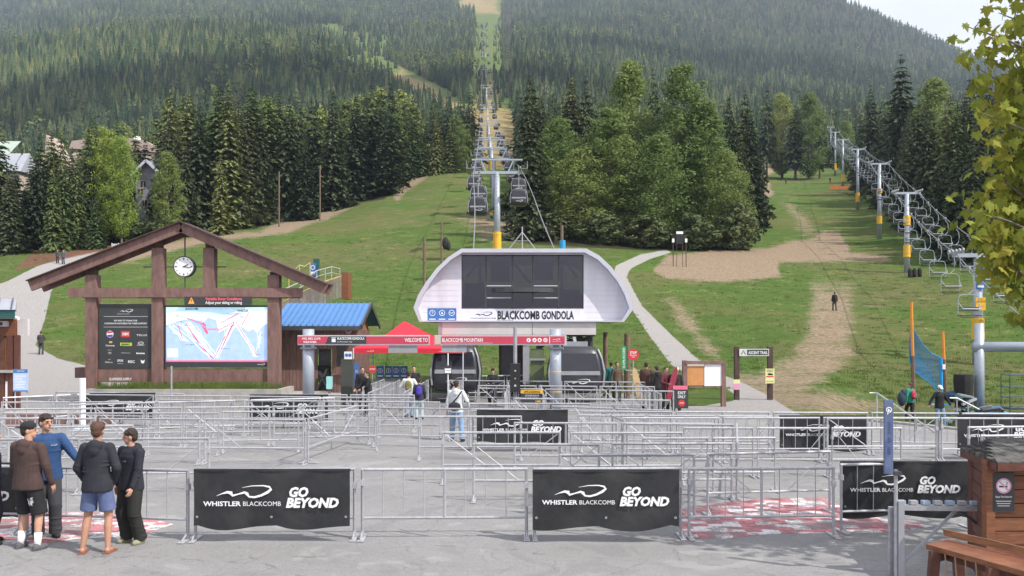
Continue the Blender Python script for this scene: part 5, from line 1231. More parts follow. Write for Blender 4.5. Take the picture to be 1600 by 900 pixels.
swoosh(M['white'], t, (bx(862), -.14, .19), .34); text('WHISTLER BLACKCOMB', .025, M['white'], t, (bx(861), -.14, .13), width=.4)
MB().bb((bx(690), -.06, -.30), (bx(729), .06, -.02)).build('light_box', M['midmetal'], t)
# speaker on stand
sp = thing('loudspeaker', 'tall black loudspeaker hung in front of the station on a grey pole', 'speaker', (P(805, 0, 33).x, 33, 0))
MB().cyl((0, .25, 0), (0, .25, 3.4), .07, .07, 8).build('pole', M['midmetal'], sp)
MB().bb((-.19, -.18, P(0, 612, 33).z), (.19, .18, P(0, 568, 33).z)).build('cabinet', M['speaker'], sp)
mb = MB(); disc(mb, (0, P(0, 579, 33).z), .03, -.185); disc(mb, (0, P(0, 602, 33).z), .04, -.185); flat(mb, -.02, P(0, 592, 33).z, .02, P(0, 590, 33).z, -.185); mb.build('badge', M['rim'], sp)
# red canopy
tn = thing('red_canopy_tent', 'red pop-up canopy with a peaked roof behind the left sign beam', 'tent', (P(650, 0, 41.3).x, 41.3, 0), R(-8))
hx, hy, ze_ = 2.5, 1.5, P(0, 543, 41.3).z; zp = P(0, 505, 41.3).z+.1
mb = MB(); cs = [(-hx, -hy), (hx, -hy), (hx, hy), (-hx, hy)]
apx = -.55
for k in range(4):
    a = cs[k]; b_ = cs[(k+1) % 4]; mb.add([(a[0], a[1], ze_), (b_[0], b_[1], ze_), ((b_[0]-apx)*.35+apx, b_[1]*.4, ze_+(zp-ze_)*.5), ((a[0]-apx)*.35+apx, a[1]*.4, ze_+(zp-ze_)*.5), (apx, 0, zp)], [(0, 1, 2, 3), (3, 2, 4)])
mb.build('roof_cloth', M['red'], tn)
mb = MB()
for k in range(4):
    a = cs[k]; b_ = cs[(k+1) % 4]; m_ = 6
    for q in range(m_):
        t0 = q/m_; t1 = (q+1)/m_; p0 = (a[0]+(b_[0]-a[0])*t0, a[1]+(b_[1]-a[1])*t0); p1 = (a[0]+(b_[0]-a[0])*t1, a[1]+(b_[1]-a[1])*t1)
        d0 = .22; mb.add([(p0[0], p0[1], ze_), (p1[0], p1[1], ze_), (p1[0], p1[1], ze_-d0), (p0[0], p0[1], ze_-d0)], [(3, 2, 1, 0)])
mb.build('valance', M['red'], tn)
for c in cs: MB().cyl((c[0], c[1], 0), (c[0], c[1], ze_), .03, .03, 6).build('leg', M['rim'], tn)
swoosh(M['white'], tn, (-1.9, -hy-.01, ze_-.17), .35); swoosh(M['white'], tn, (1.4, -hy-.01, ze_-.17), .35)
text('STAFF', .06, M['redsign'], tn, (0, -hy-.01, ze_-.15), width=.3)
# A-frame panels under the canopy
for k, (px, lb) in enumerate(((594, 'left'), (607, 'second'), (619, 'third'), (631, 'right'))):
    t = thing('blue_info_panel', 'blue panel with a white ring symbol under the red canopy, %s of the four' % lb, 'sign panel', (P(px, 0, 42).x, 42, 0), 0, 'blue information panels under the canopy')
    z0, z1 = P(0, 591, 42).z, P(0, 572, 42).z; MB().bb((-.17, -.02, z0), (.17, .02, z1)).build('panel', M['blue'], t); MB().bb((-.15, 0, 0), (-.12, .03, z0)).bb((.12, 0, 0), (.15, .03, z0)).build('leg', M['galv'], t)
    mb = MB(); ring(mb, (0, z0+.36), .12, .025, -.024); flat(mb, -.12, z0+.08, .12, z0+.14, -.024); flat(mb, -.02, z0+.30, .02, z0+.42, -.024); mb.build('symbol', M['white'], t)
cn = thing('grey_counter', 'dark grey check-in counter panel under the red canopy', 'counter', (P(607, 0, 40).x, 40, 0))
MB().bb((-.66, -.02, 0), (.66, .35, P(0, 594, 40).z)).build('cabinet', M['midmetal'], cn); MB().bb((-.70, -.06, P(0, 594, 40).z), (.70, .4, P(0, 593, 40).z)).build('top', M['darkmetal'], cn)
s_ = thing('round_stop_sign', 'small round red STOP sign under the left edge of the red canopy', 'sign', (P(582, 0, 40).x, 40, 0))
zc = P(0, 577, 40).z; MB().cyl((0, -.015, zc), (0, .0, zc), .17, .17, 20).build('disc', M['stopred'], s_); MB().cyl((0, .02, 0), (0, .02, zc), .02, .02, 6).build('post', M['galv'], s_); text('STOP', .07, M['white'], s_, (-.12, -.02, zc-.03), width=.24, bold=.02)
gb = thing('tall_dark_cabinet', 'tall dark grey-green cabinet left of the staff under the canopy', 'cabinet', (P(543, 0, 38).x, 38, 0)); zc = P(0, 561, 38).z
MB().bb((-.24, -.2, 0), (.24, .2, zc)).build('body', mat('dark_olive_metal', (.06, .065, .055), .6), gb); MB().bb((-.1, -.22, zc), (.22, -.16, zc+.32)).build('sign_plate', M['white'], gb)
mb = MB(); disc(mb, (0, zc+.17), .07, -.225); disc(mb, (.14, zc+.17), .07, -.225); mb.build('blue_dot', M['blue'], gb)
bp_ = thing('blue_upright_banner', 'narrow upright blue banner behind the man in black by the canopy', 'banner', (P(557, 0, 39.5).x, 39.5, 0)); MB().bb((-.09, 0, .8), (.09, .03, P(0, 567, 39.5).z)).build('cloth', M['blue'], bp_); MB().bb((-.02, .03, 0), (.02, .05, 1.2)).build('pole', M['galv'], bp_); text('GO', .1, M['white'], bp_, (-.06, -.004, 1.4), width=.12)
hs_ = thing('hanging_notice', 'white notice on a thin pole in front of the left parked cabin', 'sign', (P(700, 0, 36.5).x, 36.5, 0)); z0 = P(0, 584, 36.5).z
MB().cyl((0, 0, 0), (0, 0, P(0, 552, 36.5).z), .025, .025, 6).build('pole', M['white'], hs_); MB().bb((-.15, -.04, z0), (.15, -.02, z0+.34)).build('plate', M['board'], hs_); mb = MB(); flat(mb, -.13, z0+.03, .13, z0+.22, -.044); mb.build('paper', M['white'], hs_); text('WAIT HERE', .04, M['black'], hs_, (-.11, -.048, z0+.12), width=.22)

# ---------------------------------------------------------------- left edge building
YB = 33.0; lb_ = thing('lift_ticket_building', 'corner of a cedar building with dark green eave at the left edge', 'building', (P(0, 0, YB).x, YB, 0))
def Bq(px, py, Y=YB): return Q(px, py, Y, lb_)
xe = Bq(50, 0)[0]; z0 = Bq(0, 498)[1]; z1 = Bq(0, 485)[1]
MB().bb((-6, -1.2, z0), (xe, -1.12, z1)).build('eave_fascia', M['teal'], lb_); MB().add([(-6, -1.12, z0), (xe, -1.12, z0), (xe-1.6, 1.6, z0), (-6, 1.6, z0)], [(3, 2, 1, 0)]).build('soffit', M['under'], lb_)
mb = MB(); mb.add([(-6, -1.25, z1), (xe+.08, -1.25, z1), (xe-.9, .6, z1+.42), (-6, .8, z1+.7), (xe-1.9, 2.4, z1), (-6, 2.4, z1)], [(0, 1, 2, 3), (1, 4, 2), (3, 2, 4, 5)]); mb.build('roof', M['roofgrey'], lb_)
for k in range(4): MB().bar((xe-.1-k*.5, -1.2, z1+.03), (xe-1.0-k*.5, .55, z1+.46+.01*k), .04, .05).build('roof_seam', M['darkmetal'], lb_)
zw = z0
for k in range(14):
    a = -3.0+k*.3; b_ = a+.3
    if b_ > Bq(26, 0)[0]: break
    MB().bb((a+.01, 0, 1.35), (b_-.01, .06, zw-.55)).build('wall_board', M['cedar'], lb_)
MB().bb((-3, -.06, zw-.62), (Bq(26, 0)[0], 0.1, zw)).build('header_beam', M['cedar'], lb_)
MB().bb((Bq(27, 0)[0], 0, zw-.62), (Bq(43, 0)[0], .15, zw)).build('side_bracket', M['under'], lb_)
for px in (4, 17, 27):
    a = Bq(px, 0)[0]; MB().bb((a-.09, -.05, 0), (a+.09, .07, zw-.6)).build('corner_post', M['cedard'], lb_)
MB().bb((Bq(7, 0)[0], .02, .9), (Bq(14, 0)[0], .05, zw-.9)).build('window', M['glass'], lb_)
MB().bb((-3, -.25, Bq(0, 582)[1]), (Bq(24, 0)[0], -.0, Bq(0, 578)[1])).build('counter', M['concrete'], lb_)
MB().bb((-3, 0.01, 0), (Bq(18, 0)[0], .05, Bq(0, 583)[1])).build('lower_wall', M['cedar'], lb_); mb = MB(); a = Bq(9, 0)[0]; b_ = Bq(18, 0)[0]; MB().bb((a, -.03, .3), (b_, -.0, 1.4)).build('white_panel', M['white'], lb_)
a = Bq(10, 506); MB().box((a[0], -.2, a[1]), (.25, .3, .2)).build('wall_speaker', M['rim'], lb_); MB().cyl((a[0], -.36, a[1]), (a[0], -.34, a[1]), .07).build('speaker_cone', M['darkmetal'], lb_)
a = Bq(43, 496); MB().cyl((a[0], -.9, a[1]), (a[0]+.2, -.95, a[1]-.06), .06).build('camera', M['white'], lb_)
t = thing('leaning_notice_board', 'blue and white printed notice board standing at the corner of the left building', 'sign', (P(32, 0, 32).x, 32, 0), R(6)); z0 = P(0, 612, 32).z; z1 = P(0, 577, 32).z
MB().bb((-.25, 0, z0), (.25, .03, z1)).build('panel', mat('pale_blue_print', (.40, .52, .80), .5), t); flat(MB(), -.25, z1-.13, .25, z1, -.005).build('blue_band', M['blue'], t); flat(MB(), -.25, z0, .25, z0+.05, -.005).build('blue_band', M['blue'], t)
mb = MB(); rd = random.Random(2)
for k in range(9): flat(mb, -.2, z1-.22-k*.055, -.2+rd.uniform(.25, .4), z1-.20-k*.055, -.006)
mb.build('printed_line', M['white'], t); text('NOTICE', .05, M['white'], t, (-.12, -.008, z1-.09), width=.25); MB().bar((-.2, .05, 0), (-.2, .05, z0+.2), .03, .03).bar((.2, .05, 0), (.2, .05, z0+.2), .03, .03).build('leg', M['galv'], t)
rmp_ = thing('brick_edged_landing', 'low landing with brown edging beside the left building', 'landing', (P(60, 0, 30).x, 30.5, 0)); MB().bb((-4, -.2, 0), (2.3, .05, .42)).build('edging', M['timber'], rmp_); MB().bb((-4, .05, 0), (1.6, 2, .38)).build('slab', M['concrete'], rmp_)
wp_ = thing('white_marker_post', 'thick white plastic post standing just left of the leftmost far banner', 'post', (P(129, 0, 30).x, 30, 0)); MB().cyl((0, 0, 0), (0, 0, P(0, 591, 30).z), .10, .10, 12).build('tube', M['white'], wp_); MB().cyl((0, 0, 0), (0, 0, .1), .3, .2, 12).build('base', mat('pale_blue_plastic', (.45, .6, .75), .5), wp_)
tp = thing('thin_marker_pole', 'thin grey pole rising in front of the planter', 'pole', (P(268, 0, 30).x, 30, 0)); MB().cyl((0, 0, 0), (0, 0, P(0, 572, 30).z), .03, .03, 8).build('pole', M['galv'], tp); MB().cyl((0, 0, 0), (0, 0, .03), .2, .2, 12).build('base', M['darkmetal'], tp)

# ---------------------------------------------------------------- info board, trail gate, signs on the right
ib = thing('trailhead_board', 'wooden trailhead board, plywood left half and blank white right half', 'notice board', (P(1099, 0, 38.3).x, 38.3, 0), R(6))
def Ib(px, py): p = P(px, py, 38.3); return p.x-ib.location.x, p.z
for px, py in ((1069, 563), (1131, 565)): a = Ib(px, py); MB().bb((a[0]-.09, -.09, 0), (a[0]+.09, .09, a[1])).build('post', M['timber'], ib)
a = Ib(1072, 572); b_ = Ib(1100, 602); MB().bb((a[0], -.03, b_[1]), (b_[0], .03, a[1])).build('plywood_panel', M['mapboard'], ib)
a = Ib(1100, 569); b_ = Ib(1130, 603); MB().bb((a[0]+.005, -.05, b_[1]), (b_[0]-.03, .02, a[1])).build('white_panel', M['white'], ib)
a = Ib(1069, 565); b_ = Ib(1131, 569); MB().bb((a[0], -.12, b_[1]), (b_[0], .12, a[1]+.03)).build('top_rail', M['timber'], ib); a = Ib(1072, 603); b_ = Ib(1131, 606); MB().bb((a[0]+.1, -.05, b_[1]), (b_[0]-.1, .05, a[1]-.01)).build('bottom_rail', M['timber'], ib)
at_ = thing('ascent_trail_gate', 'two-post wooden gate with a grey sign reading ASCENT TRAIL', 'gate', (P(1177, 0, 42).x, 42, gz(P(1177, 0, 42).x, 42)))
def At(px, py): p = P(px, py, 42); return p.x-at_.location.x, p.z-at_.location.z
for px in (1151, 1203): a = At(px, 542); MB().bb((a[0]-.11, -.11, -.5), (a[0]+.11, .11, a[1])).build('post', M['timberd'], at_)
a = At(1154, 545); b_ = At(1200, 556); MB().bb((a[0], -.16, b_[1]), (b_[0], -.115, a[1])).build('sign_panel', mat('pale_grey_panel', (.6, .61, .62), .5), at_)
a = At(1166, 546.3); b_ = At(1199, 554.7); MB().bb((a[0], -.165, b_[1]), (b_[0], -.161, a[1])).build('black_field', M['board'], at_)
text('ASCENT TRAIL', .13, M['white'], at_, (At(1168, 0)[0], -.168, At(0, 553)[1]), width=.9, bold=.02)
mb = MB(); a = At(1160, 551); mb.ribbon([(a[0]-.1, a[1]-.08, .04), (a[0], a[1]+.1, .04), (a[0]+.1, a[1]-.08, .04)], -.166); mb.build('peak_symbol', M['board'], at_)
def notice(px, py0, py1, wpx, m_, label, Y=41.8):
    t = thing('paper_notice', label, 'sign', (P(px, 0, Y).x, Y, P(0, py1, Y).z)); w_ = wpx/2/F*Y; h_ = (py1-py0)/F*Y
    MB().bb((-w_, -.01, 0), (w_, .0, h_)).build('sheet', m_, t); return t, w_, h_
t, w_, h_ = notice(1151, 593, 609, 10, M['pink'], 'pink and yellow notice on the left post of the ascent trail gate'); mb = MB(); flat(mb, -w_, h_*.6, w_, h_, -.014); mb.build('yellow_band', M['poster'], t)
t, w_, h_ = notice(1203, 576, 599, 14, M['poster'], 'pale yellow bear notice on the right post of the ascent trail gate'); mb = MB(); mb.ell((0, -.015, h_*.62), (w_*.55, .004, .05)); mb.ell((w_*.5, -.015, h_*.60), (.04, .004, .035)); mb.build('bear_symbol', M['black'], t)
mb = MB(); flat(mb, -w_*.85, h_*.42, w_*.85, h_*.5, -.014); mb.build('red_line', M['stopred'], t); text('BEAR IN', .07, M['black'], t, (-w_*.7, -.014, h_*.85), width=w_*1.4); text('AREA', .05, M['black'], t, (-w_*.7, -.014, h_*.76), width=w_*1.4); text('BE AWARE', .05, M['black'], t, (-w_*.7, -.014, h_*.1), width=w_*1.4)
t = thing('round_stop_sign', 'round red STOP sign on a thin post beside the green flag', 'sign', (P(989.5, 0, 40).x, 40, 0)); zc = P(0, 554, 40).z
MB().cyl((0, -.02, zc), (0, 0, zc), .25, .25, 26).build('disc', M['stopred'], t); MB().cyl((0, .03, 0), (0, .03, zc), .025, .025, 6).build('post', M['galv'], t); text('STOP', .1, M['white'], t, (-.15, -.024, zc+.04), width=.3, bold=.03); text('PERSONNEL', .045, M['white'], t, (-.16, -.024, zc-.05), width=.32, bold=.02); text('ONLY', .045, M['white'], t, (-.08, -.024, zc-.13), width=.16, bold=.02)
MB().bar((-.35, 0, zc-.7), (.45, 0, zc-.7), .03, .03).build('bar', M['galv'], t)
t = thing('exit_only_sign', 'black EXIT ONLY sign with pink header and a round red mark at the barrier end', 'sign', (P(1063, 0, 34.5).x, 34.5, 0), R(-4)); z0 = P(0, 638, 34.5).z; z1 = P(0, 603, 34.5).z
MB().bb((-.3, 0, z0), (.3, .04, z1)).build('panel', M['board'], t); MB().bb((-.28, -.008, z1-.14), (.28, -.001, z1+.01)).build('pink_header', mat('pink_sign', (.75, .16, .25), .5), t)
text('EXIT', .11, M['white'], t, (-.10, -.004, z1-.32), width=.3, bold=.02); text('ONLY', .11, M['white'], t, (-.10, -.004, z1-.47), width=.3, bold=.02); mb = MB(); disc(mb, (.05, z0+.2), .13, -.004); mb.build('red_disc', M['stopred'], t); text('STOP', .05, M['white'], t, (-.03, -.008, z0+.18), width=.16, bold=.02)
MB().bb((-.28, .01, 0), (-.24, .03, z0)).bb((.24, .01, 0), (.28, .03, z0)).build('leg', M['galv'], t)
t = thing('green_flag_sign', 'narrow vertical green sign on a wooden pole right of the station', 'sign', (P(976, 0, 42).x, 42, 0)); z0 = P(0, 578, 42).z; z1 = P(0, 541, 42).z; MB().bb((-.14, -.02, z0), (.08, 0, z1)).build('panel', M['green'], t); text('SLOPE ACCESS', .09, M['white'], t, (.0, -.024, z0+.08), rx=90, width=.95, bold=.02, roll=90)
def logpost(px, ytop, Y, r_, label, extra=0):
    g = G(px, Y); t = thing('wooden_pole', label, 'pole', tuple(g), 0); h_ = P(px, ytop, Y).z-g.z
    MB().cyl((0, 0, -.4), (0, 0, h_), r_, r_*.85, 10).build('pole', M['logp'], t); return t
logpost(980, 522, 42.5, .16, 'thicker round wooden pole behind the green sign right of the station'); logpost(946, 519, 44, .13, 'round wooden pole at the right end of the station')
logpost(663, 370, 90, .16, 'round wooden pole standing alone on the grass left of the station roof'); logpost(690, 347, 96, .13, 'thin wooden pole with a black bag beside it above the station roof')
logpost(878, 352, 90, .18, 'round wooden pole with blue padding behind the station roof')
t = thing('blue_pad', 'blue pad wrapped low on the pole behind the station roof', 'pad', tuple(G(879, 89.6))); z = P(0, 385, 89.6).z-t.location.z; MB().cyl((0, 0, z-1.5), (0, 0, z+.6), .3, .3, 10).build('pad', M['netblue'], t)
t = thing('black_bag', 'black rubbish bag hung by the thin pole above the station roof', 'bag', tuple(G(696, 94))); z = P(0, 380, 94).z-t.location.z; MB().ell((0, 0, z), (.35, .3, .65)).ell((.3, 0, z-.25), (.25, .3, .55)).build('bag', M['rubber'], t)
t = thing('ranging_tripod', 'grey steel tripod mast behind the middle of the station roof', 'mast', tuple(G(816, 80))); zt_ = P(0, 354, 80).z-t.location.z; zb_ = P(0, 392, 80).z-t.location.z
mb = MB(); mb.tube([(0, 0, zb_-2), (0, 0, zt_)], .06, 6)
for s_ in (-1, 1): mb.tube([(s_*1.3, 0, zb_), (0, 0, zt_-.5)], .05, 5)
mb.tube([(-.7, 0, (zt_+zb_)/2-.2), (.7, 0, (zt_+zb_)/2-.2)], .03, 4).build('frame', M['galv'], t)
t = thing('trail_head_sign', 'small black sign with white header and legs at the foot of the green trees', 'sign', tuple(G(1062, 118))); z = t.location.z; zz = P(0, 368, 118).z-z
MB().bb((-.5, 0, zz-1.1), (.5, .1, zz+.1)).build('panel', M['black'], t); MB().bb((-.45, -.02, zz+.2), (.45, .05, zz+.55)).build('header', M['white'], t); MB().bb((-.9, 0, -.1), (-.8, .08, zz)).bb((.8, 0, -.1), (.9, .08, zz)).bb((-.42, 0.02, -.1), (-.36, .08, zz)).bb((.36, 0.02, -.1), (.42, .08, zz)).build('leg', M['timberd'], t)
MB().bb((-1.0, -.02, zz-.9), (-.7, .0, zz-.4)).bb((.7, -.02, zz-.9), (1.0, .0, zz-.4)).build('small_plate', M['white'], t)
t = thing('trail_sign', 'small white-legged sign by the gravel path under the birches', 'sign', tuple(G(180, 122))); MB().bb((-.45, 0, 1.1), (.45, .05, 1.9)).build('panel', M['under'], t); MB().bb((-.5, 0, 0), (-.42, .06, 2.0)).bb((.42, 0, 0), (.5, .06, 2.0)).build('leg', M['white'], t); mb = MB(); mb.ribbon([(-.3, 1.4, .08), (0, 1.6, .12), (.3, 1.45, .08)], -.01); mb.build('mark', M['black'], t)
for px, yt, Y, lb in ((436, 268, 172, 'leftmost weathered grey utility pole in front of the dark spruces'), (500, 258, 180, 'pale utility pole right of the first one in front of the dark spruces'), (602, 252, 225, 'thin grey pole at the top of the eroded track')): logpost(px, yt, Y, .16, lb)

# ---------------------------------------------------------------- houses behind the left trees
def Hz(Y, py): return P(0, py, Y).z
h1 = thing('grey_gabled_house', 'grey house with twin gables and a stone base behind the birches', 'house', tuple(G(238, 168)))
def hq(px, py, Y=168): return Q(px, py, Y, h1)
a = hq(212, 275); b_ = hq(262, 347)
wl = MB().bb((a[0], 0, b_[1]-2), (b_[0], 10, a[1])).build('wall', M['wallgrey'], h1)
g0 = hq(209, 278); gpk = hq(232, 254); g1 = hq(262, 283)
MB().prism([(g0[0], g0[1]), (gpk[0], gpk[1]), (g1[0], g1[1])], -.05, 10).build('gable', M['wallgrey'], h1)
MB().bar((g0[0]-.4, 4, g0[1]-.2), (gpk[0], 4, gpk[1]+.2), 10.5, .3).bar((g1[0]+.4, 4, g1[1]-.2), (gpk[0], 4, gpk[1]+.2), 10.5, .3).build('roof', M['roofgrey'], h1)
r0 = hq(205, 262); r1 = hq(250, 236); MB().bar((r0[0]-.5, 8, r0[1]-.6), (r1[0], 8, r1[1]+.3), 9, .3).bar((hq(275, 262)[0], 8, r0[1]-.6), (r1[0], 8, r1[1]+.3), 9, .3).build('rear_roof', M['roofgrey'], h1)
MB().bar((g0[0]-.5, -1.2, g0[1]-.2), (gpk[0], -1.2, gpk[1]+.2), .2, .45).bar((g1[0]+.4, -1.2, g1[1]-.2), (gpk[0], -1.2, gpk[1]+.2), .2, .45).build('barge_board', M['rim'], h1)
for (px, py) in ((220, 300), (226, 318), (235, 322), (243, 322), (252, 322), (224, 288)):
    p = hq(px, py); w_ = MB().bb((p[0]-.42, -.08, p[1]-.6), (p[0]+.42, -.02, p[1]+.6)).build('window', M['glass'], h1)
    MB().bb((p[0]-.5, -.12, p[1]-.7), (p[0]+.5, -.09, p[1]-.6)).bb((p[0]-.5, -.12, p[1]+.6), (p[0]+.5, -.09, p[1]+.7)).bb((p[0]-.04, -.12, p[1]-.6), (p[0]+.04, -.09, p[1]+.6)).build('frame', M['stucco'], w_)
a = hq(232, 333); b_ = hq(258, 346); 
for k in range(4): MB().bb((a[0]+k*.85, -.5, b_[1]), (a[0]+k*.85+.2, -.3, a[1])).build('balcony_post', M['white'], h1)
MB().bb((a[0]-.3, -.8, a[1]), (b_[0], -.02, a[1]+.25)).build('balcony', M['stucco'], h1)
h2 = thing('tan_roofed_building', 'long building with a pale tan roof rising behind the bright birches', 'building', (P(190, 0, 190).x, 190, gz(P(190, 0, 190).x, 190)))
def hq2(px, py): return Q(px, py, 190, h2)
pts = [(108, 232), (112, 220), (130, 218), (150, 216), (205, 216), (228, 220), (245, 232), (247, 238)]
MB().prism([hq2(*p) for p in pts], 0, 10).build('roof', M['rooftan'], h2); a = hq2(110, 238); b_ = hq2(245, 300); MB().bb((a[0], .3, b_[1]), (b_[0], 9.5, a[1])).build('wall', M['stucco'], h2)
p = hq2(208, 215); MB().ell((p[0], 2, p[1]), (.8, .8, .8)).build('roof_vent', M['white'], h2)
h3 = thing('steep_tan_gable', 'steep narrow tan gable roof showing between the left conifers', 'building', (P(76, 0, 172).x, 172, gz(P(76, 0, 172).x, 172)))
def hq3(px, py): return Q(px, py, 172, h3)
MB().prism([hq3(70, 240), hq3(72, 210), hq3(88, 243), hq3(88, 262), hq3(62, 262)], 0, 6).build('roof', M['rooftan'], h3); a = hq3(64, 262); b_ = hq3(88, 320); MB().bb((a[0], .2, b_[1]), (b_[0], 5.8, a[1])).build('wall', M['stucco'], h3)
h4 = thing('pale_metal_roofed_lodge', 'lodge with a pale grey metal roof at the left edge behind the conifers', 'building', (P(10, 0, 165).x, 165, gz(P(10, 0, 165).x, 165)))
def hq4(px, py): return Q(px, py, 165, h4)
for k, (xa, xb) in enumerate(((-30, 8), (8, 32), (32, 46))):
    a = hq4(xa, 0)[0]; b_ = hq4(xb, 0)[0]; zt_ = hq4(0, 238)[1]; zb_ = hq4(0, 272)[1]
    MB().add([(a, -3, zb_), (b_, -3, zb_), (b_-.5, 1, zt_), (a, 1, zt_), (a, 5, zb_), (b_, 5, zb_)], [(0, 1, 2, 3), (3, 2, 5, 4), (1, 5, 2)]).build('roof_panel', M['roofgrey'], h4)
a = hq4(-40, 272); b_ = hq4(42, 345); MB().bb((a[0], -2.4, b_[1]), (b_[0], 4, a[1])).build('wall', M['stucco'], h4)
for px in (5, 16, 27, 36):
    for py in (290, 312): p = hq4(px, py); MB().bb((p[0]-.5, -2.5, p[1]-.7), (p[0]+.5, -2.41, p[1]+.7)).build('window', M['glass'], h4)
MB().add([(hq4(-40, 0)[0], 2, hq4(0, 240)[1]), (hq4(2, 0)[0], 2, hq4(0, 240)[1]), (hq4(5, 0)[0], 6, hq4(0, 210)[1]), (hq4(-40, 0)[0], 6, hq4(0, 210)[1])], [(0, 1, 2, 3)]).build('upper_roof', mat('pale_green_roof', (.35, .42, .36), .6), h4)
# ---------------------------------------------------------------- queue barriers
def make_barrier(kind):
    t = thing('queue_barrier', 'x', 'barrier', (0, 0, -50), 0, 'galvanised queue barriers')
    MB().cyl((-1.3, 0, 1.1), (1.3, 0, 1.1), .026, .026, 8).build('top_rail', M['galv'], t)
    zb = .33 if kind == 'A' else .40
    MB().cyl((-1.28, 0, zb), (1.28, 0, zb), .022, .022, 8).build('bottom_rail', M['galv'], t)
    pm = MB().cyl((0, 0, 0), (0, 0, 1.1), .026, .026, 8).mesh('post'); pm.materials.append(M['galv'])
    fm = MB().prismz([(-.05, -.26), (.05, -.26), (.035, .26), (-.035, .26)], .0, .012).bar((0, -.2, .015), (0, 0, .12), .02, .02).mesh('foot'); fm.materials.append(M['foot'])
    for x in (-1.28, 1.28):
        for nm, ms in (('post', pm), ('foot', fm)):
            o = bpy.data.objects.new(nm, ms); col.objects.link(o); o.parent = t; o.location = (x, 0, .008 if nm == 'foot' else 0)
    if kind == 'A':
        MB().cyl((0, 0, zb), (0, 0, 1.1), .024, .024, 8).build('centre_post', M['galv'], t)
        bm = MB().cyl((0, 0, zb), (0, 0, 1.1), .0085, .0085, 6, False).mesh('bar'); bm.materials.append(M['galv'])
        for k in (-.96, -.64, -.32, .32, .64, .96):
            o = bpy.data.objects.new('bar', bm); col.objects.link(o); o.parent = t; o.location = (k, 0, 0)
    else:
        for s_ in (-1, 1): MB().cyl((s_*1.24, 0, 1.07), (s_*.35, 0, zb), .012, .012, 6).build('brace', M['galv'], t)
    for s_, z in ((-1, .85), (1, .8)): MB().bb((s_*1.28-.03, -.045, z), (s_*1.28+.03, .045, z+.09)).build('latch', M['foot'], t)
    return t
BA = make_barrier('A'); BB = make_barrier('B')
used = {'A': False, 'B': False}
def put_barrier(kind, X, Y, rz, label, sx=1.0):
    src = BA if kind == 'A' else BB
    rz += random.Random(X*3+Y).uniform(-.022, .022)
    if not used[kind]: used[kind] = True; o = src; o.location = (X, Y, .006); o.rotation_euler = (0, 0, rz); o['label'] = label
    else: o = dup(src, (X, Y, .006), rz, label)
    o.scale = (sx, 1, 1); return o
def Ytop(py): return (H-1.12)*F/(py-HZ)
DESC = {'A': 'barred', 'B': 'braced'}
def run(edges, py0, py1, kinds, row):
    """panels between successive pixel edges; top rail runs from py0 (first edge) to py1 (last edge)"""
    n = len(edges)-1
    for k in range(n):
        xa, xb = edges[k], edges[k+1]; f0 = (xa-edges[0])/(edges[-1]-edges[0]); f1 = (xb-edges[0])/(edges[-1]-edges[0])
        Ya = Ytop(py0+(py1-py0)*f0); Yb = Ytop(py0+(py1-py0)*f1)
        A_ = Vector(((xa-800)/F*Ya, Ya)); B_ = Vector(((xb-800)/F*Yb, Yb)); d = B_-A_
        kd = kinds[k % len(kinds)]
        lab = '%s barrier, %s from left in %s' % (DESC[kd], 'first' if k == 0 else ordn(k), row)
        put_barrier(kd, (A_.x+B_.x)/2, (A_.y+B_.y)/2, math.atan2(d.y, d.x), lab, (d.length-.09)/2.6)
run([-232, 36, 300], 722, 734, 'A', 'the front row at the left edge')
run([300, 560, 829, 1070, 1309], 733, 730, 'A', 'the front row in the middle'); run([1309, 1518], 725, 721, 'A', 'the front row at the right')
run([-75, 128, 331], 686, 684, 'B', 'the second row behind the four men')
run([-170, -10, 152, 316, 481], 652, 655, 'B', 'the row ending above the left front banner')
run([-140, 3, 146, 287, 424, 580], 640, 633.5, 'BAB', 'the third row on the left')
run([8, 212], 668, 664, 'B', 'the row just behind the man in blue')
run([105, 245, 390, 525], 632, 621, 'A', 'the row crossing the leftmost far banner')
run([127, 242, 362, 503, 650], 616, 621.5, 'BAB', 'the row of the left far banners')
run([245, 385, 500, 590, 690], 624, 628, 'AB', 'the short row between the left far banners')
run([2, 85, 190], 621, 613, 'B', 'the curved row by the left building')
run([85, 190, 290], 612, 615, 'A', 'the row running from the left building to the planter')
run([582, 735, 878], 636, 640.5, 'A', 'the row through the legs of the woman in white')
run([651, 818], 650, 650, 'A', 'the single gate left of the middle banner')
run([735, 880], 641, 641, 'A', 'the row carrying the middle banner')
run([687, 879], 675, 674.5, 'B', 'the row just in front of the middle banner')
run([800, 968, 1118], 660, 661, 'A', 'the row cutting across the middle banner')
run([735, 941], 693, 693.5, 'B', 'the row above the right part of the front gate')
run([888, 1070], 676, 675, 'B', 'the row right of the middle banner')
run([952, 1148], 692.5, 691.5, 'B', 'the second row right of the middle banner')
run([870, 1090], 710, 709, 'B', 'the last row before the middle front banner')
run([976, 1150], 661, 663, 'B', 'the row with an end post below the exit sign')
run([1100, 1302], 708, 704.5, 'B', 'the row behind the right front gate')
run([905, 1054, 1205, 1359, 1500, 1640], 642, 646, 'A', 'the back row carrying the right banner')
run([970, 1127, 1284, 1470], 652.5, 652, 'A', 'the second row in front of the right banner')
run([1288, 1468, 1650], 652.5, 653, 'BA', 'the braced row in front of the right banner')
run([1510, 1640], 667, 665, 'A', 'the short row behind the wooden kiosk roof')
run([1528, 1700], 680, 678, 'B', 'the row directly behind the wooden kiosk roof')
run([0, 110, 228, 345], 645, 645, 'AB', 'the fourth row on the left')
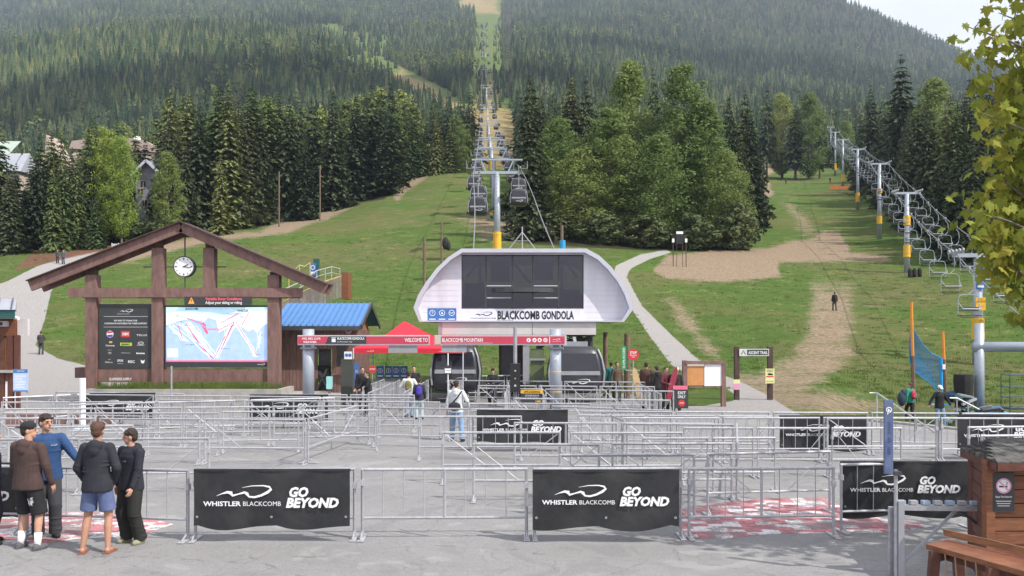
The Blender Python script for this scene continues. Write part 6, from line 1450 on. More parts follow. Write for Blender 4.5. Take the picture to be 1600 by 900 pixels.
run([345, 470, 592], 643, 640, 'AB', 'the row crossing the middle left')
run([0, 112, 225, 338], 628, 627, 'B', 'the fifth row on the left')
run([440, 545, 650], 616, 617, 'A', 'the row just behind the leftward far banner')
run([1065, 1180, 1296, 1412], 668, 668, 'B', 'the low row left of the blue post')
run([700, 812, 925], 630, 630, 'B', 'the row above the middle banner')
run([1000, 1110, 1215], 684, 683, 'B', 'the row left of the right front gate')
run([900, 1010, 1120, 1210], 648, 650, 'B', 'the braced row right of the middle banner')
run([800, 885, 968, 1050], 622, 625, 'B', 'the row beside the steel pillar')
# back part of the maze near the station
run([773, 850, 930, 1000], 586, 585, 'A', 'the farthest row in front of the right parked cabin')
run([670, 730, 790, 850], 588, 586, 'A', 'the farthest row in front of the left parked cabin')
run([700, 790, 880, 965, 1010], 594, 597, 'B', 'the second farthest row by the station')
run([745, 840, 935, 1025], 602, 604, 'B', 'the third farthest row by the station')
run([746, 850, 950, 1055], 606, 611, 'A', 'the fourth farthest row by the station')
run([860, 960, 1052], 634, 641, 'B', 'the row behind the right end of the middle banner')
run([672, 748], 590, 590, 'B', 'the gate left of the parked cabin')
for px, n_, y0_, lb in ((590, 3, 31, 'left of the canopy lane'), (641, 3, 31, 'right of the canopy lane'), (790, 3, 29, 'left of the steel pillar'), (706, 2, 33, 'behind the woman in white'), (1015, 3, 30.5, 'near the waiting group'), (560, 2, 34, 'beside the tall dark cabinet'), (845, 2, 30, 'behind the steel pillar')):
    X = (px-800)/F*33
    for k in range(n_): put_barrier('A', X+.05*k, y0_+1.3+k*2.66, R(90), 'barrier running away from the camera %s, %s nearest' % (lb, 'first' if k == 0 else ordn(k)))
for (xa, pya, xb, pyb, lb) in ((941, 643, 976, 657, 'beside the middle banner'), (1152, 661, 1150, 692, 'at the right end of the braced rows'), (480, 654, 560, 633, 'joining the left rows')):
    Ya = Ytop(pya); Yb = Ytop(pyb); A_ = Vector(((xa-800)/F*Ya, Ya)); B_ = Vector(((xb-800)/F*Yb, Yb)); d = B_-A_
    put_barrier('B', (A_.x+B_.x)/2, (A_.y+B_.y)/2, math.atan2(d.y, d.x), 'queue barrier turned to join two rows %s' % lb, (d.length-.05)/2.6)

# ---------------------------------------------------------------- banners
def banner(px0, px1, pyt, label, seed, sag=.14):
    Y = (H-1.13)*F/(pyt-HZ); Xa = (px0-800)/F*Y; Xb = (px1-800)/F*Y; W_ = Xb-Xa; hgt = .86
    t = thing('barrier_banner', label, 'banner', (Xa, Y-.06, 1.13), 0, 'black banners on the barriers')
    rd = random.Random(seed); nx, nz = 36, 12; vs = []; ph = rd.random()*6; rd_f = rd.uniform(6, 13)
    for j in range(nz+1):
        for i in range(nx+1):
            u = i/nx; v = j/nz; zb_ = -hgt-sag*(abs(math.sin(PI*(u*2+.12*math.sin(ph))))**.7)*0.4-0.025*math.sin(u*rd_f+ph)
            wv_ = .010*math.sin(u*17+ph+v*2)+.014*math.sin(u*6+v*5+ph)*v
            vs.append((u*W_, wv_-.004, zb_*v))
    fs = [(j*(nx+1)+i, (j+1)*(nx+1)+i, (j+1)*(nx+1)+i+1, j*(nx+1)+i+1) for j in range(nz) for i in range(nx)]
    MB().add(vs, fs).build('cloth', M['vinyl'], t, smooth_=True)
    k = W_/2.42; y = -.03
    MB().bb((.0, -.012, -.16*0-.015), (W_, .05, .02)).build('top_hem', M['vinyl'], t)
    swoosh(M['white'], t, (.36*k, y, -.43*k), .86*k)
    text('WHISTLER', .07*k, M['white'], t, (.16*k, y, -.545*k), width=.585*k, bold=.028); text('BLACKCOMB', .07*k, M['white'], t, (.765*k, y, -.545*k), width=.585*k)
    text('GO', .14*k, M['white'], t, (1.47*k, y, -.40*k), width=.30*k, bold=.05, shear=.22); text('BEYOND', .14*k, M['white'], t, (1.43*k, y, -.565*k), width=.82*k, bold=.05, shear=.22)
    mb = MB()
    for x in (.06, W_/2, W_-.06): ring(mb, (x, -.72), .018, .008, y, 8)
    mb.build('eyelet', M['rim'], t, kind='stuff')
    return t
banner(-206, 36, 724, 'black banner cut by the left edge behind the brown hoodie', 1)
banner(305, 548, 734, 'leftmost complete large black banner in the front row', 2)
banner(832, 1060, 735, 'large black banner in the middle of the front row', 3)
banner(1312, 1510, 722, 'large black banner partly behind the blue sign post', 4)
banner(745, 887, 641, 'black banner in the middle of the maze behind the front rows', 5, .05)
banner(1217, 1352, 650, 'black banner on the back right row below the ascent trail gate', 6, .05)
banner(1494, 1640, 649, 'black banner at the right edge behind the kiosk roof', 7, .05)
banner(133, 243, 614.5, 'small far black banner below the sponsor board', 8, .05)
banner(391, 513, 617, 'small far black banner below the left steel pillar', 9, .05)
t = thing('hazard_notice', 'black notice with yellow header hung on a barrier left of the steel pillar', 'sign', (P(831, 0, 31).x, 30.9, P(0, 629, 31).z), R(-4)); MB().bb((-.36, 0, 0), (.36, .02, .42)).build('panel', M['board'], t)
MB().bb((-.38, -.01, .32), (.38, -.001, .44)).build('yellow_header', M['yellow'], t); text('UPLOADING', .07, M['black'], t, (-.28, -.014, .345), width=.56, bold=.02); text('GONDOLA IS', .06, M['white'], t, (-.24, -.004, .22), width=.48); text('NOT OPEN', .06, M['white'], t, (-.24, -.004, .12), width=.48); mb = MB(); flat(mb, .12, .03, .3, .08, -.004); mb.build('yellow_mark', M['yellow'], t)

# ---------------------------------------------------------------- painted pavement art
def painted(name, pts, label, seed):
    m, nt, b, L = node_mat(name+'_paint')
    tc = nt.nodes.new('ShaderNodeTexCoord'); mp = nt.nodes.new('ShaderNodeMapping'); mp.inputs['Scale'].default_value = (3.6, 5.2, 1); mp.inputs['Rotation'].default_value = (0, 0, .05); L(tc.outputs['Object'], mp.inputs[0])
    fl = nt.nodes.new('ShaderNodeVectorMath'); fl.operation = 'FLOOR'; L(mp.outputs[0], fl.inputs[0]); wn = nt.nodes.new('ShaderNodeTexWhiteNoise'); L(fl.outputs[0], wn.inputs['Vector'])
    c = ramp(nt, wn.outputs[0], [(0, (.52, .20, .22)), (.56, (.58, .30, .31)), (.60, (.70, .66, .66)), (1, (.72, .70, .70))]); nt.nodes[-1].color_ramp.interpolation = 'CONSTANT'
    wear = nnoise(nt, tc.outputs['Object'], 3.5, 8, .8); w2 = nnoise(nt, tc.outputs['Object'], 30, 3, .8); w3 = nnoise(nt, tc.outputs['Object'], .7, 3, .6)
    k = math2(nt, 'ADD', math2(nt, 'MULTIPLY', wear, .65), math2(nt, 'MULTIPLY', w2, .35)); k = math2(nt, 'ADD', k, mrange(nt, w3, .3, .7, -.07, .07))
    al = mrange(nt, k, .48, .55, .9, 0.1)
    L(c, b.inputs['Base Color']); b.inputs['Roughness'].default_value = .8; tr = nt.nodes.new('ShaderNodeBsdfTransparent'); mx = nt.nodes.new('ShaderNodeMixShader')
    L(al, mx.inputs[0]); L(tr.outputs[0], mx.inputs[1]); L(b.outputs[0], mx.inputs[2]); L(mx.outputs[0], nt.nodes['Material Output'].inputs[0])
    ps = []
    for px, py in pts: Y = H*F/(py-HZ); ps.append(((px-800)/F*Y, Y, .011))
    tag(MB().add(ps, [tuple(range(len(ps)))]).build(name, m), kind='structure')
painted('painted_ground_art', [(1060, 842), (1062, 800), (1090, 792), (1140, 784), (1200, 779), (1290, 779), (1320, 795), (1380, 812), (1460, 823), (1400, 833), (1300, 834), (1200, 836), (1130, 843)], '', 1)
painted('painted_ground_art', [(-120, 850), (-120, 798), (0, 802), (120, 800), (200, 804), (272, 820), (215, 838), (120, 843), (60, 852)], '', 2)

# ---------------------------------------------------------------- chairlift on the right
CP = [(1720, 555, 38), (1528, 401, 63), (1417, 303, 117), (1374, 257, 152), (1340, 234, 205), (1317, 219, 270), (1305, 207, 340), (1298, 199, 420), (1292, 192, 520)]
def rope_at(Y):
    ys_ = [c[2] for c in CP]; pxx = float(np.interp(Y, ys_, [((c[0]-800)/F*c[2]) for c in CP])); zz = float(np.interp(Y, ys_, [H-(c[1]-HZ)/F*c[2] for c in CP])); return pxx, zz
tg = [1.0]
for side, nm in ((-1.55, 'left'), (1.55, 'right')):
    pts = []
    for Y in list(np.linspace(38, 63, 8))+list(np.linspace(66, 520, 80)):
        x, z = rope_at(Y); i0 = max(i for i, c in enumerate(CP) if c[2] <= Y+.01); i1 = min(i0+1, len(CP)-1); a, b_ = CP[i0][2], CP[i1][2]; tt = 0 if a == b_ else (Y-a)/(b_-a)
        pts.append((x+side, Y, z-(b_-a)*.022*4*tt*(1-tt)*.5+.2))
    tag(MB().tube(pts, [.03+.00008*p[1] for p in pts], 5).build('haul_rope', M['rope']), 'steel haul rope of the chairlift, %s strand of the pair' % nm, 'cable')
def make_chair():
    t = thing('lift_chair', 'x', 'lift chair', (0, 0, -60), 0, 'empty chairs of the chairlift')
    mb = MB(); pts = []
    for k in range(21):     # rounded rectangular loop, 1.4 wide and 1.5 tall
        a = 2*PI*k/20; c, s_ = math.cos(a), math.sin(a); pts.append((.70*math.copysign(abs(c)**.45, c), 0, .75+.75*math.copysign(abs(s_)**.45, s_)))
    mb.tube(pts, .027, 5); mb.build('frame', M['towers'], t)
    MB().bb((-.68, -.48, .10), (.68, .05, .16)).build('seat', M['darkmetal'], t)
    mb = MB()
    for z in (.40, .58): mb.bb((-.68, .0, z), (.68, .05, z+.09))
    mb.build('backrest', M['darkmetal'], t)
    mb = MB(); mb.tube([(-.66, -.02, .95), (-.6, -.45, .55), (.6, -.45, .55), (.66, -.02, .95)], .03, 4); mb.build('safety_bar', M['towers'], t)
    mb = MB(); mb.tube([(0, 0, 1.5), (.28, .0, 1.75), (.36, 0, 2.2), (.30, 0, 2.7), (.05, 0, 3.0), (0, 0, 3.2)], .032, 5); mb.bb((-.06, -.2, 3.15), (.06, .2, 3.3)); mb.build('hanger', M['towers'], t)
    return t
chr_ = make_chair(); first = True
rd = random.Random(5)
for side, nm, Y in ((-1.55, 'left', 58.5), (1.55, 'right', 62.0)):
    i = 0
    while Y < 330:
        x, z = rope_at(Y); i0 = max(q for q, c in enumerate(CP) if c[2] <= Y+.01); i1 = min(i0+1, len(CP)-1); a, b_ = CP[i0][2], CP[i1][2]; tt = (Y-a)/(b_-a)
        z = z-(b_-a)*.022*4*tt*(1-tt)*.5+.2-3.25
        lb = 'empty double chair on the %s strand of the chairlift, %s nearest' % (nm, 'the' if i == 0 else ordn(i))
        loc = (x+side, Y, z)
        if first: first = False; chr_.location = loc; chr_['label'] = lb; o = chr_
        else: o = dup(chr_, loc, 0, lb)
        o.rotation_euler = (0, 0, rd.uniform(-.1, .1)); i += 1; Y += 7.0+Y*.006
for i, (px, py, Y) in enumerate(CP[1:8]):
    x, zt_ = rope_at(Y); zg = gz(x, Y)-.4; h_ = zt_-zg
    t = thing('chairlift_tower', '%s grey chairlift tower with yellow padding%s' % ('nearest' if i == 0 else ordn(i)+' nearest', ' and a blue round sign' if i == 0 else ''), 'lift tower', (x, Y, zg), 0, 'chairlift towers')
    r0 = .36 if i == 0 else .38; MB().cyl((0, 0, 0), (0, 0, h_), r0, .27, 16).build('pole', M['towers'], t, smooth_=True)
    MB().bb((-1.75, -.18, h_-.05), (1.75, .18, h_+.22)).build('crossarm', M['towers'], t)
    for s_ in (-1.55, 1.55):
        mb = MB(); mb.bb((s_-.06, -1.1, h_+.22), (s_+.06, 1.1, h_+.32))
        for k in range(5): mb.cyl((s_-.05, -1+k*.5, h_+.38), (s_+.05, -1+k*.5, h_+.38), .16, .16, 8)
        mb.build('sheave_train', M['midmetal'], t)
    pads = [(465, 485), (497, 530)] if i == 0 else ([(337, 352), (383, 402)] if i == 1 else ([(295, 302), (338, 350)] if i == 2 else []))
    if i > 2: pads = [(H-(0-HZ), 0)] and [None]
    for pd in pads:
        if pd is None: za, zb_ = h_*.15, h_*.3; MB().cyl((0, 0, za), (0, 0, zb_), .46, .45, 12).build('crash_pad', M['yellow'], t); continue
        za = P(0, pd[1], Y).z-zg; zb_ = P(0, pd[0], Y).z-zg
        if i == 0 and pd[0] == 465: MB().bb((-.34, -.40, za+.0), (.34, -.33, zb_)).build('yellow_plate', M['yellow'], t)
        else: MB().cyl((0, 0, za), (0, 0, zb_), r0+.07, r0+.06, 14).build('crash_pad', M['yellow'], t)
    if i == 0:
        za, zb_ = P(0, 452, Y).z-zg, P(0, 418, Y).z-zg; MB().bb((-.30, -.38, za), (.30, -.32, zb_)).build('blue_plate', M['blue'], t); mb = MB(); ring(mb, (0, zb_-.42), .24, .06, -.39); mb.ribbon([(-.1, zb_-.5, .05), (0, zb_-.36, .08), (.1, zb_-.34, .05)], -.39); flat(mb, -.22, za+.1, .22, za+.25, -.39); mb.build('white_symbol', M['white'], t)
    mb = MB()
    for k in range(int((h_-1.5)/.5)): mb.bb((-.15, -r0-.14, 1.5+k*.5), (.15, -r0-.10, 1.53+k*.5))
    mb.build('ladder_rung', M['midmetal'], t, kind='stuff')
# loading-station beam at the right edge
Yb = 40; t = thing('loading_gantry', 'horizontal grey steel tube on a round column beside the nearest chairlift tower', 'gantry', (P(1530, 0, Yb).x, Yb, gz(P(1530, 0, Yb).x, Yb)))
z = P(0, 542, Yb).z-t.location.z; MB().cyl((-.25, 0, z), (9, 0, z), .22, .22, 16).build('beam', M['towers'], t, smooth_=True); MB().cyl((0, 0, 0), (0, 0, P(0, 505, Yb).z-t.location.z), .22, .2, 16).build('column', M['towers'], t, smooth_=True)
MB().cyl((8.7, 0, 0), (8.7, 0, z), .22, .2, 12).build('column', M['towers'], t)
t = thing('lift_equipment_pile', 'heap of blue and grey lift parts and mats around the foot of the gantry column', 'equipment', (P(1505, 0, 39).x, 39, gz(P(1505, 0, 39).x, 39)))
rd = random.Random(8); z0 = 0.0
for k in range(34):
    x = rd.uniform(-1.2, 2.0); y = rd.uniform(-.6, .8); z = rd.uniform(.2, 1.5)*(1-abs(x-.0)/3); d = (rd.uniform(.2, .8), rd.uniform(.05, .3), rd.uniform(.04, .12))
    MB().box((x, y, z), d, Euler((rd.uniform(-.2, .2), rd.uniform(-.3, .3), rd.uniform(-.6, .6))).to_matrix()).build('part', [M['netblue'], M['galv'], M['darkmetal'], M['towers'], M['teal']][k % 5], t)
t2 = thing('black_bin', 'black bin with dark blue cloth beside the equipment heap', 'bin', (P(1500, 0, 40.2).x, 39.9, gz(P(1500, 0, 39.9).x, 39.9))); MB().lathe([(.3, 0), (.38, 1.2), (.42, 1.9), (.40, 2.15)], n=10).build('body', M['rubber'], t2); MB().ell((-.5, 0, 1.15), (.4, .3, .25)).build('cloth', mat('navy_cloth', (.012, .03, .08), .9), t2)
t = thing('loading_mat', 'dark blue-grey loading mat lying at the right edge', 'mat', (P(1580, 0, 40).x, 38, gz(P(1580, 0, 38).x, 38))); MB().bb((-2.2, -2.5, .02), (4, 1.5, .5)).build('mat', mat('dark_slate_rubber', (.05, .07, .09), .7), t)
t = thing('metal_cage_cart', 'thin metal-framed cart at the right edge on the grass', 'cart', (P(1594, 0, 44).x, 44, gz(P(1594, 0, 44).x, 44)))
mb = MB()
for x in (-.5, .8):
    for y in (0, .8): mb.tube([(x, y, 0), (x, y, 1.9)], .025, 4)
for z in (.3, .8, 1.3, 1.9): mb.tube([(-.5, 0, z), (.8, 0, z), (.8, .8, z), (-.5, .8, z), (-.5, 0, z)], .02, 4)
mb.build('frame', M['teal'], t); MB().bb((-.5, 0, .2), (.8, .8, .26)).build('tray', M['darkmetal'], t)
# three small bins by the second tower
for k, px in enumerate((1422, 1429, 1437)):
    g = G(px, 112); t = thing('stacked_bag', 'small dark upright bag on the grass beside the second chairlift tower, %s of three' % ('left', 'middle', 'right')[k], 'bag', tuple(g), 0, 'dark bags by the second chairlift tower'); MB().lathe([(.24, 0), (.3, .3), (.27, .9), (.12, 1.15)], n=8).build('bag', M['rubber'], t)
# blue safety net on two orange poles
Yn = 43; t = thing('blue_safety_net', 'sagging blue safety net hung between two orange-topped poles', 'net', (P(1450, 0, Yn).x, Yn, gz(P(1450, 0, Yn).x, Yn)))
def Nn(px, py): p = P(px, py, Yn)-t.location; return p
for (px, yt, yb) in ((1424, 472, 640), (1473, 518, 615)):
    a = Nn(px, yt); b_ = Nn(px+4, yb); m_ = a.lerp(b_, .5 if px == 1424 else .45); MB().cyl(a, m_, .07, .08, 8).build('pole_top', M['orange'], t); MB().cyl(m_, b_, .09, .11, 8).build('pole_foot', M['logp'], t)
mb = MB(); nu, nv = 34, 16
tp_ = [Nn(1425, 505), Nn(1428, 516), Nn(1434, 526), Nn(1443, 540), Nn(1455, 552), Nn(1472, 560)]; bt_ = [Nn(1421, 560), Nn(1424, 570), Nn(1430, 580), Nn(1440, 590), Nn(1452, 597), Nn(1468, 615)]
def samp(A, u): f = u*(len(A)-1); i = min(int(f), len(A)-2); return A[i].lerp(A[i+1], f-i)
for i in range(nu+1):
    u = i/nu; a = samp(tp_, u); b_ = samp(bt_, u); mb.tube([a, a.lerp(b_, .5)+Vector((0, .15, 0)), b_], .012, 3)
for j in range(nv+1): v = j/nv; mb.tube([samp(tp_, i/10).lerp(samp(bt_, i/10), v)+Vector((0, .15*math.sin(PI*v), 0)) for i in range(11)], .012 if 0 < j < nv else .03, 3)
mb.build('net', M['netblue'], t)
MB().cyl(Nn(1470, 560), Nn(1471, 628), .09, .09, 8).build('rolled_net', M['netblue'], t); a = Nn(1473, 573); MB().box((a.x, -.12, a.z), (.14, .03, .24)).build('label_plate', M['white'], t)
# orange netting at the top of the right meadow
t = thing('orange_netting', 'strip of orange safety netting lying across the top of the right meadow', 'net', tuple(G(1326, 262))); 
for k in range(8):
    x = (k-4)*1.4; MB().bb((x+.02, -.05, .1), (x+1.36, .02, 1.1+.2*math.sin(k*2))).build('panel', mat('orange_red_net', (.52, .15, .05), .7), t)
# metal stair rails down to the chairlift
for k, (px0, py0, px1, py1, Y) in enumerate(((1370, 614, 1500, 702, 30.5), (1495, 622, 1530, 640, 31.5))):
    t = thing('stair_rail', '%s sloping steel handrail at the edge of the plaza in front of the net' % ('longer left' if k == 0 else 'shorter right'), 'handrail', (P(px0, 0, Y).x, Y, 0)); a = P(px0, py0, Y)-t.location; b_ = P(px1, py1, Y-2.5*(1-k))-t.location
    mb = MB(); mb.tube([(a.x-.25, a.y, a.z), a, b_], .03, 6)
    mb.build('rail', M['galv'], t)
    for q in (0, .5): p = a.lerp(b_, q); MB().cyl((p.x, p.y, -.9), tuple(p), .025, .025, 6).build('post', M['galv'], t)

# ---------------------------------------------------------------- foreground right: blue post with frame, kiosk, bench
Yp = 12.3; t = thing('blue_sign_post', 'tall narrow blue sign board on a galvanised post in the right foreground', 'sign post', (P(1388, 0, Yp).x, Yp-.3, 0))
def Bp(px, py): p = P(px, py, Yp-.3); return p.x-t.location.x, p.z
a = Bp(1382, 740); b_ = Bp(1393, 625); MB().bb((a[0]-.01, -.03, a[1]), (b_[0]+.01, .01, b_[1])).build('sign_board', mat('faded_blue_board', (.085, .12, .23), .55, .25, 6, dirt=(.22, .24, .29, .4)), t)
mb = MB(); c1 = Bp(1387.5, 640); ring(mb, c1, .04, .012, -.034, 14); mb.ribbon([(c1[0]-.02, c1[1]-.06, .015), (c1[0], c1[1]+.01, .03), (c1[0]+.02, c1[1]-.02, .015)], -.034); mb.build('symbol', M['white'], t)
mb = MB()
for k, py in enumerate((660, 664, 668, 672, 676, 684, 687, 690, 699, 702, 705, 708)): c1 = Bp(1388, py); flat(mb, c1[0]-.018, c1[1]-.010, c1[0]+.018, c1[1]+.010, -.034)
mb.build('vertical_lettering', mat('dark_blue_print', (.05, .08, .2), .5), t)
MB().cyl((0, .06, 0), (0, .06, Bp(0, 735)[1]), .025, .025, 10).build('post', M['galv'], t); MB().bb((.02, .02, 0), (.10, .10, Bp(0, 784)[1])).build('square_post', M['midmetal'], t)
MB().box((0, .03, Bp(0, 740)[1]), (.1, .1, .05)).build('clamp', M['darkmetal'], t)
t3 = thing('roller_rack', 'galvanised rack rail with a row of grey-blue blocks leading to the kiosk', 'rack', (P(1395, 0, Yp-.2).x, Yp-.15, 0)); a = P(1393, 789, Yp)-t3.location; b_ = P(1520, 782, Yp+.4)-t3.location
MB().bar((a.x, 0, a.z), (b_.x, 0, b_.z), .10, .07).build('rail', M['galv'], t3)
for k in range(8):
    q = Vector((a.x, 0, a.z)).lerp(Vector((b_.x, 0, b_.z)), (k+.4)/8); MB().box((q.x, 0, q.z+.07), (.10, .08, .05)).build('block', [mat('grey_blue_plastic', (.30, .38, .5), .5), M['galv']][k % 2], t3)
MB().bar((.03, .02, .02), (P(1488, 0, Yp).x-t3.location.x, .02, a.z-.03), .03, .035).build('brace', M['midmetal'], t3); q = P(1488, 792, Yp)-t3.location; MB().bar((q.x, .03, q.z), (q.x+.3, .03, q.z-.22), .03, .035).build('brace', M['darkmetal'], t3)
MB().bb((b_.x-.04, -.04, 0), (b_.x+.04, .04, b_.z)).build('leg', M['galv'], t3); MB().bb((-.02, 0, 0), (.05, .06, a.z)).build('leg', M['galv'], t3)
# kiosk
Yk = 11.6; kx = P(1513, 0, Yk+.95).x; ks = thing('cedar_kiosk', 'cedar plank kiosk with a grey shingled roof and no smoking notice at the right edge', 'kiosk', (kx, Yk, 0))
def Kq(px, py, Y=Yk): p = P(px, py, Y); return p.x-kx, p.z
zt_ = Kq(0, 722)[1]; wl_ = Kq(1547, 0)[0]
# left side wall seen obliquely: boards
nb = 9
bh = zt_/nb
for k in range(nb):
    z = k*bh
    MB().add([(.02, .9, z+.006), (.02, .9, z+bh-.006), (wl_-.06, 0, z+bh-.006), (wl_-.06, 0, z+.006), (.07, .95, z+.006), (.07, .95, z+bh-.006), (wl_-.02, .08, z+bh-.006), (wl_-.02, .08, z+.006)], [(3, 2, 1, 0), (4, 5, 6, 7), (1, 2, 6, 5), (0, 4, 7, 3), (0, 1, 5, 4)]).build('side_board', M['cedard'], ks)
xr_ = wl_+1.6
for k in range(nb):
    z = k*bh; MB().bb((wl_+.06, .02, z+.006), (xr_, .06, z+bh-.006)).build('wall_board', M['cedar'], ks)
MB().bb((wl_+.05, .061, 0), (xr_, .08, zt_)).build('backing', M['timberd'], ks)
MB().bb((wl_-.06, -.03, 0), (wl_+.05, .09, zt_+.02)).build('corner_trim', M['cedar'], ks)
MB().bb((wl_+.05, -.012, zt_-.13), (xr_, .0199, zt_)).build('head_board', M['cedar'], ks)
MB().bb((wl_+.05, -.012, zt_-.58), (wl_+.12, .0199, zt_-.13)).build('frame_trim', M['cedar'], ks)
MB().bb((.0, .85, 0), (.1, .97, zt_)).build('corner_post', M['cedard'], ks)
# roof: shingle rows
ez = zt_+.02; rows = 7
A0 = Vector((-.07, .95, ez-.02)); A1 = Vector((wl_-.2, -.2, ez+.02)); A1 = Vector((wl_-.02, -.24, ez-.02))
fr = MB().add([(-.08, 1.0, ez), (wl_-.05, -.26, ez), (xr_+.2, -.26, ez), (xr_+.2, 1.3, ez+.10), (.6, 1.5, ez+.08)], [(0, 1, 2, 3, 4)])
fr.add([(-.08, 1.0, ez-.03), (wl_-.05, -.26, ez-.03), (xr_+.2, -.26, ez-.03), (xr_+.2, 1.3, ez+.06), (.6, 1.5, ez+.04)], [(4, 3, 2, 1, 0)]).build('roof_deck', M['timberd'], ks)
MB().bar((wl_-.05, -.27, ez-.045), (xr_+.2, -.27, ez-.045), .03, .09).bar((-.08, .99, ez-.045), (wl_-.05, -.26, ez-.045), .03, .09).build('fascia', M['cedard'], ks)
rd = random.Random(6)
for r_ in range(rows):
    v = r_/rows; yb_ = -.27+1.6*v; zb_ = ez+.10*v+.015; x = wl_-.07-(.55*v) + rd.uniform(0, .1)
    xs_ = (wl_-.06)+( .6-(wl_-.05))*v
    x = xs_
    while x < xr_+.15:
        w_ = rd.uniform(.10, .2); MB().add([(x+.004, yb_, zb_+.01), (x+w_-.004, yb_, zb_+.01), (x+w_-.004, yb_+.27, zb_+.03), (x+.004, yb_+.27, zb_+.03), (x+.004, yb_, zb_-.012), (x+w_-.004, yb_, zb_-.012)], [(0, 1, 2, 3), (4, 5, 1, 0)]).build('shingle', M['shingle'], ks); x += w_
# hip slope on the left
for r_ in range(5):
    v0, v1 = r_/5, (r_+1.15)/5
    p00 = Vector((-.09, 1.01, ez)).lerp(Vector((.6, 1.5, ez+.08)), v0); p01 = Vector((wl_-.06, -.27, ez)).lerp(Vector((.6, 1.5, ez+.08)), v0)
    p10 = Vector((-.09, 1.01, ez)).lerp(Vector((.6, 1.5, ez+.08)), min(v1, 1)); p11 = Vector((wl_-.06, -.27, ez)).lerp(Vector((.6, 1.5, ez+.08)), min(v1, 1))
    n_ = 7-r_
    for k in range(n_):
        a0, a1 = k/n_+.01, (k+1)/n_-.01; up = Vector((0, 0, .02)); up2 = Vector((0, 0, .04))
        MB().add([p00.lerp(p01, a0)+up2, p00.lerp(p01, a1)+up2, p10.lerp(p11, a1)+up, p10.lerp(p11, a0)+up, p00.lerp(p01, a0)+up-Vector((0, 0, .02)), p00.lerp(p01, a1)+up-Vector((0, 0, .02))], [(0, 1, 2, 3), (4, 5, 1, 0), (3, 2, 1, 0)]).build('shingle', M['shingle'], ks)
ns = thing('no_smoking_sign', 'dark notice with a red no smoking ring on the front of the cedar kiosk', 'sign', (P(1568, 0, Yk-.03).x, Yk-.03, P(0, 800, Yk-.03).z))
w_ = 17/F*Yk; h_ = 61/F*Yk; MB().bb((-w_, 0, 0), (w_, .02, h_)).build('panel', M['board'], ns)
mb = MB(); disc(mb, (0, h_*.67), .095, -.003, 28); mb.build('white_disc', M['white'], ns); mb = MB(); ring(mb, (0, h_*.67), .10, .020, -.006, 30); mb.ribbon([(-.062, h_*.67+.062, .018), (.062, h_*.67-.062, .018)], -.007); mb.build('red_ring', M['pink'], ns)
mb = MB(); flat(mb, -.06, h_*.67-.02, .05, h_*.67, -.005); mb.ribbon([(.03, h_*.67+.01, .008), (.05, h_*.67+.035, .01), (.03, h_*.67+.055, .008)], -.005); mb.build('cigarette', M['black'], ns)
text('Enjoy The Fresh Air', .022, M['white'], ns, (-w_*.75, -.004, h_*.37), width=w_*1.5, bold=.02)
mb = MB()
for k in range(3): flat(mb, -w_*.7+.01*k, h_*(.27-.06*k), w_*.7-.01*k, h_*(.285-.06*k), -.004)
mb.build('small_print', M['white'], ns)
# picnic bench
bn = thing('wooden_bench', 'orange-brown wooden bench with a raised back board in the bottom right corner', 'bench', (P(1500, 0, 9.7).x, 9.7, 0))
def Bn(px, py, Y): p = P(px, py, Y); return Vector((p.x-bn.location.x, p.y-bn.location.y, p.z))
zt2 = H-(862-HZ)/F*9.7
c00 = Bn(1447, 852, 9.95); sz = c00.z
# seat: a thick board from the back left to the front right
def onz(px, py, z): Y = (H-z)*F/(py-HZ); p = P(px, py, Y); return Vector((p.x-bn.location.x, Y-bn.location.y, z))
sz = .95
f0 = onz(1447, 850, sz); f1 = onz(1620, 898, sz); g0 = onz(1482, 842, sz); g1 = onz(1640, 882, sz)
m0 = f0.lerp(g0, .5); m1 = f1.lerp(g1, .5)
def slab(a, b_, c, d, t_, nm, m_):
    dn = Vector((0, 0, -t_)); MB().add([a, b_, c, d, a+dn, b_+dn, c+dn, d+dn], [(0, 1, 2, 3), (7, 6, 5, 4), (0, 4, 5, 1), (1, 5, 6, 2), (2, 6, 7, 3), (3, 7, 4, 0)]).build(nm, m_, bn)
slab(f0, f1, m1-Vector((0, .004, 0)), m0-Vector((0, .004, 0)), .055, 'seat_board', M['cedar']); slab(m0, m1, g1, g0, .055, 'seat_board', M['cedar'])
b0 = onz(1478, 838, sz+.04); b1 = onz(1640, 876, sz+.04); bu = Vector((0, .03, .07)); bk = Vector((0, .05, 0))
MB().add([b0, b1, b1+bu, b0+bu, b0+bk, b1+bk, b1+bu+bk, b0+bu+bk], [(0, 1, 2, 3), (7, 6, 5, 4), (3, 2, 6, 7), (0, 3, 7, 4), (0, 4, 5, 1)]).build('back_board', M['cedar'], bn)
d_ = (f1-f0).normalized()
for k, q in enumerate((.12, .85)):
    for s_ in (f0, g0):
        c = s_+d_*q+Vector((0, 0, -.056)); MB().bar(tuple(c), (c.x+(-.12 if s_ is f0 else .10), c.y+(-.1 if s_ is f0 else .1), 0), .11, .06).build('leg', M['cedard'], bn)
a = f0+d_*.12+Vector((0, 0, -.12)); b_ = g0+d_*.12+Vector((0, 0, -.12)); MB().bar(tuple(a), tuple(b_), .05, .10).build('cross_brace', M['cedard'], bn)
a = f0.lerp(g0, .5)+d_*.15+Vector((0, 0, -.12)); b_ = f0.lerp(g0, .5)+d_*1.3+Vector((0, 0, -.12)); MB().bar(tuple(a), tuple(b_), .05, .12).build('stretcher', M['cedard'], bn)
rd = random.Random(12)
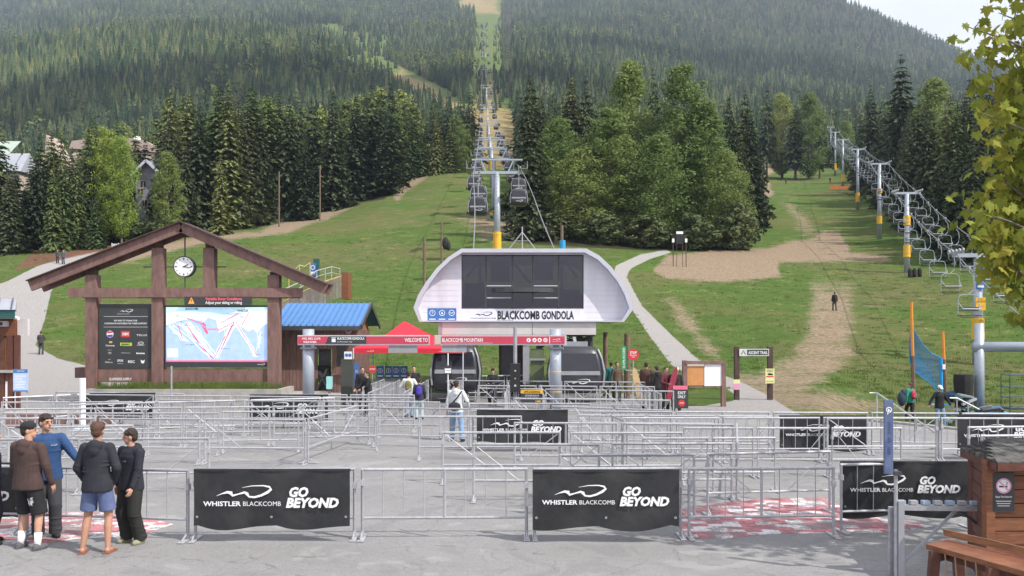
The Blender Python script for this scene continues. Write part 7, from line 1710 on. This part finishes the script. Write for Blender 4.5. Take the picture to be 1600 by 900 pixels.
for k in range(5):
    c = f0+d_*(.25+k*.13)+Vector((0, -.01, -.05)); MB().tube([c, c+Vector((.01, -.01, -.18)), c+Vector((rd.uniform(-.03, .03), -.01, -.34))], .008, 4).build('hanging_strand', M['poster'] if False else mat('frayed_rope', (.30, .20, .12), .9), bn)

# ---------------------------------------------------------------- maple at the right edge
mtree = thing('maple_tree', 'yellow-green maple with large leaves hanging into the right edge of the photo', 'tree', (P(1790, 0, 12.5).x, 12.5, 0))
X0 = mtree.location.x
MB().tube([(0, 0, 0), (.05, 0, 2), (-.05, .1, 4.5), (0, 0, 8), (-.1, 0, 11)], [.2, .17, .14, .09, .03], 10).build('trunk', M['bark2'], mtree)
rd = random.Random(21); brs = []
def Mp(px, py, Y): p = P(px, py, Y); return Vector((p.x-X0, Y-12.5, p.z))
ends = [(1560, 20, 12.3), (1506, 40, 12.1), (1525, 105, 12.4), (1548, 150, 12.7), (1530, 175, 12.0), (1555, 215, 12.3), (1520, 255, 12.2), (1545, 290, 12.6), (1502, 325, 12.0), (1530, 350, 12.4), (1548, 380, 12.2), (1580, 330, 12.8), (1590, 260, 12.6), (1575, 100, 12.9), (1590, 45, 12.6), (1585, 180, 12.9), (1592, 475, 12.0), (1596, 430, 12.4), (1640, 120, 12.2), (1640, 250, 12.2), (1640, 350, 12.4), (1690, 60, 12.5), (1700, 220, 12.8), (1620, -60, 12.5), (1560, -50, 12.4)]
mb = MB()
for px, py, Y in ends:
    e = Mp(px, py, Y); r0 = Vector((0, 0, max(2.2, e.z-rd.uniform(1.2, 2.2)))); c = r0.lerp(e, .55)+Vector((0, rd.uniform(-.2, .2), rd.uniform(0, .35))); pts = [r0, r0.lerp(c, .5)+Vector((0, 0, .1)), c, c.lerp(e, .5)+Vector((0, 0, .05)), e]; brs.append(pts)
    MB().tube(pts, [.05, .035, .025, .014, .005], 6).build('branch', M['bark2'], mtree)
bpts = [Mp(1640, 470, 12.2), Mp(1600, 440, 12.1), Mp(1575, 405, 12.1), Mp(1555, 365, 12.1)]; MB().tube(bpts, [.04, .03, .02, .008], 6).build('branch', M['bark'], mtree); brs.append(bpts)
def leafmesh(seed):
    rd = random.Random(seed); out = []
    lob = [(0, 0), (.12, -.03), (.30, -.10), (.26, .06), (.48, .12), (.34, .22), (.42, .42), (.22, .38), (.16, .52), (.0, .80), (-.16, .52), (-.22, .38), (-.42, .42), (-.34, .22), (-.48, .12), (-.26, .06), (-.30, -.10), (-.12, -.03)]
    V = [(x*.19, y*.19, -.05*abs(x)**1.5*.5-.03*max(0, y-.4)*.5+rd.uniform(-.004, .004)) for x, y in lob]; V.append((0, .05, .004)); n = len(lob)
    m_ = MB(); m_.add(V, [(i, (i+1) % n, n) for i in range(n)]); m_.add([(-.002, 0, 0), (.002, 0, 0), (0, -.09, .02)], [(0, 1, 2)])
    ms = m_.mesh('leaf'); ms.materials.append(M['maple']); return ms
LF = [leafmesh(i) for i in range(4)]
cand = []
for pts in brs:
    for q in range(84):
        t = rd.uniform(.38, 1.0)**.8; f = t*(len(pts)-1); i = min(int(f), len(pts)-2); p = pts[i].lerp(pts[i+1], f-i)+Vector((rd.uniform(-.26, .26), rd.uniform(-.3, .3), rd.uniform(-.34, .22)))
        px = p.x+X0; Yq = p.y+12.5; sx_ = px/Yq*F+800; cand.append((sx_, p))
cand.sort(key=lambda c: abs(c[0]-1555)); vs_ = []; cnt = 0; rest_mb = MB()
for sx_, p in cand:
    M_ = Matrix.Translation(p) @ Euler((rd.uniform(-1.9, -.5), rd.uniform(-.5, .5), rd.uniform(0, 6.28))).to_matrix().to_4x4() @ Matrix.Scale(rd.uniform(.75, 1.25), 4)
    if cnt < 300 and 1480 < sx_ < 1625:
        o = bpy.data.objects.new('leaf', LF[cnt % 4]); col.objects.link(o); o.parent = mtree; o.matrix_local = M_; cnt += 1
    else:
        ms = LF[cnt % 4]; rest_mb.add([M_ @ v.co for v in ms.vertices], [tuple(f.vertices) for f in ms.polygons])
for q in range(1500):    # the rest of the crown outside the frame
    a = rd.random()*6.28; rr = 2.6*math.sqrt(rd.random()); z = rd.uniform(2.6, 11); p = Vector((rr*math.cos(a)*(1-abs(z-6)/8)+.5, rr*math.sin(a)*(1-abs(z-6)/8), z))
    if (p.x+X0)/(p.y+12.5)*F+800 < 1640: continue
    M_ = Matrix.Translation(p) @ Euler((rd.uniform(-1.9, -.5), rd.uniform(-.5, .5), rd.uniform(0, 6.28))).to_matrix().to_4x4() @ Matrix.Scale(rd.uniform(1.0, 1.7), 4); ms = LF[q % 4]; rest_mb.add([M_ @ v.co for v in ms.vertices], [tuple(f.vertices) for f in ms.polygons])
rest_mb.build('foliage', M['maple'], mtree, kind='stuff')
# ---------------------------------------------------------------- people
def remesh(mb, voxel, name, m_, smooth_it=3, adapt=0):
    me = mb.mesh('tmp'); ob = bpy.data.objects.new('tmp', me); col.objects.link(ob)
    r_ = ob.modifiers.new('r', 'REMESH'); r_.mode = 'VOXEL'; r_.voxel_size = voxel; r_.use_smooth_shade = True
    s_ = ob.modifiers.new('s', 'SMOOTH'); s_.factor = .5; s_.iterations = smooth_it
    dg = bpy.context.evaluated_depsgraph_get(); out = bpy.data.meshes.new_from_object(ob.evaluated_get(dg)); bpy.data.objects.remove(ob); bpy.data.meshes.remove(me)
    out.name = name; out.materials.clear(); out.materials.append(m_); return out
def cap(mb, p0, r0, p1, r1, n=12):
    mb.cyl(p0, p1, r0, r1, n); mb.ell(p0, (r0, r0, r0), None, n, 8); mb.ell(p1, (r1, r1, r1), None, n, 8)
def ik(a, b_, l1, l2, hint):
    a = Vector(a); b_ = Vector(b_); d = b_-a; L_ = min(d.length, l1+l2-.004); d.normalize(); b_ = a+d*L_
    x = (l1*l1-l2*l2+L_*L_)/(2*L_); h_ = math.sqrt(max(0, l1*l1-x*x)); hv = Vector(hint); hv = (hv-d*hv.dot(d)).normalized(); return a+d*x+hv*h_, b_
def cloth(name, c, var=.18): return mat(name, c, .85, var, 7, bump=.5, bscale=9)
def person(px, Y, label, face=0, height=1.75, top='jacket', topc=(.03, .03, .04), bot='pants', botc=(.03, .03, .035), hair='hair', skin='skin', hr=None, hl=None, feet=None, lean=(0, 0), head=(0, 0), cap_=None, capc=None, hood=False, bag=None, shoe=(.02, .02, .02), sock=None, z=None, vox=.02, group=None, sit=0, elb=None, logo=None, long_hair=False, yaw_feet=None, wide=1.0, bag_=1.0):
    X = (px-800)/F*Y; z = gz(X, Y)+.006 if z is None else z; k = height/1.75
    t = thing('person', label, 'person', (X, Y, z), R(face), group); t.scale = (k, k, k)
    hr = Vector(hr or (-.27, -.03, .83)); hl = Vector(hl or (.27, -.03, .83)); feet = feet or ((-.12, .0), (.12, -.02)); lx_, ly_ = lean
    S_ = {}
    hip = [Vector((-.09, 0, .92-sit)), Vector((.09, 0, .92-sit))]; ank = [Vector((f[0], f[1]+.03, .08)) for f in feet]
    kn = [ik(hip[i], ank[i], .44, .42, (-.1 if i == 0 else .1, -1, 0))[0] for i in (0, 1)]
    neck = Vector((lx_, ly_, 1.47-sit)); sh = [Vector((lx_-.175*wide, ly_, 1.42-sit)), Vector((lx_+.175*wide, ly_, 1.42-sit))]
    elb = elb or ((-.6, .8, -.3), (.6, .8, -.3)); wr = []; el = []
    for i, h_ in ((0, hr), (1, hl)):
        e, w_ = ik(sh[i], h_, .29, .26, elb[i]); el.append(e); wr.append(w_)
    hc = Vector((lx_+head[0]*.0, ly_-.02, 1.645-sit)); HR = Euler((R(head[1]), 0, R(head[0]))).to_matrix()
    near = vox < .012
    mb = MB()   # body
    mb.ell((0, 0, .95-sit), (.15, .105, .12)); cap(mb, (0, 0, 1.0-sit), .12, (lx_, ly_, 1.28-sit), .13); cap(mb, (lx_-.13, ly_, 1.40-sit), .055, (lx_+.13, ly_, 1.40-sit), .055)
    cap(mb, neck-Vector((0, 0, .04)), .056, hc-Vector((0, -.015, .05)), .053)
    for i in (0, 1):
        cap(mb, hip[i], .085, kn[i], .055); cap(mb, kn[i], .052, kn[i].lerp(ank[i], .35)+Vector((0, .01, 0)), .054); cap(mb, kn[i].lerp(ank[i], .35)+Vector((0, .01, 0)), .053, ank[i], .034)
        fd = Vector((-.15 if i == 0 else .15, -1, 0)).normalized() if yaw_feet is None else Vector((math.sin(R(yaw_feet)), -math.cos(R(yaw_feet)), 0))
        cap(mb, ank[i]+Vector((0, .02, -.035)), .036, ank[i]+fd*.13+Vector((0, 0, -.045)), .03)
        cap(mb, sh[i], .052, el[i], .040); cap(mb, el[i], .040, wr[i], .027)
        d = (wr[i]-el[i]).normalized(); side = Vector((0, -1, 0)); side = (side-d*side.dot(d)).normalized(); nrm = d.cross(side)
        pc = wr[i]+d*.05
        RM = Matrix((side, d, nrm)).transposed(); mb.ell(pc, (.040, .052, .018), RM, 12, 8)
        fr_ = .0095 if near else .012; inw = nrm*(1 if nrm.x*(1 if i == 0 else -1) > 0 else -1)
        for q, (o_, l_) in enumerate(((-.030, .062), (-.010, .074), (.010, .070), (.029, .055))):
            b0 = pc+side*(-o_)+d*.035; b1 = b0+d*l_*.5+inw*.010; b2 = b1+(d*.7+inw*.75).normalized()*l_*.5; cap(mb, b0, fr_, b1, fr_*.95, 8); cap(mb, b1, fr_*.95, b2, fr_*.85, 8)
        t0 = pc+side*.03-d*.02; t1 = t0+(side*.7+d*.7).normalized()*.035+inw*.01; t2 = t1+(d+inw*.3).normalized()*.028; cap(mb, t0, fr_*1.15, t1, fr_*1.05, 8); cap(mb, t1, fr_*1.05, t2, fr_*.9, 8)
    def hp(x, y, z_): return hc+HR @ Vector((x, y, z_))
    mb.ell(hp(0, .01, .02), (.076, .096, .10), HR, 16, 12); mb.ell(hp(0, -.025, -.045), (.056, .062, .065), HR, 14, 10); mb.ell(hp(0, -.055, -.085), (.028, .03, .025), HR)
    mb.cyl(hp(0, -.086, .018), hp(0, -.108, -.022), .009, .016, 8); mb.ell(hp(0, -.100, -.025), (.017, .015, .012), HR, 8, 6)
    mb.ell(hp(0, -.078, -.055), (.026, .018, .012), HR, 8, 6); mb.ell(hp(0, -.075, .038), (.055, .02, .012), HR, 10, 6)
    for s_ in (-1, 1): mb.ell(hp(s_*.078, .012, -.005), (.010, .022, .034), HR, 8, 6)
    me = remesh(mb, vox, 'body', M[skin], 2 if near else 1); o = bpy.data.objects.new('body', me); col.objects.link(o); o.parent = t
    if near:
        for s_ in (-1, 1):
            mb = MB(); mb.ell(hp(s_*.031, -.084, .012), (.012, .008, .007), HR, 8, 6); mb.build('eye', M['black'], t)
            mb = MB(); mb.ell(hp(s_*.031, -.091, .034), (.018, .006, .004), HR, 8, 6); mb.build('eyebrow', M[hair], t)
        mb = MB(); mb.ell(hp(0, -.093, -.055), (.022, .006, .005), HR, 8, 6); mb.build('lips', mat('lip_skin', (.42, .17, .14), .5), t)
    # hair or cap
    mb = MB(); rd_ = random.Random(int(px*7+Y))
    if cap_ is None or True:
        mb.ell(hp(0, .022, .045), (.086, .098, .088), HR, 14, 10)
        mb.ell(hp(0, .055, -.005), (.074, .06, .075), HR, 12, 8)
        if near and cap_ is None:
            for q in range(46):
                a = rd_.uniform(0, 2*PI); e_ = rd_.uniform(.1, 1.4); rr = .080
                mb.ell(hp(rr*math.cos(a)*math.cos(e_), .015+rr*1.05*math.sin(a)*math.cos(e_), .045+rr*math.sin(e_)), (rd_.uniform(.014, .024),)*3, None, 8, 6)
            for q in range(9): mb.ell(hp(-.06+q*.015, -.066, .075+rd_.uniform(-.012, .01)), (.018, .018, .018), None, 8, 6)
        if long_hair: mb.ell(hp(0, .06, -.12), (.085, .05, .15), HR, 12, 8)
    me = remesh(mb, max(vox, .008), 'hair', M[hair], 1); o = bpy.data.objects.new('hair', me); col.objects.link(o); o.parent = t
    if cap_:
        cm_ = cloth('cap_%d' % int(px), capc); mb = MB(); mb.ell(hp(0, .012, .062), (.093, .108, .078), HR, 16, 10)
        by = -1 if cap_ == 'front' else 1
        mb.ell(hp(0, by*.12, .055), (.068, .07, .010), HR, 14, 6); me = remesh(mb, max(.007, vox*.6), 'cap', cm_, 1); o = bpy.data.objects.new('cap', me); col.objects.link(o); o.parent = t
    # top
    tm_ = cloth('%s_cloth_%d' % (top, int(px)), topc); mb = MB(); f_ = 1.0*wide
    n = 20; wf = 1/min(1, wide); secs = [(.83-sit, .200*wf, .152), (.86-sit, .206*wf, .156), (.95-sit, .198*wf, .148), (1.08-sit, .180, .136), (1.22-sit, .185, .135), (1.34-sit, .195, .138), (1.42-sit, .165, .115), (1.48-sit, .075, .075)]; vs = []; fs = []
    for (z_, a_, b_) in secs:
        u = max(0, min(1, (z_-(.9-sit))/.5)); ox, oy = lx_*u, ly_*u
        for q in range(n): an = 2*PI*q/n; vs.append((ox+a_*f_*math.cos(an), oy+b_*math.sin(an)+.005, z_))
    for i in range(len(secs)-1):
        for q in range(n): fs.append((i*n+q, i*n+(q+1) % n, (i+1)*n+(q+1) % n, (i+1)*n+q))
    fs += [tuple(range(n-1, -1, -1)), tuple(range((len(secs)-1)*n, len(secs)*n))]; mb.add(vs, fs)
    cap(mb, (sh[0].x+.03, ly_, sh[0].z-.01), .08, (sh[1].x-.03, ly_, sh[1].z-.01), .08)
    for i in (0, 1):
        cap(mb, sh[i], .077, el[i], .062); w2 = el[i].lerp(wr[i], .93); cap(mb, el[i], .060, w2, .044)
        if near:
            for q in range(4): c = el[i].lerp(w2, .1+q*.25); mb.ell(c+Vector((rd_.uniform(-.01, .01), rd_.uniform(-.01, .01), 0)), (.062-.004*q, .062-.004*q, .022))
            for q in range(2): c = sh[i].lerp(el[i], .5+q*.35); mb.ell(c, (.072, .072, .025))
    mb.cyl(neck-Vector((0, 0, .04)), neck+Vector((0, 0, .035)), .078, .070, 14)
    if near:
        for q in range(5): mb.ell((rd_.uniform(-.05, .05), 0, .95-sit+q*.075), (.180*f_, .138, .018), Euler((0, rd_.uniform(-.12, .12), 0)).to_matrix())
    if hood: mb.ell((lx_, ly_+.10, 1.46-sit), (.105, .075, .085)); mb.ell((lx_, ly_+.12, 1.40-sit), (.085, .06, .09)); cap(mb, (lx_-.085, ly_+.03, 1.48-sit), .035, (lx_+.085, ly_+.03, 1.48-sit), .035)
    me = remesh(mb, max(vox, .011), top, tm_, 2); o = bpy.data.objects.new(top, me); col.objects.link(o); o.parent = t
    if logo: o = swoosh(M['white'], t, logo, .09, 'chest_logo')
    # bottom
    bm_ = cloth('%s_cloth_%d' % (bot, int(px)), botc); mb = MB(); mb.ell((0, .0, .93-sit), (.178, .132, .10))
    for i in (0, 1):
        if bot == 'shorts':
            end = hip[i].lerp(kn[i], 1.0 if px < 100 else .80); cap(mb, hip[i], .105, hip[i].lerp(end, .5), .105); mb.cyl(hip[i].lerp(end, .4), end, .104, .112, 16)
        else:
            cap(mb, hip[i], .102*bag_, kn[i], .082*bag_); cap(mb, kn[i], .080*bag_, kn[i].lerp(ank[i], .6), .075*bag_); mb.cyl(kn[i].lerp(ank[i], .5), ank[i]+Vector((0, 0, -.02)), .075*bag_, .080*bag_, 14)
            if near:
                for q in range(5): mb.ell(kn[i].lerp(ank[i], .1+q*.2)+Vector((rd_.uniform(-.012, .012), rd_.uniform(-.012, .012), 0)), (.082*bag_, .082*bag_, .02))
    me = remesh(mb, max(vox, .011), bot, bm_, 2); o = bpy.data.objects.new(bot, me); col.objects.link(o); o.parent = t
    for i in (0, 1):
        fd = Vector((-.15 if i == 0 else .15, -1, 0)).normalized() if yaw_feet is None else Vector((math.sin(R(yaw_feet)), -math.cos(R(yaw_feet)), 0))
        if sock:
            mb = MB(); mb.cyl(ank[i]-Vector((0, 0, .04)), ank[i].lerp(kn[i], .38), .043, .053, 14); mb.build('sock', M['white'], t, smooth_=True)
        mb = MB(); hz = ank[i]+Vector((0, .02, -.04))
        if shoe == 'sandal':
            mb.bar(hz-fd*.05-Vector((0, 0, .027)), hz+fd*.19-Vector((0, 0, .027)), .095, .022); mb.build('sandal_sole', cloth('sandal_brown', (.25, .10, .07)), t)
            mb = MB(); c = hz+fd*.12; mb.tube([c+Vector((-.045, 0, -.02)), c+Vector((0, 0, .035)), c+Vector((.045, 0, -.02))], .010, 5); mb.build('strap', cloth('sandal_brown', (.25, .10, .07)), t)
        else:
            mb.ell(hz-Vector((0, 0, .0)), (.052, .062, .058)); mb.ell(hz+fd*.085-Vector((0, 0, .006)), (.056, .115, .048), Matrix.Rotation(math.atan2(fd.x, -fd.y), 3, 'Z')); mb.ell(hz+fd*.06-Vector((0, 0, .03)), (.052, .135, .018), Matrix.Rotation(math.atan2(fd.x, -fd.y), 3, 'Z'))
            me = remesh(mb, max(.009, vox*.7), 'shoe', cloth('shoe_%d' % int(px), shoe), 1); o = bpy.data.objects.new('shoe', me); col.objects.link(o); o.parent = t
    if bag:
        kind, bc = bag; mb = MB()
        if kind == 'backpack':
            mb.ell((lx_, ly_+.20, 1.22-sit), (.14, .09, .22)); mb.ell((lx_, ly_+.26, 1.12-sit), (.10, .05, .10)); me = remesh(mb, max(.012, vox), 'backpack', cloth('backpack_%d' % int(px), bc), 1)
            o = bpy.data.objects.new('backpack', me); col.objects.link(o); o.parent = t
        if kind == 'sling':
            mb.ell((.02, .155, 1.02-sit), (.19, .07, .13)); me = remesh(mb, .012, 'sling_bag', cloth('sling_bag', bc), 1); o = bpy.data.objects.new('sling_bag', me); col.objects.link(o); o.parent = t
            mb = MB(); mb.tube([(-.17, .13, 1.44-sit), (-.08, .165, 1.3-sit), (.12, .17, 1.08-sit)], .022, 5); mb.tube([(-.17, .10, 1.46-sit), (-.16, -.08, 1.42-sit), (.1, -.14, 1.15-sit), (.19, 0, 1.05-sit)], .02, 5); mb.build('strap', cloth('sling_bag', bc), t)
    return t
P1 = dict(vox=.0072)
# five men by the front row
t = person(44, 13.62, 'man in brown hoodie, black cap and black shorts with white print, back to the camera', face=168, height=1.90, top='hoodie', topc=(.065, .040, .036), bot='shorts', botc=(.016, .016, .018), hr=(-.30, -.12, .86), hl=(.26, -.14, .90), feet=((-.20, .03), (.12, -.02)), head=(-58, 0), cap_='back', capc=(.02, .02, .022), hood=True, sock=True, shoe=(.10, .10, .11), wide=1.12, **P1)
mb = MB(); rd = random.Random(3)
for k in range(9): mb.ribbon([(-.15+rd.uniform(-.05, .05), .68+rd.uniform(-.06, .06), .004), (-.15+rd.uniform(-.05, .05), .68+rd.uniform(-.06, .06), .012), (-.15+rd.uniform(-.05, .05), .68+rd.uniform(-.06, .06), .004)], 0)
o = mb.build('printed_motif', M['white'], t); o.rotation_euler = (0, 0, PI); o.location = (-.29, .118, 0)
person(72, 14.32, 'tall man in bright blue jacket reaching out to the barrier rail', face=28, height=1.95, topc=(.022, .062, .165), botc=(.045, .047, .055), bag_=1.12, wide=1.08, hr=(-.25, -.10, .92), hl=(.50, -.22, .98), feet=((-.10, .02), (.12, -.02)), head=(32, 0), logo=(.05, -.150, 1.33), shoe=(.02, .02, .022), elb=((-.6, .8, -.3), (.3, .3, -.6)), **P1)
person(152, 13.38, 'young man in dark jacket, blue shorts and sandals with hands in pockets, seen from behind', face=184, height=1.92, topc=(.022, .023, .032), bot='shorts', botc=(.10, .13, .25), wide=.92, hr=(-.18, -.11, .93), hl=(.18, -.11, .93), feet=((-.16, .03), (.17, .03)), hair='hairb', skin='skin2', shoe='sandal', hood=True, elb=((-1, .8, 0), (1, .8, 0)), **P1)
person(205, 13.95, 'man in black jacket and black ski trousers facing the group in profile', face=-28, height=1.76, topc=(.020, .022, .032), botc=(.020, .021, .020), hr=(-.27, -.04, .84), hl=(.22, -.18, .86), feet=((-.12, .0), (.14, .03)), head=(-48, 4), logo=(-.02, -.150, 1.28), shoe=(.25, .24, .16), wide=1.12, bag_=1.25, hood=True, **P1)
person(-13, 13.9, 'person in a dark navy jacket cut by the left edge of the photo', face=120, height=1.78, topc=(.02, .022, .035), botc=(.02, .02, .03), **P1)
# maze and station
P2 = dict(vox=.014)
person(713, 26.6, 'woman in a white hooded top with a dark sling bag walking towards the station', face=172, height=1.78, topc=(.58, .60, .62), botc=(.22, .33, .50), hl=(-.30, .05, .95), hr=(.30, -.10, .98), feet=((-.20, .12), (.14, -.14)), hair='hair', bag=('sling', (.03, .03, .035)), hood=True, **P2) if False else person(713, 26.6, 'person in white hooded top and jeans with a dark sling bag walking away', face=172, height=1.78, topc=(.58, .60, .62), botc=(.22, .33, .50), hr=(-.34, -.15, .98), hl=(.28, .02, .86), feet=((-.20, .10), (.16, -.16)), bag=('sling', (.03, .03, .035)), hood=True, **P2)
person(639, 33.5, 'person in a white top with a small olive backpack under the red canopy', face=178, height=1.72, topc=(.60, .60, .60), botc=(.25, .33, .45), bag=('backpack', (.16, .15, .05)), hr=(-.2, -.25, 1.2), hl=(.2, -.25, 1.2), **P2)
person(655, 33.0, 'shorter person with a purple backpack beside the person in white', face=182, height=1.50, topc=(.03, .03, .05), botc=(.35, .45, .50), bag=('backpack', (.06, .04, .32)), **P2)
person(647, 36.5, 'dark haired staff member in black facing the visitors under the canopy', face=0, height=1.80, topc=(.02, .02, .022), **P2)
person(574, 34.6, 'person in a long black coat leaning at the barrier left of the canopy counter', face=-60, height=1.66, topc=(.012, .012, .014), botc=(.012, .012, .014), hr=(-.2, -.4, 1.05), hl=(.2, -.35, 1.05), **P2)
person(566, 36.5, 'person in black standing behind the one leaning at the barrier', face=20, height=1.76, topc=(.015, .015, .018), **P2)
person(770, 39.0, 'attendant in black with a cap sitting behind the barriers left of the loudspeaker', face=-10, height=1.72, topc=(.02, .022, .03), cap_='front', capc=(.01, .01, .012), hr=(-.12, -.35, 1.0), hl=(.14, -.35, 1.02), sit=.12, z=-.02, **P2)
person(1010, 37.4, 'person in a brown jacket with a beige board at the left of the waiting group', face=160, height=1.92, topc=(.09, .045, .035), botc=(.03, .03, .03), skin='skin2', **P2)
person(1026, 37.0, 'person in a black hooded jacket, second from the left in the waiting group', face=200, height=1.78, topc=(.02, .02, .022), botc=(.05, .05, .06), hood=True, **P2)
person(1040, 36.4, 'person in dark red and black top in the middle of the waiting group', face=30, height=1.76, topc=(.10, .02, .03), botc=(.03, .03, .035), hr=(-.15, -.3, 1.1), hl=(.15, -.3, 1.1), **P2)
person(1057, 36.2, 'person with a white cap and dark jacket at the right of the waiting group', face=-20, height=1.74, topc=(.04, .03, .03), botc=(.02, .02, .02), cap_='back', capc=(.7, .7, .68), **P2)
person(964, 41.0, 'person in brown camouflage jacket by the right end of the station', face=10, height=1.78, topc=(.10, .075, .05), botc=(.06, .05, .04), **P2)
person(955, 42.2, 'person in teal clothing mostly hidden beside the right parked cabin', face=180, height=1.74, topc=(.03, .16, .17), **P2)
t = thing('snowboard', 'dark red snowboard held upright in the waiting group', 'snowboard', (P(1043, 0, 36).x, 36.0, .35), 0); mb = MB(); mb.prism([(.12*math.sin(a)*1.0, .75+.75*math.copysign(abs(math.cos(a))**.7, math.cos(a))) for a in [2*PI*q/22 for q in range(22)]], -.01, .01); o = mb.build('board', mat('dark_red_board', (.30, .04, .07), .4), t); t.rotation_euler = (0, R(14), 0)
t = thing('beige_snowboard', 'pale wooden snowboard leaning on the person in the brown jacket', 'snowboard', (P(1003, 0, 37).x, 37.0, .15), 0); mb = MB(); mb.prism([(.14*math.sin(a), .8+.8*math.copysign(abs(math.cos(a))**.7, math.cos(a))) for a in [2*PI*q/22 for q in range(22)]], -.01, .01); mb.build('board', mat('pale_wood_board', (.55, .38, .2), .4), t); t.rotation_euler = (0, R(-12), 0)
person(1422, 40.8, 'woman with red backpack and green jacket walking left on the lower ground', face=205, height=1.70, topc=(.02, .23, .16), botc=(.02, .02, .025), bag=('backpack', (.45, .04, .08)), hair='hairb', hr=(-.38, .1, .85), hl=(.32, .05, .80), head=(40, 0), feet=((-.1, .12), (.12, -.12)), long_hair=True, **P2)
t = thing('dark_jacket_bundle', 'dark blue jacket carried on the left side of the woman with the backpack', 'jacket', (P(1409, 0, 40.7).x, 40.7, gz(P(1409, 0, 40.7).x, 40.7))); mb = MB(); mb.ell((0, 0, 1.0), (.2, .15, .34)); mb.ell((.08, 0, 1.25), (.14, .12, .2)); mb.build('cloth', cloth('navy_jacket', (.03, .05, .08)), t, smooth_=True)
person(1468, 37.6, 'man with a white cap, black long-sleeved top and blue jeans walking to the camera', face=8, height=1.78, topc=(.014, .014, .018), botc=(.16, .25, .38), cap_='front', capc=(.75, .75, .75), hr=(-.48, -.02, .95), hl=(.48, -.05, .95), feet=((-.12, .05), (.12, -.15)), head=(0, 20), **P2)
P3 = dict(vox=.028)
person(1304, 87, 'lone hiker in black with a hood walking up the dirt trail on the right slope', face=180, height=1.78, topc=(.02, .018, .018), botc=(.07, .065, .07), hood=True, bag=('backpack', (.03, .025, .02)), feet=((-.12, .1), (.12, -.12)), **P3)
person(64, 70, 'lone person in dark clothes standing on the left gravel path', face=190, height=1.78, topc=(.05, .045, .05), botc=(.05, .055, .07), hr=(-.15, -.3, 1.1), hl=(.15, -.3, 1.1), **P3)
person(90, 117, 'left one of the two people far up the left gravel path', face=0, height=1.75, topc=(.06, .07, .07), botc=(.03, .03, .04), **P3)
person(99, 116, 'right one of the two people far up the left gravel path', face=0, height=1.82, topc=(.07, .09, .14), botc=(.05, .05, .06), **P3)
person(1228, 300, 'tiny distant person on the sunlit top of the right meadow', face=0, height=1.8, topc=(.02, .03, .03), **P3)
person(1297, 300, 'tiny distant person left of the orange netting on the meadow', face=0, height=1.8, topc=(.02, .05, .09), **P3)
# ---------------------------------------------------------------- a cloud high overhead whose shade lies across the left hill
def cloud(tx, ty, tz, zc, ax, ay, label, seed):
    t_ = (zc-tz)/sdir.z; c = Vector((tx, ty, tz))+sdir*t_; rd = random.Random(seed); mb = MB()
    for k in range(46):
        a = rd.random()*2*PI; r = math.sqrt(rd.random()); s_ = rd.uniform(.16, .34); mb.ell((r*math.cos(a)*ax, r*math.sin(a)*ay, rd.uniform(-8, 30)), (ax*s_*.7, ay*s_*1.3, 34*rd.uniform(.7, 1.4)), None, 14, 8)
    m = MATS.get('cloud_vapour') or mat('cloud_vapour', (.85, .86, .88), 1.0, .05, .01)
    o = mb.build('cloud', m, smooth_=True); o.location = c; tag(o, label, 'cloud')
cloud(-270, 790, 170, 1750, 330, 150, 'cumulus cloud high overhead that shades the left hill', 3)
cloud(330, 1500, 300, 1900, 420, 160, 'cumulus cloud high overhead that shades the right mountainside', 8)
# ---------------------------------------------------------------- air
m = bpy.data.materials.new('haze_air'); m.use_nodes = True; nt = m.node_tree; nt.nodes.clear()
pv = nt.nodes.new('ShaderNodeVolumePrincipled'); pv.inputs['Color'].default_value = (0.66, 0.80, 1.0, 1); pv.inputs['Density'].default_value = 0.00012; pv.inputs['Anisotropy'].default_value = 0.2
ou = nt.nodes.new('ShaderNodeOutputMaterial'); nt.links.new(pv.outputs[0], ou.inputs['Volume'])
tag(MB().bb((-4700, -700, -4.5), (4700, 3400, 1500)).build('haze', m), kind='stuff')
